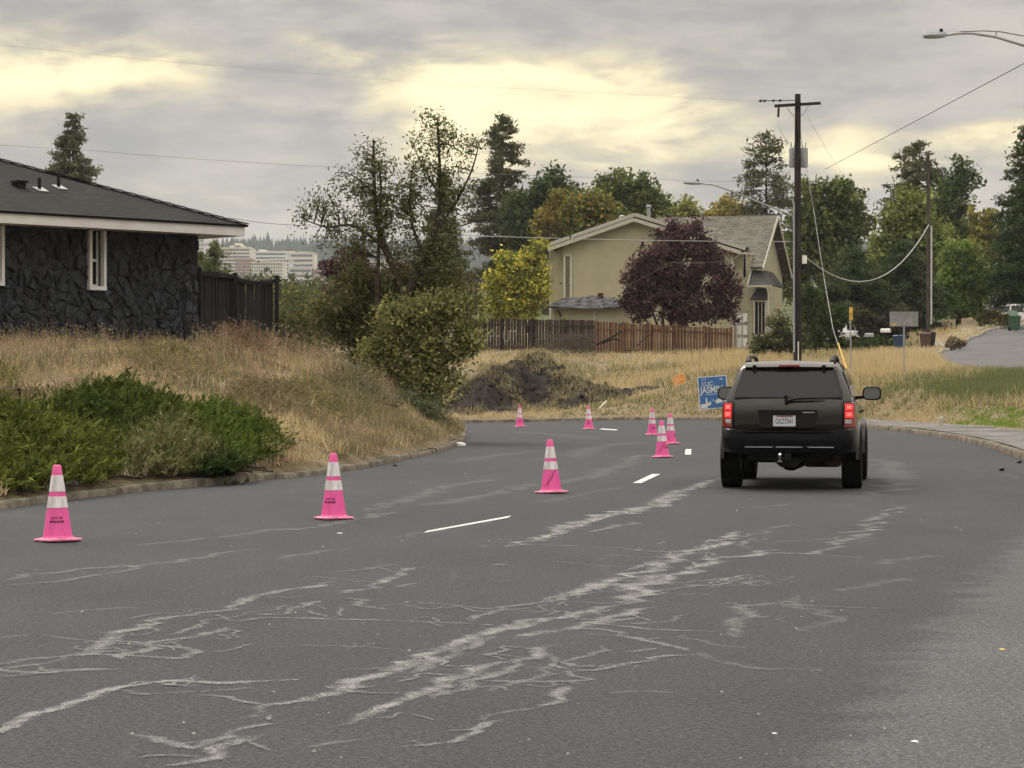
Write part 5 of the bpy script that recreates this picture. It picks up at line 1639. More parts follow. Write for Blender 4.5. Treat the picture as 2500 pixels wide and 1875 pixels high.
# ------------------------------------------------------------------ pink traffic cones
def cone_parts():
    Hc = 0.71
    rb, rt = 0.137, 0.036
    def r(z): return rb + (rt - rb) * (z - 0.035) / (Hc - 0.035)
    p = {}
    body = [(r(0.035) + 0.012, 0.030), (r(0.04), 0.045)] + [(r(z), z) for z in np.linspace(0.06, Hc - 0.012, 9)] + [(rt - 0.004, Hc - 0.003), (rt - 0.014, Hc), (rt - 0.02, Hc - 0.004), (rt - 0.022, Hc - 0.05)]
    p['body'] = MB().lathe(body, 32).mesh('cone_body', 'pink', True)
    for k, (z0, z1) in enumerate(((Hc * (1 - 0.35), Hc * (1 - 0.134)), (Hc * (1 - 0.56), Hc * (1 - 0.41)))):
        p['collar%d' % k] = MB().lathe([(r(z0) - 0.002, z0), (r(z0) + 0.0035, z0 + 0.002), (r((z0 + z1) / 2) + 0.0035, (z0 + z1) / 2), (r(z1) + 0.0035, z1 - 0.002), (r(z1) - 0.002, z1)], 32).mesh('reflective_collar', 'collar', True)
    # square base with rounded corners, thicker towards the middle, on small feet
    def ring(hw, z, e=0.35):
        o = []
        for a in np.linspace(0, 2 * math.pi, 32, endpoint=False):
            c, s = math.cos(a), math.sin(a)
            o.append((hw * math.copysign(abs(c) ** e, c), hw * math.copysign(abs(s) ** e, s), z))
        return o
    b = MB(); b.loft([ring(0.172, 0.006), ring(0.181, 0.010), ring(0.183, 0.022), ring(0.176, 0.028), ring(0.145, 0.034, 0.6), ring(0.118, 0.05, 1.0)])
    p['base'] = b.mesh('cone_base', 'pink_base', True)
    def bend(me, z0, a0, off):
        for v in me.vertices:
            z = z0 + v.co.y; rr = r(z) + off + v.co.z
            a = a0 + v.co.x / r(z0)
            v.co = (rr * math.cos(a), rr * math.sin(a), z)
        me.update()
    t1 = text_mesh('CITY OF', 0.030, 0, 0.0006); bend(t1, 0.218, -math.pi / 2, 0.0015)
    t2 = text_mesh('SPOKANE', 0.030, 0, 0.0010); bend(t2, 0.186, -math.pi / 2, 0.0015)
    for t in (t1, t2): t.materials.append(MATS['ink'])
    p['t1'], p['t2'] = t1, t2
    s = MB(); rr = random.Random(3)
    for k in range(17):
        u = k / 16; z = 0.10 + u * 0.20; a = -math.pi / 2 - 0.55 + u * 1.1
        for sgn in (-1, 1):
            L = rr.uniform(0.02, 0.04); da = rr.uniform(0.10, 0.22)
            q = []
            for (dz, dd) in ((0, 0), (0.004, 0.0), (L * 0.4 * sgn + 0.004, da * sgn), (L * 0.4 * sgn, da * sgn)):
                R0 = r(z + dz) + 0.0016; q.append((R0 * math.cos(a + dd), R0 * math.sin(a + dd), z + dz))
            s.add(q, [(0, 1, 2, 3)])
    p['scuff'] = s.mesh('scuff_mark', 'scuff')
    return p


CP = cone_parts()


def cone(px, py, label, rz, txt=0.0, text=True, scuff=False, d=None):
    g = G(px, py)
    for _ in range(4): g = G(px, py, float(road_z(g.x, g.y)))
    if d: g = Vector(((px - CX) / F * d, d, float(road_z((px - CX) / F * d, d))))
    c = thing('traffic_cone', label, 'cone', g, 0, 'pink traffic cones along the lane')
    c.rotation_euler = (R(random.uniform(-1.5, 1.5)), R(random.uniform(-1.5, 1.5)), 0)
    link('cone_body', CP['body'], c)
    bs = link('cone_base', CP['base'], c); bs.rotation_euler = (0, 0, rz)
    for k in (0, 1): link('reflective_collar', CP['collar%d' % k], c)
    if text:
        for k in ('t1', 't2'):
            o = link('lettering', CP[k], c); o.rotation_euler = (0, 0, txt)
    if scuff: link('scuff_mark', CP['scuff'], c)
    return c


cone(141, 1322, 'pink and white traffic cone beside the green juniper, leftmost and nearest', R(40), 0.12)
cone(815, 1268, 'pink and white traffic cone standing before the dry grass verge, second from left', R(28), -0.32)
cone(1346, 1204, 'pink cone with dark scratches, alone in mid road left of the dark car', R(38), 0, False, True)
cone(1617, 1117, 'nearest pink cone of the tight trio left of the dark car', R(20), 0.9, True, True)
cone(1638, 1084, 'rightmost pink cone of the tight trio, middle one in depth', R(50), 1.2, True)
cone(1592, 1062, 'farthest and leftmost pink cone of the tight trio left of the dark car', R(10), 0.4, True)
cone(1437.5, 1048, 'pink cone on the far bend beside a painted dash', R(30), 0.1, True)
cone(1269, 1042, 'farthest pink cone in front of the dark earth mound', R(35), 0.0, True)
# ------------------------------------------------------------------ poles, lamps, wires
def luminaire(root, tip, back, name='lamp_head'):
    """flat cobra-head fixture from back (arm end) to tip"""
    tip, back = Vector(tip), Vector(back)
    t = (tip - back).normalized(); s = t.cross(Vector((0, 0, 1))).normalized(); u = s.cross(t)
    L = (tip - back).length
    rings = []
    for f, w, a, b in ((0, 0.05, 0.05, 0.04), (0.12, 0.10, 0.07, 0.05), (0.4, 0.16, 0.075, 0.06), (0.8, 0.17, 0.06, 0.055), (1.0, 0.12, 0.03, 0.035)):
        c = back + t * L * f
        rings.append([c + s * w + u * 0, c + s * w * 0.7 + u * a, c - s * w * 0.7 + u * a, c - s * w, c - s * w * 0.8 - u * b, c + s * w * 0.8 - u * b])
    h = MB().loft(rings).build(name, 'can_grey', root, True)
    c = back + t * L * 0.22
    MB().lathe([(0.04, 0.05), (0.045, 0.14), (0.03, 0.16)], 10, c=c).build('photocell', 'black_plastic', h)
    return h


def main_pole():
    d = 93.0
    x = (1947 - CX) / F * d; g = gz(x, d)
    r = thing('utility_pole', 'tall dark wooden utility pole with crossarm and lamp arm behind the dark car', 'pole', (x, d, g - 0.3))
    def L(px, py, dd=d): return P(px, py, dd) - Vector((x, d, g - 0.3))
    top = L(1948, 230).z
    MB().tube([(0, 0, 0), (0.0, 0, top * 0.5), (0.01, 0, top)], [0.175, 0.15, 0.118], 14).build('shaft', 'wood_pole', r, True)
    a, b = L(1891, 259, d - 0.25), L(2003, 252, d - 0.1)
    arm = MB().bar(a, b, 0.10, 0.115).build('crossarm', 'wood_pole', r)
    for (u, v) in ((L(1921, 263, d - .3), L(1941, 288, d - .22)), (L(1974, 259, d - .2), L(1954, 288, d - .15))): MB().bar(u, v, 0.012, 0.035).build('brace', 'galv', r)
    m = MB(); m.tube([L(1901, 262, d - .3), L(1900.5, 272, d - .3), L(1900, 283, d - .3)], [0.035, 0.05, 0.035], 8); m.lathe([(0.03, -.03), (0.06, 0), (0.06, 0.03), (0.03, 0.05)], 8, c=L(1900, 284, d - .3)); m.build('fuse_cutout', 'black_plastic', r)
    m = MB()
    p, q = L(1947, 245, d - 0.1), L(1852, 246.5, d - 0.4)
    m.tube([p, q], 0.018, 6)
    for f in (0.45, 0.62, 0.85, 0.95): m.lathe([(0.02, -0.06), (0.055, -0.03), (0.055, 0.03), (0.02, 0.06)], 8, 'x', p.lerp(q, f))
    m.build('insulator_string', 'wire_dark', r)
    for (px, dd, nm) in ((1962.5, d + 0.32, 0), (1936, d + 0.45, 1)):
        c = L(px, 384, dd)
        m = MB(); m.lathe([(0.15, -0.42), (0.165, -0.38), (0.165, 0.34), (0.15, 0.38), (0.06, 0.42)], 14, c=c)
        for sx in (-0.06, 0.06): m.tube([c + Vector((sx, 0, 0.38)), c + Vector((sx * 1.3, 0, 0.62))], [0.03, 0.02], 6)
        m.build('transformer', 'can_grey', r, True)
    m = MB(); m.tube([L(1934, 485, d - .22), L(1938, 500, d - .22), L(1938.5, 860, d - .22)], 0.04, 8); m.build('conduit', 'can_grey', r)
    MB().box(-0.09, 0.09, -0.1, 0.1, -0.17, 0.17, 0.02).build('meter_box', 'white_paint', r).location = L(1964, 634, d - .25)
    MB().box(-0.02, 0.02, -0.03, 0.02, -0.6, 0.6).build('pole_tag', 'white_paint', r).location = L(1949, 870, d - 0.19)
    # street lamp arm
    e = L(1712, 448, d - 2.2)
    m = MB(); m.tube([L(1938, 528, d - .15), L(1900, 513, d - .4), L(1800, 472, d - 1.3), L(1745, 452, d - 1.9), e], [0.04, 0.035, 0.032, 0.03, 0.028], 8); m.tube([L(1938, 540, d - .15), L(1931, 520, d - .2)], 0.03, 6)
    m.build('lamp_arm', 'galv', r, True)
    luminaire(r, L(1672, 446, d - 2.6), e)
    return r


main_pole()


def plain_pole(px, top, base_py, d, label, rad=0.14, conduit=None, arms=True):
    x = (px - CX) / F * d; z0 = CH + (HY - base_py) / F * d
    r = thing('utility_pole', label, 'pole', (x, d, z0))
    h = (base_py - top) / F * d
    MB().tube([(0, 0, -0.5), (0, 0, h * 0.5), (0, 0, h)], [rad, rad * 0.88, rad * 0.72], 10).build('shaft', 'wood_grey', r, True)
    if conduit:
        a, b = conduit
        MB().tube([(0.16, -0.12, (base_py - a) / F * d), (0.15, -0.14, (base_py - b) / F * d)], 0.05, 8).build('conduit', 'pvc', r)
    if arms: MB().bar((-0.9, -0.1, h * 0.97), (0.9, 0.1, h * 0.97), 0.09, 0.1).build('crossarm', 'wood_pole', r)
    return r


plain_pole(2266, 378, 815, 128, 'weathered utility pole with pale conduit behind the brown bin', 0.12, (552, 792), False)
plain_pole(2441, 522, 795, 160, 'thin utility pole beside the white parked vehicle', 0.15, (655, 678))
plain_pole(887, 545, 690, 150, 'short far utility pole behind the sparse tree', 0.12, None, False)


def street_light():
    d = 55.0
    bx = 13.75
    g = gz(bx, d)
    r = thing('street_light', 'curved grey street lamp arm reaching in from the upper right', 'street lamp', (bx, d, g))
    def L(px, py, dd=d): return P(px, py, dd) - Vector((bx, d, g))
    hh = L(2500, 150).z
    MB().tube([(0, 0, 0), (0, 0, hh * 0.5), (0, 0, hh + 0.1)], [0.13, 0.11, 0.085], 14).build('pole', 'galv', r, True)
    MB().lathe([(0.2, 0), (0.2, 0.05), (0.13, 0.12)], 14).build('base_plate', 'galv', r)
    e = L(2310, 86)
    m = MB(); m.tube([(0, 0, hh - 0.35), L(2560, 134), L(2500, 111), L(2430, 90), L(2370, 81), L(2335, 82), e], [0.05, 0.045, 0.04, 0.036, 0.033, 0.03, 0.03], 10); m.build('lamp_arm', 'galv', r, True)
    m = MB(); m.tube([(0, 0, hh + 0.02), L(2500, 88), L(2440, 77), L(2400, 75), L(2342, 77)], [0.02] * 5, 6); m.tube([L(2432, 76), L(2432, 92)], 0.02, 6); m.build('brace_rod', 'galv', r)
    luminaire(r, L(2254, 88), e)


street_light()


def wire(pts, rad, m, label, sag=0.0, group='overhead wires'):
    """pts: (px,py,d) ; a cable hung between them"""
    w = [P(*p) for p in pts]
    out = []
    for a, b in zip(w[:-1], w[1:]):
        n = 14
        for i in range(n):
            t = i / n; q = a.lerp(b, t); q.z -= sag * 4 * t * (1 - t); out.append(q)
    out.append(w[-1])
    o = MB().tube(out, rad, 5).build('wire', m)
    return tag(o, label, 'wire', group)


wire([(-900, 20, 60), (370, 147, 80), (1100, 208, 88), (1852, 247, 92.6)], 0.0035, 'wire_mid', 'thin power line crossing the upper sky to the pole top')
wire([(-600, 308, 70), (230, 368, 80), (850, 410, 88), (1925, 447, 93)], 0.006, 'wire_mid', 'thin wire crossing the sky above the pine and black roof', 0.05)
wire([(560, 531, 75), (720, 549, 80), (1225, 578, 86), (1945, 590, 93)], 0.014, 'wire_light', 'grey cable running from the black roof past the tan house gable', 0.05)
wire([(2015, 413, 130), (2500, 155, 62), (2900, -60, 45)], 0.012, 'wire_dark', 'dark wire slanting up to the right edge of the sky')
wire([(1972, 632, 93), (2268, 548, 128)], 0.026, 'wire_light', 'thick pale cable sagging between the two utility poles', 1.9)
wire([(1971, 285, 93), (2030, 385, 100), (2060, 430, 106)], 0.005, 'wire_mid', 'faint wire dropping right from the crossarm')
wire([(1900, 285, 92.7), (1897, 300, 92.7), (1908, 325, 92.8), (1922, 345, 93.2), (1932, 360, 93.3)], 0.008, 'wire_light', 'looped jumper wire below the left end of the crossarm')
wire([(1950, 300, 93.1), (1985, 505, 92.4), (2012, 680, 90), (2033, 800, 87), (2045, 840, 86)], 0.012, 'wire_light', 'guy wire ending in the yellow guard behind the dark car')
wire([(1965, 640, 93.3), (2000, 750, 96), (2035, 850, 98), (2042, 870, 98)], 0.010, 'wire_dark', 'second thin guy wire right of the main pole')
wire([(2340, 640, 150), (2441, 640, 160), (2560, 610, 165)], 0.022, 'wire_light', 'upper pale cable sagging past the thin pole', 0.35)
wire([(2355, 640, 150), (2405, 660, 155), (2441, 648, 160), (2570, 622, 165)], 0.022, 'wire_light', 'lower pale cable sagging past the thin pole', 0.25)
wire([(1340, 760, 128), (1640, 640, 110), (1945, 595, 93.2)], 0.006, 'wire_mid', 'thin service wire sloping across the tan house front', 0.3)
wire([(700, 640, 150), (800, 655, 150), (1180, 775, 140)], 0.015, 'wire_light', 'pale wire hanging behind the sparse tree', 0.1)


# ------------------------------------------------------------------ signs
def blue_sign():
    d = 86.0
    c = P(1741, 958, d); g = gz(c.x, d)
    r = thing('campaign_sign', 'large blue and white campaign sign leaning left of the dark car', 'sign', (c.x, d, c.z), 0)
    r.rotation_euler = (0, R(-4.5), R(-4))
    W, Hh = 0.555, 0.62
    MB().box(-W, W, 0, 0.012, -Hh, Hh).build('board', 'sign_white', r)
    MB().box(-W + 0.035, W - 0.035, -0.004, -0.001, -Hh + 0.035, Hh - 0.035).build('print', 'blue_sign', r)
    def txt(s, sz, x, z, bold=0.004, al='LEFT'):
        o = link('lettering', text_mesh(s, sz, 0, bold, al), r, 'sign_white'); o.location = (x, -0.008, z); o.rotation_euler = (R(90), 0, 0); return o
    txt('LUC', 0.23, -0.40, 0.33, 0.002)
    o = txt('JASMIN', 0.36, -0.47, 0.10, 0.005); o.scale = (0.74, 1, 1)
    fine = MB()      # small print too fine to read
    for (x0, x1, z) in ((-0.40, -0.22, 0.505), (0.27, 0.44, 0.50), (0.29, 0.42, 0.465), (-0.28, 0.36, -0.065)):
        n = int((x1 - x0) / 0.035)
        for i in range(n): fine.box(x0 + i * 0.035, x0 + i * 0.035 + 0.024, -0.009, -0.006, z - 0.014, z + 0.014)
    fine.build('fine_print', 'sign_white', r)
    # city skyline silhouette
    m = MB()
    def poly(p): m.prism([Vector((a, -0.009, b)) for a, b in p], (0, 0.003, 0))
    poly([(-0.30, -0.42), (-0.30, -0.25), (-0.27, -0.16), (-0.24, -0.25), (-0.24, -0.36), (-0.17, -0.40), (-0.12, -0.30), (-0.10, -0.42), (-0.18, -0.50)])
    poly([(-0.50, -0.57), (-0.50, -0.44), (-0.38, -0.40), (-0.22, -0.46), (-0.26, -0.57)])
    poly([(-0.03, -0.33), (-0.01, -0.24), (0.03, -0.33)])
    poly([(0.06, -0.42), (0.08, -0.30), (0.16, -0.26), (0.19, -0.20), (0.22, -0.26), (0.32, -0.30), (0.34, -0.38), (0.2, -0.41)])
    poly([(0.38, -0.36), (0.42, -0.24), (0.46, -0.30), (0.47, -0.36)])
    m.build('skyline_print', 'sign_white', r)
    for sx in (-0.4, 0.4): MB().tube([(sx, 0.04, Hh * 0.8), (sx, 0.04, -Hh - 0.6)], 0.015, 6).build('stake', 'galv', r)


blue_sign()


def orange_sign():
    d = 92.0
    c = P(1658, 927, d)
    r = thing('yard_sign', 'small tilted orange sign in the grass left of the blue sign', 'sign', c, R(5))
    r.rotation_euler = (0, R(-24), R(8))
    MB().box(-0.27, 0.27, 0, 0.01, -0.20, 0.20).build('board', 'orange_pale', r)
    MB().box(-0.24, 0.24, -0.004, -0.001, -0.17, 0.17).build('print', 'orange_sign', r)
    for z, w in ((0.08, 0.13), (-0.02, 0.2), (-0.11, 0.05)):
        MB().box(-0.2, -0.2 + w * 1.8, -0.0075, -0.005, z - 0.03, z + 0.03).build('print_band', 'orange_pale', r)
    MB().tube([(0, 0.03, 0.1), (0.0, 0.03, -0.9)], 0.012, 6).build('stake', 'galv', r)


orange_sign()


def road_sign():
    d = 84.0
    x = (2207 - CX) / F * d; g = gz(x, d)
    r = thing('road_sign', 'bare grey back of a rectangular road sign on a steel post', 'sign', (x, d, g), R(3))
    def h(py): return CH + (HY - py) / F * d - g
    MB().bar((0, 0, -0.2), (0, 0, h(762)), 0.05, 0.05).build('post', 'galv', r)
    m = MB(); m.box(-0.545, 0.52, -0.045, -0.035, h(797), h(761), 0.002); m.box(-0.545, 0.52, -0.06, -0.046, h(765), h(761)); b = m.build('panel', 'steel', r)
    MB().box(-0.47, -0.32, -0.05, -0.0455, h(795), h(790)).build('sticker', 'yellow', b)
    m = MB(); m.box(-0.03, 0.03, -0.075, -0.061, h(792), h(790)); m.box(-0.03, 0.03, -0.075, -0.061, h(768), h(766)); m.build('bracket', 'galv', r)


road_sign()


def stop_post():
    d = 88.0
    x = (2077, CX)[0]; x = (2077 - CX) / F * d; g = gz(x, d)
    r = thing('bus_stop_post', 'slim steel post with narrow yellow board at its top', 'sign', (x, d, g), 0)
    def h(py): return CH + (HY - py) / F * d - g
    MB().tube([(0.02, 0, -0.2), (-0.02, 0, h(755))], 0.03, 8).build('post', 'galv', r)
    b = MB().box(-0.065, 0.065, -0.05, -0.035, h(782), h(750), 0.004).build('board', 'yellow', r)
    MB().lathe([(0.03, -0.004), (0.03, 0.0)], 12, 'y', (0, -0.0515, h(766))).build('symbol', 'ink', b)
    MB().lathe([(0.02, -0.004), (0.02, 0.0)], 12, 'y', (0, -0.0515, h(772))).build('symbol', 'ink', b)


stop_post()
a, b = P(2046, 838, 86), P(2062, 886, 85.2)
tag(MB().tube([a, b + (b - a) * 0.3], [0.032, 0.036], 10).build('guy_guard', 'yellow'), 'yellow plastic guard tube on the guy wire behind the dark car', 'guard')


# ------------------------------------------------------------------ bins and mailboxes
def bin_(px, base_py, d, label, m, rz, lid_open=0.0, h=1.08):
    x = (px - CX) / F * d; z = CH + (HY - base_py) / F * d
    r = thing('wheeled_bin', label, 'bin', (x, d, z), rz, 'wheeled bins at the kerb')
    k = h / 1.08
    def sq(w, dd, zz): return [(-w, -dd, zz), (w, -dd, zz), (w, dd, zz), (-w, dd, zz)]
    MB().loft([sq(0.22 * k, 0.25 * k, 0.03), sq(0.30 * k, 0.34 * k, 0.95 * k), sq(0.33 * k, 0.37 * k, 0.95 * k), sq(0.33 * k, 0.37 * k, 1.0 * k)]).build('tub', m, r)
    lid = MB(); lid.loft([sq(0.34 * k, 0.39 * k, 0), sq(0.34 * k, 0.39 * k, 0.03), sq(0.26 * k, 0.31 * k, 0.085)])
    lid.bar((-0.25 * k, 0.40 * k, 0.0), (0.25 * k, 0.40 * k, 0.0), 0.04, 0.04)
    o = lid.build('lid', m, r); o.location = (0, 0, 1.003 * k)
    if lid_open: o.rotation_euler = (R(lid_open), 0, 0); o.location = (0, 0.1, 1.1 * k)
    for sx in (-1, 1):
        w = MB().lathe([(0.12, -0.025), (0.12, 0.025)], 16, 'x', (sx * 0.25 * k, 0.27 * k, 0.12)); w.build('wheel', 'rubber', r)
    MB().lathe([(0.07, -0.003), (0.07, 0.0)], 14, 'y', (0, -0.30 * k, 0.72 * k)).build('emblem', 'sign_white', r).rotation_euler = (R(-4), 0, 0)


bin_(2196, 860, 127, 'blue wheeled bin standing behind the grey sign post', 'bin_blue', R(10), h=0.95)
bin_(2259, 860, 127, 'brown wheeled bin beside the side street kerb', 'bin_brown', R(-12))
bin_(2271, 857, 128.2, 'black wheeled bin touching the brown bin', 'bin_black', R(-12))
bin_(2477, 808, 142, 'green wheeled bin with raised lid near the white parked vehicle', 'bin_green', R(15), 40, 1.0)


def mailbox(px, py, d, label, m, w):
    p = P(px, py, d); g = gz(p.x, d)
    r = thing('mailbox', label, 'mailbox', p, R(8), 'mailboxes')
    rings = []
    for x in (-w / 2, w / 2): rings.append([(x, -0.09, -0.1)] + [(x, -0.09 * math.cos(t), 0.02 + 0.09 * math.sin(t)) for t in np.linspace(0, math.pi, 9)] + [(x, 0.09, -0.1)])
    MB().loft(rings).build('box', m, r)
    MB().box(w / 2 - 0.05, w / 2 - 0.02, -0.11, -0.095, 0, 0.12).build('flag', 'red_lens', r)
    MB().box(-0.04, 0.04, -0.04, 0.04, g - p.z - 0.1, -0.101).build('post', 'wood_pole', r)


mailbox(2162, 807, 126, 'white mailbox right of the half hidden pickup', 'white_paint', 0.55)
mailbox(2122, 818, 127, 'dark grey mailbox between the pickup and the white mailbox', 'can_grey', 0.5)

# ------------------------------------------------------------------ litter
def lump(px, py, size, m, name, label, cat, seed, flat=0.4, d=None, group=None):
    g = G(px, py); rr = np.random.default_rng(seed)
    bm = bmesh.new(); bmesh.ops.create_icosphere(bm, subdivisions=2, radius=1)
    for v in bm.verts: v.co *= 1 + rr.normal(0, 0.13)
    for v in bm.verts: v.co = Vector((v.co.x * size, v.co.y * size * 0.8, max(v.co.z, -0.6) * size * flat))
    me = bpy.data.meshes.new(name); bm.to_mesh(me); bm.free(); me.materials.append(MATS[m])
    o = link(name, me); o.location = (g.x, g.y, float(road_z(g.x, g.y)) + size * flat * 0.6)
    return tag(o, label, cat, group)


lump(1122, 1088, 0.14, 'litter_white', 'crumpled_bag', 'crumpled white bag lying against the inner kerb', 'litter', 1, 0.35)
lump(2446, 1150, 0.045, 'black_plastic', 'debris', 'small black lump on the road near the right kerb', 'debris', 2, 0.8)
lump(2489, 1131, 0.045, 'black_plastic', 'debris', 'black lump in the gutter at the right edge', 'debris', 3, 0.7)
lump(964, 1138, 0.04, 'black_plastic', 'debris', 'small dark lump beside the kerb below the dry grass', 'debris', 4, 0.5)
lump(2447, 1587, 0.017, 'yellow', 'fallen_leaf', 'small yellow leaf on the pale asphalt at lower right', 'leaf', 5, 0.3)
lump(2233, 1813, 0.017, 'litter_white', 'paper_scrap', 'white scrap on the pale asphalt at lower right', 'litter', 6, 0.3)
lump(1891, 1792, 0.012, 'litter_white', 'paper_scrap', 'white scrap on the dark asphalt at the bottom', 'litter', 7, 0.3)
lump(830, 1303, 0.03, 'litter_white', 'paper_scrap', 'white scrap just in front of the second cone', 'litter', 8, 0.2)
# gravel grains : uncountable
def grains():
    rr = np.random.default_rng(9); n = 260
    px = rr.uniform(0, 2500, n); py = np.where(rr.random(n) < 0.55, rr.uniform(1330, 1870, n), rr.uniform(1110, 1330, n))
    V, Fq = [], []
    for k in range(n):
        g = G(px[k], py[k])
        if not inside(ROAD, [g.x], [g.y])[0]: continue
        if dist_line(EIN, [g.x], [g.y])[0] > 3.2 and rr.random() < 0.6: continue
        s = rr.uniform(0.003, 0.009) * (1 + g.y / 50); c = len(V)
        z = float(road_z(g.x, g.y))
        V += [(g.x - s, g.y - s * rr.random(), z), (g.x + s, g.y - s * rr.random(), z), (g.x + s * rr.random(), g.y + s, z), (g.x, g.y, z + s * rr.uniform(0.5, 1.2))]
        Fq += [(c, c + 1, c + 3), (c + 1, c + 2, c + 3), (c + 2, c, c + 3)]
    me = mesh_np('gravel', V, [np.array(Fq)]); me.materials.append(MATS['litter_grey'])
    tag(link('gravel', me), 'small pale stones scattered over the road', 'gravel', kind='stuff')


mat('litter_grey', (0.30, 0.29, 0.26), 0.9, var=0.2)
grains()
# ------------------------------------------------------------------ foliage tools
def rand_dirs(n, rng):
    v = rng.normal(size=(n, 3)); return v / np.linalg.norm(v, axis=1)[:, None]


def leaf_arrays(C, size, aspect, cols, rng, axis=None, axis_mix=0.0):
    """diamond leaves, one quad each"""
    n = len(C)
    t = rand_dirs(n, rng)
    if axis is not None:
        t = t * (1 - axis_mix) + axis * axis_mix; t /= np.linalg.norm(t, axis=1)[:, None]
    q = rand_dirs(n, rng); s = np.cross(t, q); s /= np.linalg.norm(s, axis=1)[:, None] + 1e-9
    nn = np.cross(t, s)
    a = (size * 0.5)[:, None]; b = a * aspect
    V = np.stack([C - t * a, C + s * b + nn * b * 0.25, C + t * a, C - s * b + nn * b * 0.25], 1).reshape(-1, 3)
    Fq = np.arange(4 * n).reshape(n, 4)
    return V, Fq, np.repeat(cols, 4, 0)


def pal(colors, n, rng, var=0.22):
    c = np.array(colors, float)
    k = rng.integers(0, len(c), n); o = c[k] * (1 + rng.normal(0, var, n))[:, None]
    return np.clip(o, 0.004, 0.9)


def crown_mesh(name, parent, clumps, rad, per, size, aspect, colors, rng, var=0.18, flat=0.8, axis_mix=0.0, sv=0.3, m='leaf'):
    """clumps (n,3) centres with radius rad -> leaves"""
    n = len(clumps); rad = np.broadcast_to(rad, n)
    ci = np.repeat(np.arange(n), per)
    off = rng.normal(size=(len(ci), 3)) * 0.5
    off[:, 2] *= flat
    C = clumps[ci] + off * rad[ci][:, None]
    base = pal(colors, n, rng, 0.20)
    cols = np.clip(base[ci] * (1 + rng.normal(0, var, len(ci)))[:, None], 0.003, 0.95)
    sz = size * np.clip(1 + rng.normal(0, sv, len(ci)), 0.4, 2)
    V, Fq, T = leaf_arrays(C, sz, aspect, cols, rng, off / (np.linalg.norm(off, axis=1)[:, None] + 1e-6), axis_mix)
    me = mesh_np(name, V, [Fq], tint=T); me.materials.append(MATS[m])
    return link(name, me, parent)


def bez(a, b, sag, n=5, wob=0.0, rr=random):
    out = []
    for i in range(n + 1):
        t = i / n; q = a.lerp(b, t); q.z += sag * 4 * t * (1 - t)
        if 0 < i < n: q += Vector((rr.uniform(-1, 1), rr.uniform(-1, 1), rr.uniform(-1, 1))) * wob
        out.append(q)
    return out


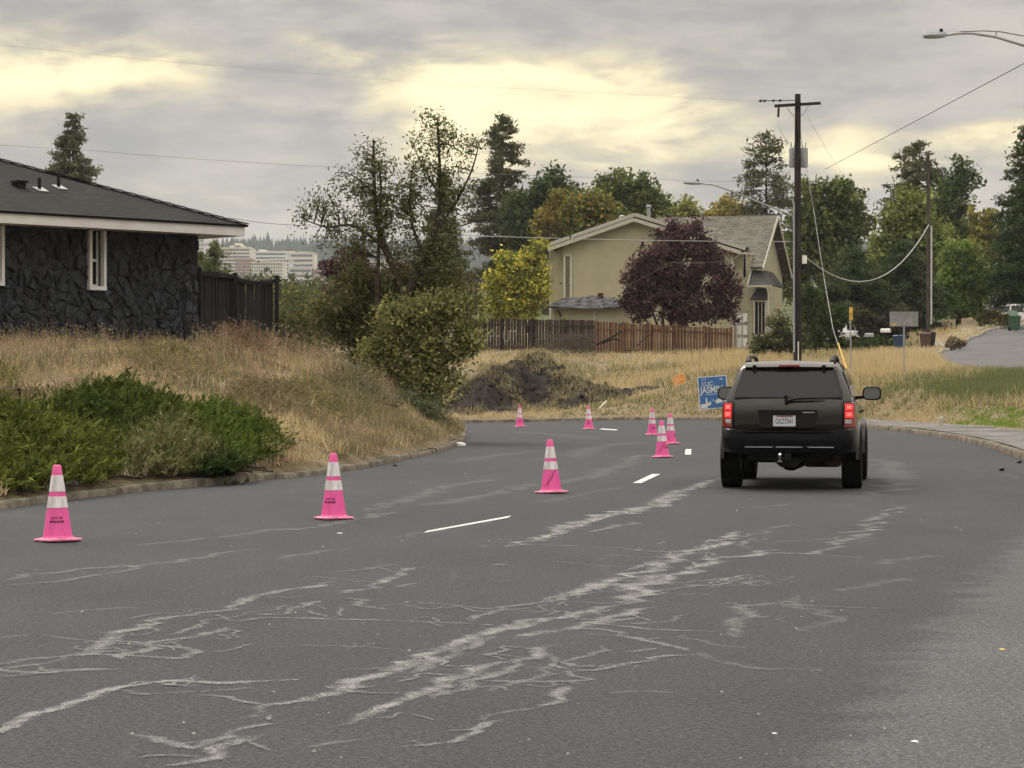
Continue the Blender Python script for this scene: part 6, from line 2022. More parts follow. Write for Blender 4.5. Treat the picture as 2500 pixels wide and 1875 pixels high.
def broad_tree(name, label, d, base, lobes, colors, per=26, nclump=90, leaf=0.16, trunk=0.18, group=None, twig=0.02, clump_r=0.55, depth=0.85, seed=1,
               shell=0.5, aspect=0.55, stems=None, cat='tree', gmin=None, bark='bark', flat=0.8, var=0.18, gap=0.14):
    """lobes: (px,py,rx,ry[,ddepth]) in photo pixels at distance d"""
    rng = np.random.default_rng(seed); rr = random.Random(seed)
    k = d / F
    b = P(base[0], base[1], d)
    root = thing(name, label, cat, b, 0, group)
    L = []
    for lb in lobes:
        c = P(lb[0], lb[1], d + (lb[4] if len(lb) > 4 else 0)) - b
        L.append((c, lb[2] * k, lb[3] * k, (lb[2] + lb[3]) / 2 * k * depth))
    area = np.array([q[1] * q[2] for q in L]); cnt = np.maximum(3, (area / area.sum() * nclump)).astype(int)
    clumps, owner = [], []
    for i, (c, rx, rz, ry) in enumerate(L):
        v = rand_dirs(cnt[i], rng) * (rng.random(cnt[i]) ** shell)[:, None]
        clumps.append(np.array(c)[None] + v * np.array([rx, ry, rz])[None]); owner += [i] * cnt[i]
    clumps = np.vstack(clumps)
    mb = MB()
    cz = min(q[0].z - q[2] for q in L)
    if stems is None:
        cx = Vector((sum(q[0].x * a for q, a in zip(L, area)) / area.sum(), 0, 0))
        fork = Vector((cx.x * 0.5, 0, max(cz, 0.15 * max(q[0].z for q in L))))
        mb.tube(bez(Vector((0, 0, -0.3)), fork, 0, 3, 0.04, rr), [trunk * 1.15, trunk, trunk * 0.9, trunk * 0.75], 8)
        origins = []
        for (c, rx, rz, ry) in L:
            e = c + Vector((0, 0, rz * 0.3))
            mb.tube(bez(fork, e, 0.0, 5, 0.10, rr), list(np.linspace(trunk * 0.62, trunk * 0.12, 6)), 6); origins.append((fork, e))
    else:
        origins = []
        for s in stems:
            pts = [P(px, py, d + (dd[0] if dd else 0)) - b for px, py, *dd in s[0]]
            mb.tube(catv(pts, 4), list(np.linspace(s[1], s[2], len(catv(pts, 4)))), 7)
            origins.append((pts[0], pts[-1]))
        allp = [q for s in stems for q in catv([P(px, py, d + (dd[0] if dd else 0)) - b for px, py, *dd in s[0]], 4)]
    cl, cr = [], []
    for i, c in enumerate(clumps):
        if vn(c[0] + seed * 3.1, c[1] * 0.5 + c[2], 0.22 * max(1.0, (cz + max(q[0].z for q in L)) / 2), 2) < gap: continue
        c = Vector(c)
        if stems is None:
            f, e = origins[owner[i]]
            t = rr.uniform(0.2, 0.95); o = f.lerp(e, t)
        else:
            o = min(allp, key=lambda q: (q - c).length + max(0, q.z - c.z) * 1.5)
        ln = (c - o).length
        pth = bez(o, c, 0.05 * ln, 5, 0.04 * min(ln, 1.5), rr)
        mb.tube(pth, list(np.linspace(twig, twig * 0.3, 6)), 4, False)
        for t, k_ in ((0.40, 0.75), (0.58, 0.9), (0.74, 1.0), (0.88, 0.95), (1.0, 0.75)):
            u = t * 5; j = min(4, int(u)); q = pth[j].lerp(pth[j + 1], u - j)
            if t < 0.6 and rr.random() < 0.45: continue
            cl.append(tuple(q + Vector((rr.gauss(0, .15), rr.gauss(0, .15), rr.gauss(0, .12))) * clump_r)); cr.append(clump_r * k_ * rr.uniform(0.55, 1.0))
    mb.build('trunk', bark, root, True)
    crown_mesh('crown', root, np.array(cl), np.array(cr), max(3, int(per * (0.55 if d > 120 else 0.42))), leaf * (1.2 if d > 120 else 1.08), aspect, np.array(colors) * (1.95 if d > 140 else 1.75), rng, var, flat)
    return root


def catv(pts, n=4):
    q = [pts[0]] + list(pts) + [pts[-1]]; out = []
    for i in range(1, len(q) - 2):
        p0, p1, p2, p3 = q[i - 1:i + 3]
        for t in np.linspace(0, 1, n, endpoint=False):
            out.append(0.5 * ((2 * p1) + (p2 - p0) * t + (2 * p0 - 5 * p1 + 4 * p2 - p3) * t * t + (3 * p1 - p0 - 3 * p2 + p3) * t ** 3))
    return out + [pts[-1]]


def pine_tree(name, label, d, px, top, base_py, prof, colors, nlev=26, nb=7, per=16, leaf=0.28, seed=1, group=None, aspect=0.28, clump_r=0.5, dens=0.75, droop=-0.15, trunk=0.2, start=0.12):
    """prof: (fraction of height from the top, half width px)"""
    rng = np.random.default_rng(seed); rr = random.Random(seed)
    k = d / F
    b = P(px, base_py, d); H = (base_py - top) * k
    root = thing(name, label, 'tree', b, 0, group)
    mb = MB(); mb.tube([(0, 0, -0.3), (rr.uniform(-.1, .1), 0, H * 0.5), (0, 0, H)], [trunk, trunk * 0.65, 0.03], 8)
    cl, rd = [], []
    pf = np.array(prof, float)
    for i in range(nlev):
        f = (i + 0.5) / nlev * (1 - start)
        w = np.interp(f, pf[:, 0], pf[:, 1]) * k
        z = H * (1 - f)
        for j in range(nb):
            if rr.random() > dens: continue
            a = rr.uniform(0, 2 * math.pi); ln = w * rr.uniform(0.55, 1.12)
            zz = z + rr.uniform(-0.5, 0.5) * H / nlev
            e = Vector((ln * math.cos(a), ln * math.sin(a), zz + ln * (droop + rr.uniform(-0.12, 0.18))))
            o = Vector((0, 0, zz))
            mb.tube([o, o.lerp(e, 0.5) + Vector((0, 0, 0.05 * ln)), e], [0.05 * (0.4 + f), 0.03, 0.012], 4, False)
            m = max(1, int(ln / (clump_r * 0.75)))
            for q in range(m):
                t = 1 - q / m * 0.75
                c = o.lerp(e, t); cl.append((c.x + rr.gauss(0, .12), c.y + rr.gauss(0, .12), c.z + rr.gauss(0, .08) + 0.04)); rd.append(clump_r * rr.uniform(0.7, 1.25) * (0.75 + 0.4 * f))
    cl.append((0, 0, H)); rd.append(clump_r * 0.6)
    mb.build('trunk', 'bark_dark', root, True)
    crown_mesh('crown', root, np.array(cl), np.array(rd), int(per * 1.7), leaf * 1.05, aspect, np.array(colors) * 1.8, rng, 0.2, 0.5, 0.35)
    return root


CONIF = [(0.040, 0.052, 0.024), (0.032, 0.044, 0.020), (0.05, 0.058, 0.026)]
CONIF_OL = [(0.052, 0.058, 0.028), (0.042, 0.05, 0.022), (0.066, 0.066, 0.03)]
GREEN = [(0.070, 0.088, 0.028), (0.055, 0.075, 0.022), (0.09, 0.098, 0.032)]
DKGREEN = [(0.036, 0.05, 0.018), (0.046, 0.058, 0.02), (0.03, 0.042, 0.016)]
OLIVE = [(0.11, 0.105, 0.03), (0.09, 0.09, 0.028), (0.14, 0.12, 0.03)]
YELLOW = [(0.26, 0.245, 0.045), (0.21, 0.22, 0.04), (0.30, 0.26, 0.05), (0.15, 0.17, 0.035)]
ORANGE = [(0.22, 0.11, 0.025), (0.16, 0.11, 0.03), (0.26, 0.13, 0.03)]
PLUM = [(0.046, 0.022, 0.028), (0.036, 0.018, 0.023), (0.06, 0.03, 0.034), (0.075, 0.045, 0.045)]
LOCUST = [(0.105, 0.125, 0.035), (0.085, 0.105, 0.03), (0.13, 0.145, 0.045)]
SAGE = [(0.10, 0.105, 0.055), (0.085, 0.095, 0.045), (0.12, 0.125, 0.065)]

# ------------------------------------------------------------------ trees
pine_tree('pine_tree', 'lone pine standing beyond the black roof', 190, 178, 286, 660, [(0, 4), (0.1, 22), (0.22, 42), (0.35, 62), (0.5, 92), (1, 100)], CONIF_OL, 24, 8, 15, 0.42, 2, clump_r=0.55, dens=0.8)
pine_tree('pine_tree', 'small young conifer above the black board fence', 95, 522, 600, 740, [(0, 2), (0.15, 14), (0.4, 34), (1, 45)], [(0.08, 0.095, 0.04), (0.065, 0.08, 0.035)], 12, 7, 12, 0.16, 3, clump_r=0.22, dens=0.9, droop=0.35, trunk=0.06)
pine_tree('pine_tree', 'stunted conifer half behind the black house corner', 97, 487, 622, 740, [(0, 2), (0.15, 10), (0.4, 22), (1, 30)], CONIF_OL, 10, 6, 12, 0.16, 31, clump_r=0.22, dens=0.85, droop=0.3, trunk=0.06)
pine_tree('pine_tree', 'tall pine right behind the sparse locust tree', 205, 1228, 286, 760, [(0, 4), (0.06, 24), (0.12, 42), (0.2, 52), (0.3, 62), (0.42, 84), (0.6, 95), (1, 60)], CONIF_OL, 30, 8, 15, 0.42, 4, clump_r=0.6, dens=0.78)
pine_tree('pine_tree', 'slim dark conifer behind the crown of the sparse tree', 112, 1082, 425, 790, [(0, 3), (0.1, 14), (0.3, 34), (0.55, 56), (1, 66)], CONIF, 26, 8, 16, 0.22, 5, clump_r=0.32, dens=0.85)
pine_tree('pine_tree', 'open crowned pine behind the main utility pole', 215, 1870, 330, 760, [(0, 6), (0.06, 40), (0.14, 62), (0.22, 48), (0.32, 78), (0.45, 88), (0.7, 90), (1, 50)], CONIF_OL, 20, 7, 20, 0.45, 6, clump_r=0.95, dens=0.7)
pine_tree('pine_tree', 'tall dark pine rising above the green trees on the right', 205, 2245, 348, 800, [(0, 8), (0.05, 40), (0.12, 66), (0.22, 90), (0.4, 100), (1, 70)], CONIF_OL, 24, 8, 16, 0.45, 7, clump_r=0.75, dens=0.75)
pine_tree('pine_tree', 'dense dark pine at the right edge of the view', 150, 2528, 290, 800, [(0, 6), (0.08, 34), (0.2, 62), (0.4, 92), (0.7, 110), (1, 100)], DKGREEN, 32, 10, 18, 0.34, 8, clump_r=0.6, dens=0.9)
pine_tree('spruce_tree', 'dark spruce with drooping boughs behind the grey sign', 146, 2085, 610, 850, [(0, 10), (0.2, 70), (0.45, 110), (0.8, 150), (1, 160)], CONIF, 22, 12, 20, 0.26, 9, clump_r=0.5, dens=0.9, droop=-0.22, start=0.02)
pine_tree('spruce_tree', 'spreading dark spruce left of the pale conduit pole', 148, 2210, 590, 850, [(0, 10), (0.2, 64), (0.45, 100), (0.8, 118), (1, 120)], CONIF, 22, 12, 20, 0.26, 10, clump_r=0.5, dens=0.9, droop=-0.22, start=0.02)

broad_tree('maple_tree', 'dark green maple left of the tan house roof', 200, (1330, 760), [(1340, 450, 62, 52), (1290, 500, 62, 60), (1370, 500, 60, 70), (1320, 570, 80, 60), (1260, 540, 45, 60)], DKGREEN, 34, 150, 0.34, 0.3, seed=11, clump_r=1.15, twig=0.04)
broad_tree('maple_tree', 'olive and orange maple rising over the tan gable', 178, (1400, 760), [(1400, 505, 55, 45), (1460, 500, 55, 40), (1350, 560, 52, 45), (1420, 560, 70, 50), (1500, 540, 60, 40)], OLIVE + GREEN[:2] + ORANGE[1:2], 34, 130, 0.30, 0.28, seed=12, clump_r=1.0, twig=0.04)
broad_tree('maple_tree', 'small orange crown beside the olive maple', 176, (1340, 760), [(1337, 525, 26, 20), (1362, 478, 18, 14), (1318, 545, 20, 16)], ORANGE[1:2] + OLIVE[:2], 26, 34, 0.26, 0.14, seed=13, clump_r=0.7, twig=0.03)
broad_tree('broadleaf_tree', 'rounded green tree behind the tan house ridge', 192, (1530, 760), [(1500, 450, 62, 34), (1560, 470, 58, 44), (1470, 480, 45, 36), (1600, 500, 36, 40), (1530, 520, 80, 40)], GREEN + DKGREEN[:1], 34, 130, 0.32, 0.28, seed=14, clump_r=1.05, twig=0.04)
broad_tree('broadleaf_tree', 'pale green tree tops peeking over the roof ridge', 235, (1665, 800), [(1665, 512, 44, 26), (1640, 540, 40, 30), (1700, 545, 30, 25)], [(0.16, 0.17, 0.05), (0.13, 0.15, 0.045)], 26, 60, 0.36, 0.2, seed=15, clump_r=1.1, twig=0.03)
broad_tree('broadleaf_tree', 'yellowing tree top between roof ridge and lamp arm', 235, (1770, 800), [(1765, 505, 42, 28), (1740, 540, 40, 26), (1800, 520, 30, 26)], [(0.20, 0.16, 0.045), (0.17, 0.13, 0.04), (0.13, 0.13, 0.04)], 26, 60, 0.36, 0.2, seed=16, clump_r=1.0, twig=0.03)
broad_tree('yellow_tree', 'bright yellow green tree left of the tan house', 138, (1292, 800), [(1250, 665, 66, 48), (1300, 700, 40, 52), (1235, 730, 50, 48), (1290, 620, 34, 26), (1205, 700, 26, 40), (1275, 755, 60, 30), (1320, 600, 24, 22), (1205, 760, 34, 28), (1225, 630, 22, 22), (1330, 660, 18, 40)], YELLOW + GREEN[:1], 32, 190, 0.19, 0.13, seed=17, clump_r=0.62, twig=0.025)
broad_tree('plum_tree', 'purple-leaved plum tree in front of the tan house', 133, (1625, 805), [(1665, 585, 66, 50), (1620, 640, 85, 60), (1590, 710, 70, 62), (1680, 690, 90, 80), (1740, 640, 36, 36), (1760, 700, 42, 60), (1775, 765, 32, 34), (1690, 760, 80, 34), (1560, 750, 44, 34), (1705, 552, 26, 22), (1640, 548, 24, 22), (1535, 690, 22, 40), (1800, 715, 14, 34), (1720, 600, 40, 30)], PLUM, 36, 380, 0.17, 0.16, seed=18, clump_r=0.58, twig=0.02, shell=0.45,
           stems=[([(1612, 812), (1600, 780), (1580, 720), (1575, 660)], 0.10, 0.03), ([(1622, 812), (1618, 770), (1630, 690), (1645, 600)], 0.11, 0.03), ([(1632, 812), (1645, 770), (1690, 700), (1720, 640)], 0.11, 0.03), ([(1640, 812), (1670, 780), (1740, 740), (1765, 720)], 0.08, 0.03), ([(1600, 812), (1580, 785), (1550, 740)], 0.07, 0.02)])
broad_tree('plum_tree', 'dark purple plum shrub tree left behind the sparse tree', 100, (850, 800), [(860, 630, 62, 40), (810, 655, 42, 26), (900, 690, 60, 50), (830, 700, 50, 30)], [(0.055, 0.026, 0.034), (0.042, 0.02, 0.026), (0.07, 0.035, 0.04)], 30, 130, 0.14, 0.10, seed=19, clump_r=0.42, twig=0.02)
broad_tree('plum_tree', 'brown purple plum tree right behind the sparse tree', 104, (1070, 820), [(1040, 690, 60, 60), (1110, 680, 52, 60), (980, 660, 46, 50), (1150, 720, 36, 46)], [(0.05, 0.034, 0.03), (0.04, 0.028, 0.026), (0.06, 0.045, 0.034)], 28, 150, 0.14, 0.10, seed=20, clump_r=0.45, twig=0.02)
broad_tree('broadleaf_tree', 'dark green tree directly right of the main pole', 172, (2020, 830), [(1985, 460, 46, 32), (2060, 470, 56, 36), (1990, 530, 70, 60), (2080, 540, 66, 60), (1960, 610, 60, 60), (2050, 640, 90, 70), (1925, 680, 40, 60)], GREEN + DKGREEN[:2], 36, 230, 0.30, 0.28, seed=21, clump_r=1.0, twig=0.035)
broad_tree('broadleaf_tree', 'light green locust crown left of the conduit pole', 165, (2210, 830), [(2230, 500, 56, 46), (2190, 540, 60, 46), (2260, 560, 70, 60), (2170, 610, 60, 60), (2290, 640, 70, 70), (2220, 680, 90, 60)], LOCUST + GREEN[:1], 36, 220, 0.28, 0.25, seed=22, clump_r=0.95, twig=0.035)
broad_tree('broadleaf_tree', 'dark leaning tree right of the conduit pole', 198, (2330, 820), [(2350, 420, 40, 46), (2325, 490, 56, 52), (2290, 540, 50, 50), (2350, 580, 55, 60), (2310, 640, 80, 60)], DKGREEN + GREEN[:1], 34, 150, 0.34, 0.3, seed=23, clump_r=1.1, twig=0.04)
broad_tree('broadleaf_tree', 'yellowish tree beside the thin utility pole', 192, (2405, 820), [(2400, 545, 34, 46), (2420, 600, 34, 46), (2380, 620, 34, 50)], OLIVE, 30, 80, 0.32, 0.2, seed=24, clump_r=0.9, twig=0.03)
broad_tree('broadleaf_tree', 'fresh green low tree above the dry grass bank', 152, (2340, 800), [(2330, 690, 66, 46), (2370, 740, 50, 40), (2300, 750, 50, 34), (2385, 680, 34, 40), (2340, 620, 60, 40)], [(0.085, 0.115, 0.03), (0.07, 0.10, 0.026), (0.10, 0.12, 0.035)], 34, 170, 0.24, 0.2, seed=25, clump_r=0.8, twig=0.03)
broad_tree('broadleaf_tree', 'deep shaded trees behind the white parked vehicle', 188, (2460, 790), [(2440, 680, 60, 70), (2500, 700, 60, 80), (2420, 740, 40, 40), (2540, 640, 70, 90)], DKGREEN, 34, 130, 0.34, 0.25, seed=26, clump_r=1.1, twig=0.04)
broad_tree('shrub', 'dark leafy shrub at the foot of the main pole', 112, (1900, 872), [(1880, 830, 44, 40), (1920, 820, 36, 46), (1845, 845, 30, 26), (1955, 840, 40, 34), (1900, 790, 24, 30)], [(0.05, 0.06, 0.028), (0.04, 0.05, 0.022), (0.07, 0.075, 0.035)], 26, 120, 0.15, 0.05, seed=27, clump_r=0.42, twig=0.015, cat='shrub')
broad_tree('shrub', 'shaded bushes hiding the pickup front wheels', 130, (2010, 862), [(1985, 820, 40, 40), (2005, 785, 34, 44), (2030, 842, 44, 22), (1980, 740, 40, 50), (2036, 800, 20, 26), (2060, 770, 34, 26), (2120, 845, 50, 16), (2160, 842, 40, 14)], DKGREEN, 30, 190, 0.18, 0.05, seed=28, clump_r=0.5, twig=0.015, cat='shrub')
broad_tree('shrub', 'dark hedge behind the mailboxes', 134, (2150, 850), [(2120, 800, 36, 40), (2160, 800, 36, 40), (2100, 780, 30, 30), (2200, 790, 40, 50)], [(0.03, 0.028, 0.02), (0.04, 0.04, 0.02)], 26, 110, 0.18, 0.05, seed=29, clump_r=0.5, twig=0.015, cat='shrub')
broad_tree('shrub', 'dry brown bush at the bend of the side street kerb', 126, (2330, 850), [(2325, 838, 22, 14), (2345, 842, 14, 8)], [(0.15, 0.12, 0.08), (0.12, 0.10, 0.065)], 26, 30, 0.12, 0.03, seed=30, clump_r=0.25, twig=0.01, cat='shrub')
broad_tree('shrub', 'tan and green grass clump below the thin utility pole', 152, (2440, 800), [(2430, 772, 26, 20), (2455, 780, 22, 18), (2400, 780, 22, 20)], [(0.20, 0.17, 0.08), (0.12, 0.12, 0.05)], 26, 40, 0.18, 0.03, seed=41, clump_r=0.4, twig=0.01, cat='shrub')

# the sparse many-stemmed tree on the bank, with its thicket
DT = 56.0
broad_tree('locust_tree', 'sparse many-stemmed tree on the grassy bank, tallest in view', DT, (955, 905),
           [(915, 395, 60, 62), (855, 470, 80, 66), (790, 510, 60, 50), (745, 535, 36, 24), (940, 480, 60, 70), (1060, 330, 56, 60), (1050, 420, 80, 70), (1130, 360, 46, 50), (1000, 500, 60, 70), (1120, 470, 50, 60), (905, 560, 70, 60), (1060, 570, 70, 70), (1000, 620, 80, 50), (890, 640, 80, 50), (1090, 640, 80, 60), (960, 540, 60, 60), (820, 590, 60, 40)],
           [(0.075, 0.085, 0.035), (0.06, 0.07, 0.028), (0.09, 0.095, 0.04), (0.05, 0.058, 0.026)], per=14, nclump=680, leaf=0.085, seed=51, clump_r=0.40, twig=0.011, shell=0.5, gap=0.2, aspect=0.42, bark='bark',
           stems=[([(962, 915), (972, 830), (985, 735), (990, 715)], 0.17, 0.14), ([(990, 718), (960, 650), (925, 560), (915, 480), (912, 380), (912, 340)], 0.10, 0.02),
                  ([(990, 718), (1030, 650), (1060, 570), (1075, 480), (1072, 380), (1068, 290)], 0.10, 0.02), ([(925, 905), (920, 800), (922, 700), (925, 560), (930, 460), (925, 400)], 0.07, 0.02),
                  ([(955, 640), (920, 590), (860, 550), (800, 555), (740, 535)], 0.05, 0.012), ([(1060, 570), (1110, 500), (1150, 420), (1170, 350)], 0.045, 0.012),
                  ([(1040, 640), (1010, 560), (1000, 480), (1010, 400)], 0.045, 0.012), ([(915, 480), (880, 440), (840, 420)], 0.03, 0.01), ([(1075, 480), (1040, 420), (1010, 360)], 0.03, 0.01), ([(1060, 570), (1130, 550), (1190, 530)], 0.03, 0.01)])
broad_tree('thicket_bush', 'leafy light green bush at the right foot of the sparse tree', DT - 1.5, (1060, 985),
           [(1100, 745, 80, 50), (1010, 770, 90, 70), (1140, 830, 44, 70), (1165, 740, 24, 30), (960, 760, 50, 60), (1040, 850, 90, 70), (1075, 925, 80, 70), (985, 930, 80, 70), (920, 850, 80, 70), (1155, 790, 26, 40), (1030, 985, 90, 30)],
           [(0.15, 0.155, 0.055), (0.115, 0.125, 0.042), (0.17, 0.17, 0.07), (0.08, 0.09, 0.034)], per=34, nclump=330, leaf=0.10, seed=52, clump_r=0.40, shell=0.5, gap=0.2, twig=0.010, trunk=0.05, cat='bush', aspect=0.45)
broad_tree('thicket_bush', 'darker brush at the left foot of the sparse tree', DT + 0.5, (880, 930),
           [(860, 750, 85, 60), (820, 790, 66, 50), (920, 820, 80, 60), (930, 700, 80, 70), (800, 740, 50, 44), (890, 880, 66, 50), (960, 900, 60, 60), (1010, 700, 90, 70), (1090, 690, 70, 60), (860, 690, 66, 50), (1135, 740, 44, 50)],
           [(0.085, 0.09, 0.035), (0.065, 0.072, 0.028), (0.10, 0.095, 0.045), (0.05, 0.055, 0.024)], per=28, nclump=420, leaf=0.10, seed=53, clump_r=0.40, shell=0.5, gap=0.2, twig=0.010, trunk=0.05, cat='bush', aspect=0.42)
broad_tree('thicket_bush', 'blue green brush low at the kerb below the sparse tree', DT - 3.5, (1000, 1030),
           [(960, 985, 46, 34), (1010, 995, 50, 30), (1060, 1005, 36, 22), (920, 1000, 30, 22)],
           [(0.075, 0.088, 0.05), (0.055, 0.068, 0.036), (0.09, 0.10, 0.06)], per=30, nclump=120, leaf=0.085, seed=54, clump_r=0.34, shell=0.6, twig=0.008, trunk=0.03, cat='bush', aspect=0.3)


# ------------------------------------------------------------------ grass
def tufts(x, y, rng, k, r):
    """every k-th point becomes a tuft centre, the rest gather round it; returns x, y, lean direction"""
    n = len(x); m = max(1, n // k); c = rng.permutation(n)[:m][rng.integers(0, m, n)]
    a = rng.uniform(0, 2 * math.pi, n); q = np.abs(rng.normal(0, r, n)) * (0.6 + 0.8 * ((c * 7919) % 13) / 13)
    return x[c] + np.cos(a) * q, y[c] + np.sin(a) * q, a


def blades(name, label, B, h, w, cols, rng, lean=0.45, kind='stuff', cat='grass', seg2=True, m='straw', la=None):
    n = len(B)
    a = rng.uniform(0, 2 * math.pi, n); f = np.c_[np.cos(a), np.sin(a), np.zeros(n)] * (w / 2)[:, None]
    la = rng.uniform(0, 2 * math.pi, n) if la is None else la + rng.normal(0, 0.5, n)
    ll = np.abs(rng.normal(0, lean, n)) * h
    tip = B + np.c_[np.cos(la) * ll, np.sin(la) * ll, h * np.clip(1 - 0.3 * (ll / h) ** 2, 0.3, 1)]
    mid = B + (tip - B) * 0.5 + np.c_[np.zeros(n), np.zeros(n), 0.10 * h] - np.c_[np.cos(la) * ll, np.sin(la) * ll, np.zeros(n)] * 0.12
    if seg2:
        V = np.stack([B - f, B + f, mid + f * 0.8, mid - f * 0.8, tip], 1).reshape(-1, 3)
        i = np.arange(n) * 5
        fs = [np.c_[i, i + 1, i + 2, i + 3], np.c_[i + 3, i + 2, i + 4]]; k = 5
    else:
        V = np.stack([B - f, B + f, tip], 1).reshape(-1, 3); i = np.arange(n) * 3; fs = [np.c_[i, i + 1, i + 2]]; k = 3
    me = mesh_np(name, V, fs, tint=np.repeat(cols, k, 0)); me.materials.append(MATS[m])
    return tag(link(name, me), label, cat, kind=kind)


def ptz(x, y):
    return np.c_[x, y, terr(x, y)]


def mixc(a, b, t):
    return np.array(a)[None] * (1 - t)[:, None] + np.array(b)[None] * t[:, None]


STRAW, TANB, BROWN, OLV, GRS = (0.56, 0.455, 0.26), (0.44, 0.35, 0.215), (0.27, 0.205, 0.14), (0.21, 0.20, 0.105), (0.13, 0.175, 0.06)


def zone_tint(x, y, z, rng, n):
    """which plants grow where on the outer side"""
    px = CX + x / y * F; py = HY - (z - CH) / y * F
    c = mixc(STRAW, TANB, rng.random(n))
    g = vn(x, y, 5.0, 3); c = np.where((g > 0.56)[:, None] & (rng.random(n) < 0.6)[:, None], mixc(OLV, GRS, rng.random(n) * 0.5), c)
    # green belt on the right-hand slope
    gb = np.exp(-(((px - 2330) / 210) ** 2 + ((py - 955) / 34) ** 2)) + 0.7 * np.exp(-(((px - 2470) / 90) ** 2 + ((py - 925) / 35) ** 2))
    c = np.where((rng.random(n) < gb * 1.1)[:, None], mixc(OLV, GRS, 0.3 + rng.random(n) * 0.7), c)
    # watered lawn along the sidewalk
    lw = sstep(px, 2270, 2380) * sstep(py, 985, 1008)
    c = np.where((rng.random(n) < lw)[:, None], mixc((0.16, 0.25, 0.04), (0.21, 0.29, 0.055), rng.random(n)), c)
    # green flush beside the earth mound
    gm = np.exp(-(((px - 1400) / 120) ** 2 + ((py - 905) / 28) ** 2)) * 0.8 + np.exp(-(((px - 1420) / 160) ** 2 + ((py - 985) / 22) ** 2)) * 0.6
    c = np.where((rng.random(n) < gm)[:, None], mixc(OLV, GRS, 0.3 + 0.5 * rng.random(n)), c)
    return c * (1 + rng.normal(0, 0.16, n))[:, None], px, py, lw


def outer_grass():
    rng = np.random.default_rng(61)
    X, Y = [], []
    for (y0, y1, n) in ((48, 72, 52000), (72, 92, 70000), (92, 112, 85000), (112, 150, 60000)):
        y = rng.uniform(y0, y1, n); x = rng.uniform(-0.245, 0.245, n) * y; X.append(x); Y.append(y)
    yy = rng.uniform(50, 86, 70000); X.append(rng.uniform(9.5, 0.24 * yy + 1.5)); Y.append(yy)
    x, y = np.concatenate(X), np.concatenate(Y)
    k = ~inside(ROAD, x, y) & ~inside(INNER, x, y); x, y = x[k], y[k]
    d = dist_line(EOUT, x, y)
    side = (x > 7.5) & (y < 80)
    k = np.where(side, d > 2.55, d > 0.10) & ~inside(STREET, x, y); x, y, d = x[k], y[k], d[k]
    px = CX + x / y * F
    k = (px > 1050) & ~((y > 133) & (px < 1900)); x, y, d = x[k], y[k], d[k]
    k = vn(x * 1.0, y * 0.6, 1.6, 3) > 0.36 - 0.3 * rng.random(len(x)); x, y, d = x[k], y[k], d[k]
    x, y, la = tufts(x, y, rng, 9, 0.16); d = dist_line(EOUT, x, y)
    k = ~inside(ROAD, x, y) & ~inside(STREET, x, y) & ~((x > 7.5) & (y < 80) & (d < 2.52)); x, y, d, la = x[k], y[k], d[k], la[k]
    B = ptz(x, y); n = len(x)
    c, px, py, lw = zone_tint(x, y, B[:, 2], rng, n)
    tall = vn(x, y, 4.0, 2)
    h = rng.uniform(0.12, 0.30, n) * (0.6 + tall)
    # tall dry stand near the pole and signs
    td = np.exp(-(((px - 2180) / 150) ** 2 + ((py - 895) / 34) ** 2)) + np.exp(-(((px - 1780) / 170) ** 2 + ((py - 885) / 22) ** 2)) + np.exp(-(((px - 2330) / 90) ** 2 + ((py - 830) / 25) ** 2))
    h = h * (1 + 1.3 * td)
    h = np.where(d < 3.2, h * 0.6, h); h = np.where(lw > 0.5, 0.09, h)
    c = np.where((td > 0.4)[:, None] & (rng.random(n) < 0.8)[:, None], mixc((0.56, 0.455, 0.25), (0.46, 0.365, 0.205), rng.random(n)), c)
    w = 0.016 + 0.00022 * y * rng.uniform(0.6, 1.4, n)
    blades('dry_grass', 'dry tan grass on the slope beyond the bend', B, h, w, np.clip(c, 0.01, 0.8), rng, 0.55, seg2=False, la=la)


outer_grass()


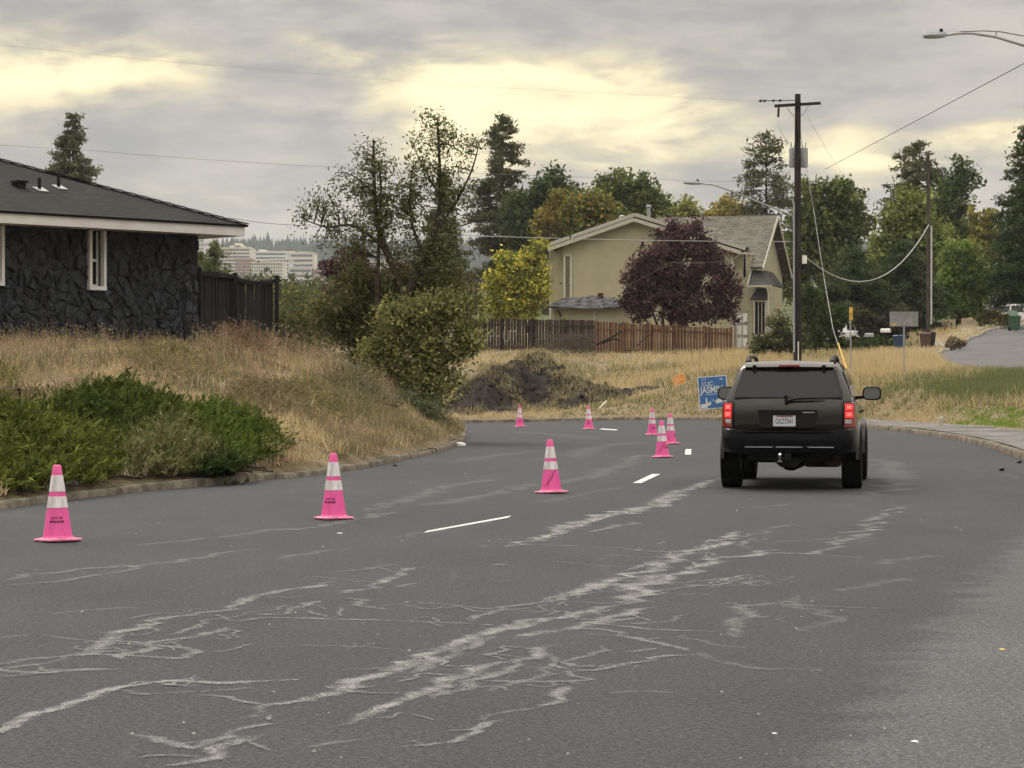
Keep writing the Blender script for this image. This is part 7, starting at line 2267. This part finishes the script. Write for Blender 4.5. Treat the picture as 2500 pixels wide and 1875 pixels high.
def bank_grass():
    rng = np.random.default_rng(62)
    n = 190000
    y = rng.uniform(24, 66, n); x = rng.uniform(-0.235, 0.02, n) * y
    k = inside(INNER, x, y); x, y = x[k], y[k]
    e_ = dense(EIN[(EIN[:, 1] > 24) & (EIN[:, 1] < 64) & (EIN[:, 0] > -9)], 0.02); e_ = e_[rng.integers(0, len(e_), 26000)]
    x = np.r_[x, e_[:, 0] - rng.uniform(0.12, 1.3, len(e_))]; y = np.r_[y, e_[:, 1] + rng.uniform(0, 0.6, len(e_))]
    k = inside(INNER, x, y); x, y = x[k], y[k]
    d = dist_line(EIN, x, y); k = d > 0.14; x, y, d = x[k], y[k], d[k]
    k = ~inside(JUN, x, y) & (vn(x, y, 0.8, 3) > 0.52 - 0.3 * rng.random(len(x))); x, y, d = x[k], y[k], d[k]
    x, y, la = tufts(x, y, rng, 14, 0.13); k = inside(INNER, x, y); x, y, la = x[k], y[k], la[k]; d = dist_line(EIN, x, y)
    B = ptz(x, y); n = len(x); px = CX + x / y * F
    t = vn(x, y, 1.6, 3); c = mixc(STRAW, TANB, rng.random(n))
    c = np.where((t < 0.50)[:, None] & (rng.random(n) < 0.85)[:, None], mixc(BROWN, TANB, rng.random(n)), c)
    g = vn(x + 40, y, 2.0, 3)
    c = np.where((g > 0.52)[:, None] & (rng.random(n) < 0.7)[:, None], mixc(OLV, SAGE[2], rng.random(n)), c)
    rgt = sstep(px, 760, 900)
    c = np.where((rng.random(n) < rgt * 0.62)[:, None], mixc((0.19, 0.18, 0.095), (0.28, 0.235, 0.135), rng.random(n)), c)
    c = c * (1 + rng.normal(0, 0.18, n))[:, None]
    h = rng.uniform(0.10, 0.36, n) * (0.2 + 1.5 * vn(x, y, 0.7, 2) ** 1.6)
    h = np.where(d < 1.2, h * (0.75 + 0.2 * d), h)
    blades('bank_grass', 'dry tan and brown grass covering the left bank', B, h, rng.uniform(0.008, 0.02, n), np.clip(c, 0.01, 0.8), rng, 0.6, la=la)


JUN = np.array([pp(px, d, 0)[:2] for px, d in ((-200, 26.4), (0, 26.75), (150, 28.4), (300, 30.4), (450, 31.8), (560, 32.9), (660, 35), (690, 36.2), (640, 37.2), (560, 38), (450, 38.5), (350, 38.8), (200, 37.5), (80, 35), (0, 33.5), (-200, 33))])
bank_grass()


def weeds():
    """tall dead weeds along house, fence and bank : thin stems with crumbly seed heads"""
    rng = np.random.default_rng(63)
    n = 3200
    y = rng.uniform(33, 58, n); x = rng.uniform(-0.235, -0.05, n) * y
    k = inside(INNER, x, y) & ~inside(JUN, x, y); x, y = x[k], y[k]
    # not inside the house
    th = math.atan2(0.695, 0.72); lx = (x + 7.26) * math.cos(th) + (y - 52.51) * math.sin(th); ly = -(x + 7.26) * math.sin(th) + (y - 52.51) * math.cos(th)
    k = ~((ly > -0.15) & (lx < 0.1)) & (vn(x, y, 2.2, 2) > 0.44); x, y = x[k], y[k]
    B = ptz(x, y); n = len(x)
    H = rng.uniform(0.2, 0.8, n) * (0.6 + 0.5 * sstep(y, 40, 52)) * np.where(x / y < -0.14, 0.75, 1.0)
    V, T, Cc = [], [], []
    brown = np.array([(0.27, 0.185, 0.125), (0.36, 0.275, 0.18), (0.46, 0.37, 0.225), (0.30, 0.225, 0.155), (0.22, 0.205, 0.12)])
    for i in range(n):
        m = int(34 * H[i]) + 8
        t = rng.random(m) ** 0.6
        spread = 0.05 + 0.22 * t * H[i]
        a = rng.uniform(0, 6.28, m)
        V.append(B[i] + np.c_[np.cos(a) * spread * rng.random(m), np.sin(a) * spread * rng.random(m), t * H[i]])
        T.append(rng.uniform(0.02, 0.06, m)); Cc.append(np.tile(brown[rng.integers(0, 5)], (m, 1)) * (1 + rng.normal(0, 0.2, m))[:, None])
    C = np.vstack(V); s = np.concatenate(T); cc = np.clip(np.vstack(Cc), 0.01, 0.7)
    up = np.tile([0, 0, 1.0], (len(C), 1))
    VV, Fq, TT = leaf_arrays(C, s, 0.35, cc, rng, up, 0.5)
    me = mesh_np('dead_weeds', VV, [Fq], tint=TT); me.materials.append(MATS['straw'])
    tag(link('dead_weeds', me), 'tall dead brown weeds along the bank and house wall', 'weeds', kind='stuff')
    # their stems
    bl = np.repeat(np.arange(n), 5)
    BB = B[bl] + np.c_[rng.normal(0, 0.04, len(bl)), rng.normal(0, 0.04, len(bl)), np.zeros(len(bl))]
    blades('weed_stems', 'thin dead stems among the bank grass', BB, H[bl] * rng.uniform(0.7, 1.05, len(bl)), np.full(len(bl), 0.008), pal(brown, len(bl), rng), rng, 0.25, cat='weeds')


weeds()


def juniper(name, label, poly, colors, n, seed, hmax=0.62, leaf=0.11, out=(0.35, -0.9), spread=0.5, aspect=0.2, tuft=13, cat='shrub'):
    rng = np.random.default_rng(seed)
    p = np.array(poly); lo, hi = p.min(0), p.max(0)
    x = rng.uniform(lo[0], hi[0], n * 3); y = rng.uniform(lo[1], hi[1], n * 3)
    k = inside(p, x, y); x, y = x[k][:n], y[k][:n]; n = len(x)
    e = dist_line(np.vstack([p, p[:1]]), x, y)
    z = terr(x, y)
    mound = hmax * sstep(e, -0.2, 1.3) * (0.45 + 0.9 * vn(x, y, 1.0, 3))
    lay = rng.random(n) ** 0.55
    root = np.c_[x, y, z + mound * lay]
    # each spray reaches outward and up, down the slope towards the road
    dr = np.c_[rng.normal(out[0], spread, n), rng.normal(out[1], spread, n), rng.uniform(0.0, 0.85, n)]
    dr /= np.linalg.norm(dr, axis=1)[:, None]
    L = rng.uniform(0.16, 0.42, n)
    t = rng.random((n, tuft))
    C = root[:, None] + dr[:, None] * (L[:, None] * t)[..., None] + rng.normal(0, 0.028, (n, tuft, 3)) * (1.2 - t)[..., None]
    base = pal(np.array(colors) * np.array([1.42, 1.38, 1.2]), n, rng, 0.28)
    cols = base[:, None] * (1 + rng.normal(0, 0.15, (n, tuft)))[..., None]
    V, Fq, T = leaf_arrays(C.reshape(-1, 3), (leaf * rng.uniform(0.6, 1.4, n * tuft)), aspect, np.clip(cols.reshape(-1, 3), 0.005, 0.6), rng, np.repeat(dr, tuft, 0), 0.62)
    b = Vector((float(x.mean()), float(y.mean()), float(z.mean())))
    r = thing(name, label, cat, b)
    me = mesh_np('foliage', V - np.array(b), [Fq], tint=T); me.materials.append(MATS['leaf']); link('foliage', me, r)
    mb = MB()
    for i in range(0, n, max(1, n // 160)):
        q = Vector(root[i]); g = Vector((x[i] + rng.normal(0, .2), y[i] + 0.35, z[i]))
        mb.tube([g - b, g.lerp(q, 0.5) - b + Vector((0, 0, .03)), q - b], [0.018, 0.012, 0.006], 4, False)
    mb.build('stems', 'bark', r)
    return r


def sub(pts): return [pp(px, d, 0)[:2] for px, d in pts]


juniper('juniper_shrub', 'bright green spreading juniper beside the leftmost cone', sub(((-200, 26.5), (0, 26.85), (150, 28.4), (260, 29.9), (330, 32.5), (200, 33.5), (60, 32.5), (-200, 31.5))),
        [(0.090, 0.110, 0.028), (0.068, 0.088, 0.024), (0.115, 0.13, 0.035), (0.045, 0.06, 0.018)], 4600, 71, 0.52)
juniper('juniper_shrub', 'dark green juniper spreading up the bank below the black house', sub(((60, 32.6), (200, 33.6), (330, 32.8), (420, 34.5), (450, 38.6), (350, 38.9), (200, 37.6), (80, 35.2))),
        [(0.055, 0.075, 0.022), (0.042, 0.06, 0.018), (0.07, 0.088, 0.025)], 3400, 72, 0.55)
juniper('juniper_shrub', 'low juniper at the right end of the green ground cover', sub(((470, 34.5), (560, 33.4), (660, 35.1), (695, 36.3), (640, 37.3), (560, 38.1), (455, 38.5))),
        [(0.070, 0.095, 0.025), (0.055, 0.08, 0.02), (0.085, 0.11, 0.03)], 2800, 73, 0.42)
juniper('weedy_shrub', 'grey green weedy shrub growing in the middle of the junipers', sub(((270, 30.3), (450, 31.9), (560, 33), (470, 34.6), (440, 36.2), (330, 34.5), (290, 32))),
        [(0.115, 0.12, 0.06), (0.09, 0.10, 0.045), (0.13, 0.125, 0.07), (0.07, 0.085, 0.035)], 3000, 74, 0.62, 0.075, (0, -0.2), 0.7, 0.32, 12)
juniper('juniper_shrub', 'brown bare juniper twigs at the upper left of the ground cover', sub(((-200, 31.6), (60, 32.7), (80, 35.2), (180, 37.4), (0, 36), (-200, 34))),
        [(0.11, 0.085, 0.06), (0.085, 0.068, 0.05), (0.06, 0.065, 0.03)], 1500, 75, 0.5, 0.09, (0, -0.4), 0.7, 0.16, 10)
juniper('weedy_shrub', 'brown tangled brush on the bank right of the junipers', sub(((540, 39.5), (640, 38.5), (740, 41.5), (720, 44.5), (600, 44))), [(0.13, 0.105, 0.075), (0.17, 0.14, 0.10), (0.11, 0.10, 0.06)], 2000, 78, 0.5, 0.07, (0, -0.2), 0.8, 0.18, 10)
juniper('weedy_shrub', 'olive weed patch in the middle of the dry bank', sub(((700, 40.5), (800, 41), (840, 44), (760, 46.5), (690, 44.5))), [(0.12, 0.125, 0.06), (0.15, 0.14, 0.075), (0.16, 0.125, 0.08)], 1800, 79, 0.45, 0.07, (0, -0.2), 0.8, 0.22, 10)
juniper('weedy_shrub', 'grey brown weeds at the foot of the darker brush', sub(((820, 45.5), (930, 46.5), (960, 50), (860, 52), (790, 49.5))), [(0.12, 0.11, 0.075), (0.15, 0.13, 0.09), (0.095, 0.10, 0.06)], 2000, 80, 0.6, 0.07, (0, -0.2), 0.8, 0.2, 10)
juniper('weedy_shrub', 'reddish dead weeds against the black board fence', sub(((480, 50), (560, 49), (690, 51), (690, 54.5), (560, 53), (480, 51.5))), [(0.15, 0.095, 0.07), (0.19, 0.13, 0.095), (0.13, 0.10, 0.07)], 1600, 84, 1.0, 0.07, (0, 0), 0.5, 0.2, 8)
juniper('weedy_shrub', 'low olive and straw weeds below the black house wall', sub(((250, 42), (440, 41.5), (560, 45), (440, 48.5), (280, 46.5))), [(0.14, 0.13, 0.07), (0.19, 0.15, 0.095), (0.11, 0.115, 0.055)], 1500, 85, 0.5, 0.07, (0, 0), 0.8, 0.2, 8)
juniper('juniper_shrub', 'dark juniper branch drooping over the kerb', sub(((495, 32.1), (575, 32.75), (570, 33.6), (500, 33.3))), [(0.035, 0.05, 0.02), (0.045, 0.06, 0.02)], 700, 76, 0.6)
juniper('weedy_shrub', 'tall thin weed clump at the left edge above the junipers', sub(((-120, 37.5), (40, 38), (50, 40), (-120, 40))), [(0.15, 0.14, 0.07), (0.12, 0.12, 0.055)], 600, 77, 0.9, 0.07, (0, 0), 0.4, 0.25, 10)


# ------------------------------------------------------------------ earth mound with rocks
def mound():
    rng = np.random.default_rng(81)
    xs = np.arange(-4.2, 7.6, 0.11); ys = np.arange(93.6, 111, 0.15)
    X, Y = np.meshgrid(xs, ys); x, y = X.ravel(), Y.ravel()
    def g(px, d, sx, sy, a):
        cx = (px - CX) / F * d
        return a * np.exp(-(((x - cx) / sx) ** 2 + ((y - d) / sy) ** 2))
    Hm = g(1310, 103.0, 1.5, 3.4, 1.85) + g(1200, 99, 1.3, 2.6, 1.25) + g(1255, 100, 1.1, 2.8, 0.85) + g(1380, 99.0, 1.2, 2.1, 0.95) + g(1150, 97.5, 1.0, 2.0, 0.8) + g(1470, 98.6, 1.2, 1.3, 0.52) + g(1570, 99.4, 1.2, 0.8, 0.26) + g(1345, 106, 1.0, 3, 0.6) - 0.16
    rid = 1 - np.abs(2 * vn(x, y * 0.6, 1.3, 3) - 1)
    Hm = Hm + (rid - 0.68) * 0.6 * sstep(Hm, 0.0, 0.6) + (vn(x * 3, y * 1.2, 0.5, 3) - 0.5) * 0.36 * sstep(Hm, 0, 0.3)
    edge = np.minimum(np.minimum(x - xs[0], xs[-1] - x), np.minimum(y - ys[0], ys[-1] - y)); Hm = Hm - 0.5 * (1 - sstep(edge, 0, 0.6))
    z = terr(x, y) + Hm
    nx, ny = len(xs), len(ys); i = np.arange(nx * ny).reshape(ny, nx)
    q = np.stack([i[:-1, :-1], i[:-1, 1:], i[1:, 1:], i[1:, :-1]], -1).reshape(-1, 4)
    q = q[(Hm[q] > -0.25).any(1)]
    b = Vector((0, 100, 1))
    r = thing('earth_mound', 'dark rocky earth mound beside the bend, behind the farthest cones', 'mound', b)
    me = mesh_np('soil', np.c_[x, y, z] - np.array(b), [q], smooth=False); me.materials.append(MATS['soil_dark']); link('soil', me, r)
    # rocks and clods, each its own piece
    protos = []
    for k in range(5):
        bm = bmesh.new(); bmesh.ops.create_icosphere(bm, subdivisions=1, radius=1)
        for v in bm.verts: v.co *= 1 + rng.normal(0, 0.22)
        mm = bpy.data.meshes.new('rock'); bm.to_mesh(mm); bm.free(); mm.materials.append(MATS['rock_dark']); protos.append(mm)
    ok = np.where((Hm > 0.15) & (rng.random(len(Hm)) < 0.5))[0]
    for k in rng.choice(ok, 170, replace=False):
        s = abs(rng.normal(0.02, 0.05)) + 0.035
        o = link('rock', protos[rng.integers(0, 5)], r); o.location = (x[k], y[k] - 100, z[k] - 1 + s * 0.2); o.scale = (s * rng.uniform(.8, 1.5), s, s * rng.uniform(.6, 1.0)); o.rotation_euler = tuple(rng.uniform(0, 6, 3))
    # grass tufts on it
    k = rng.choice(np.where(Hm > 0.02)[0], 16000); k = k[vn(x[k], y[k], 1.5, 3) > 0.46]
    B = np.c_[x[k] + rng.normal(0, .05, len(k)), y[k], z[k]]
    c = mixc(STRAW, OLV, rng.random(len(k))) * 0.85
    blades('mound_grass', 'thin dry grass tufts growing on the earth mound', B, rng.uniform(0.08, 0.3, len(k)), np.full(len(k), 0.03), c, rng, 0.5, seg2=False)


mound()


def brush_pile():
    rng = np.random.default_rng(82); rr = random.Random(82)
    d = 124.0
    b = gp(1410, d)
    r = thing('brush_pile', 'tangled grey pile of dead branches before the brown fence', 'brush', b)
    m = MB()
    for k in range(420):
        px = rr.gauss(1400, 42); py = rr.uniform(815, 862); p = P(px, py, d + rr.uniform(-1.2, 1.2)) - b
        v = Vector((rr.gauss(0, 1), rr.gauss(0, 0.6), rr.gauss(0.25, 0.5))).normalized() * rr.uniform(0.3, 0.9)
        m.tube([p - v * 0.5, p + Vector((rr.gauss(0, .06), 0, rr.gauss(0, .06))), p + v * 0.5], [0.012, 0.01, 0.004], 4, False)
    m.build('twigs', 'dead_twig', r)
    for pts, w in (([(1455, 842), (1490, 825), (1512, 812), (1518, 808)], 0.07), ([(1470, 838), (1500, 828), (1512, 832)], 0.06), ([(1555, 845), (1570, 830), (1585, 818)], 0.03)):
        MB().tube(catv([P(px, py, d - 0.6) - b for px, py in pts], 4), w * 0.8, 7).build('branch', 'bark_dark', r)


brush_pile()
tag(MB().bar(P(1461, 1001, 93), P(1481, 981, 94.2), 0.06, 0.10).build('wood_plank', 'cream_trim'), 'short pale plank lying in the grass behind the far cones', 'plank')
o = MB().lathe([(0.05, -0.1), (0.06, 0.1), (0.07, 0.22), (0.03, 0.30)], 8).build('marker_stake', 'cream_trim'); o.location = gp(2298, 66.0); tag(o, 'small pale marker stub in the right-hand grass', 'marker')

# ------------------------------------------------------------------ far woodland, city and hill
def far_mass(name, label, spots, colors, leaf, per, seed):
    """wooded valley floor: nobody could count these crowns"""
    rng = np.random.default_rng(seed); C, S = [], []
    for (px, py, d, rx, ry, n) in spots:
        k = d / F; v = rand_dirs(n, rng) * (rng.random(n) ** 0.4)[:, None]
        c = np.array(P(px, py, d)); C.append(c + v * np.array([rx * k, rx * k * 0.8, ry * k])); S.append(np.full(n, leaf * d / 150))
    C = np.vstack(C); S = np.concatenate(S)
    cl = pal(colors, len(C), rng, 0.25)
    ci = np.repeat(np.arange(len(C)), per)
    Q = C[ci] + rng.normal(size=(len(ci), 3)) * (S[ci] * 1.6)[:, None]
    V, Fq, T = leaf_arrays(Q, S[ci] * rng.uniform(0.6, 1.4, len(ci)), 0.6, cl[ci], rng)
    me = mesh_np(name, V, [Fq], tint=T); me.materials.append(MATS['leaf'])
    tag(link(name, me), label, 'woodland', kind='stuff')


rw = random.Random(4)
sp = []
for k in range(16): sp.append((rw.uniform(660, 860), rw.uniform(765, 805), rw.uniform(120, 200), rw.uniform(30, 60), rw.uniform(22, 36), 60))
for k in range(26): sp.append((rw.uniform(600, 1000), rw.uniform(738, 765), rw.uniform(300, 620), rw.uniform(20, 40), rw.uniform(8, 14), 40))
far_mass('valley_woodland', 'green wooded valley between the bank and the far city', sp, [(0.075, 0.095, 0.035), (0.10, 0.105, 0.035), (0.055, 0.075, 0.03), (0.12, 0.11, 0.04)], 0.42, 16, 91)
sp = []
for k in range(30): sp.append((rw.uniform(400, 1000), rw.uniform(706, 722), rw.uniform(1150, 1400), rw.uniform(8, 16), rw.uniform(4, 8), 16))
far_mass('city_woodland', 'hazy trees among the far city buildings', sp, [(0.06, 0.07, 0.04), (0.05, 0.06, 0.035)], 0.30, 8, 92)


def tower(px0, px1, top, base, d, m, label, rows, cols_, depth=30, roof=None, rz=0.0, band=False):
    a, b = P(px0, base, d), P(px1, base, d); H = (base - top) / F * d; W = b.x - a.x
    r = thing('city_building', label, 'building', ((a.x + b.x) / 2, d, a.z - 6), rz, 'far city buildings')
    MB().box(-W / 2, W / 2, 0, depth, 0, H + 6).build('wall', m, r)
    MB().box(-W / 2 - 0.4, W / 2 + 0.4, -0.4, depth + 0.4, H + 6.01, H + 6.8).build('parapet', m, r)
    w = MB()
    fh = H / rows
    for i in range(rows):
        z = 6 + fh * (i + 0.3)
        if band: w.box(-W / 2 + W * 0.04, W / 2 - W * 0.04, -0.25, 0.15, z, z + fh * 0.42)
        else:
            cw = W / cols_
            for j in range(cols_): w.box(-W / 2 + cw * (j + 0.22), -W / 2 + cw * (j + 0.78), -0.25, 0.15, z, z + fh * 0.5)
    o = w.build('windows', 'far_window', r); o['kind'] = 'stuff'
    for (x0, x1, hh) in (roof or ()): MB().box(-W / 2 + W * x0, -W / 2 + W * x1, depth * 0.2, depth * 0.7, H + 6.8, H + 6.8 + hh / F * d).build('penthouse', m, r)
    return r


tower(536, 612, 606, 700, 1620, 'far_cream', 'tall cream city tower with stepped penthouse, left of the far city', 11, 9, roof=((0.3, 0.75, 5), (0.45, 0.65, 11)), band=True)
tower(574, 615, 634, 700, 1540, 'far_brick', 'tan brick city block in front of the cream tower', 9, 8)
tower(613, 690, 642, 704, 1500, 'far_cream', 'broad cream city block with regular windows above the fence', 8, 13)
tower(622, 700, 616, 690, 1600, 'far_white', 'white city hospital block with glass front', 8, 8, roof=((0.1, 0.3, 5),), band=True)
tower(690, 766, 618, 690, 1640, 'far_cream', 'long cream city building with dark window bands', 6, 10, roof=((0.05, 0.35, 3), (0.5, 0.8, 2)), band=True)
tower(660, 706, 634, 688, 1560, 'far_white', 'pale city wing right of the white hospital block', 6, 6)
tower(484, 498, 574, 690, 1600, 'far_white', 'slim pale city tower beside the black house corner', 12, 3)
tower(706, 760, 655, 692, 1480, 'far_white', 'low glass fronted city building at the right', 3, 8, band=True)
tower(760, 800, 662, 692, 1460, 'far_brick', 'low brick city building beside the purple tree', 3, 6)
tower(800, 1000, 640, 700, 1650, 'far_cream', 'long low city building behind the sparse tree', 4, 20, band=True)


def hill():
    rng = np.random.default_rng(95)
    xs = np.arange(-900, 901, 30.0); ys = np.array([2000, 2200, 2400, 2600, 2700, 2850, 3100])
    zr = {2000: 72, 2200: 100, 2400: 130, 2600: 150, 2700: 155, 2850: 152, 3100: 140}
    X, Y = np.meshgrid(xs, ys); z = np.array([[zr[int(q)] for _ in xs] for q in ys]) + (vn(X, Y, 300, 3) - 0.5) * 14
    i = np.arange(X.size).reshape(X.shape)
    q = np.stack([i[:-1, :-1], i[:-1, 1:], i[1:, 1:], i[1:, :-1]], -1).reshape(-1, 4)
    me = mesh_np('hill', np.c_[X.ravel(), Y.ravel(), z.ravel() + 2], [q], smooth=True); me.materials.append(MATS['hill_green'])
    tag(link('hill', me), kind='structure')
    # the conifer wood on it
    n = 5200
    x = rng.uniform(-420, 420, n); y = rng.uniform(2050, 2720, n)
    zz = np.interp(y, ys, [zr[int(k)] for k in ys]) + (vn(x, y, 300, 3) - 0.5) * 14
    h = rng.uniform(8, 17, n); h = np.where(rng.random(n) < 0.08, h * 1.4, h); w = h * rng.uniform(0.16, 0.26, n)
    V, Fq = [], []
    a = np.arange(5) / 5 * 2 * np.pi
    ring = np.stack([x[:, None] + w[:, None] * np.cos(a), y[:, None] + w[:, None] * np.sin(a), np.repeat((zz + h * 0.12)[:, None], 5, 1)], 2)
    tip = np.c_[x, y, zz + h][:, None]
    V = np.concatenate([ring, tip], 1).reshape(-1, 3)
    b = np.arange(n)[:, None] * 6
    Fq = np.concatenate([np.stack([b[:, 0] + k, b[:, 0] + (k + 1) % 5, b[:, 0] + 5], 1) for k in range(5)])
    c = pal([(0.035, 0.045, 0.03), (0.028, 0.038, 0.026)], n, rng)
    me = mesh_np('hill_forest', V, [Fq], tint=np.repeat(c, 6, 0)); me.materials.append(MATS['leaf'])
    tag(link('hill_forest', me), 'blue hazy conifer forest along the far ridge', 'forest', kind='stuff')


hill()


# ------------------------------------------------------------------ the air
def haze():
    m = bpy.data.materials.new('haze_air'); m.use_nodes = True
    n = m.node_tree.nodes; n.clear()
    o = n.new('ShaderNodeOutputMaterial'); v = n.new('ShaderNodeVolumePrincipled')
    v.inputs['Color'].default_value = (0.86, 0.93, 1.0, 1)
    v.inputs['Density'].default_value = HAZE
    v.inputs['Anisotropy'].default_value = 0.2
    m.node_tree.links.new(v.outputs[0], o.inputs['Volume'])
    MATS['haze_air'] = m
    b = MB().box(-3450, 3450, -60, 3350, -14, 215).build('haze', 'haze_air')
    tag(b, 'thin pale air haze over the whole valley', 'haze', kind='stuff')
    b.visible_shadow = True


HAZE = 0.00012
haze()
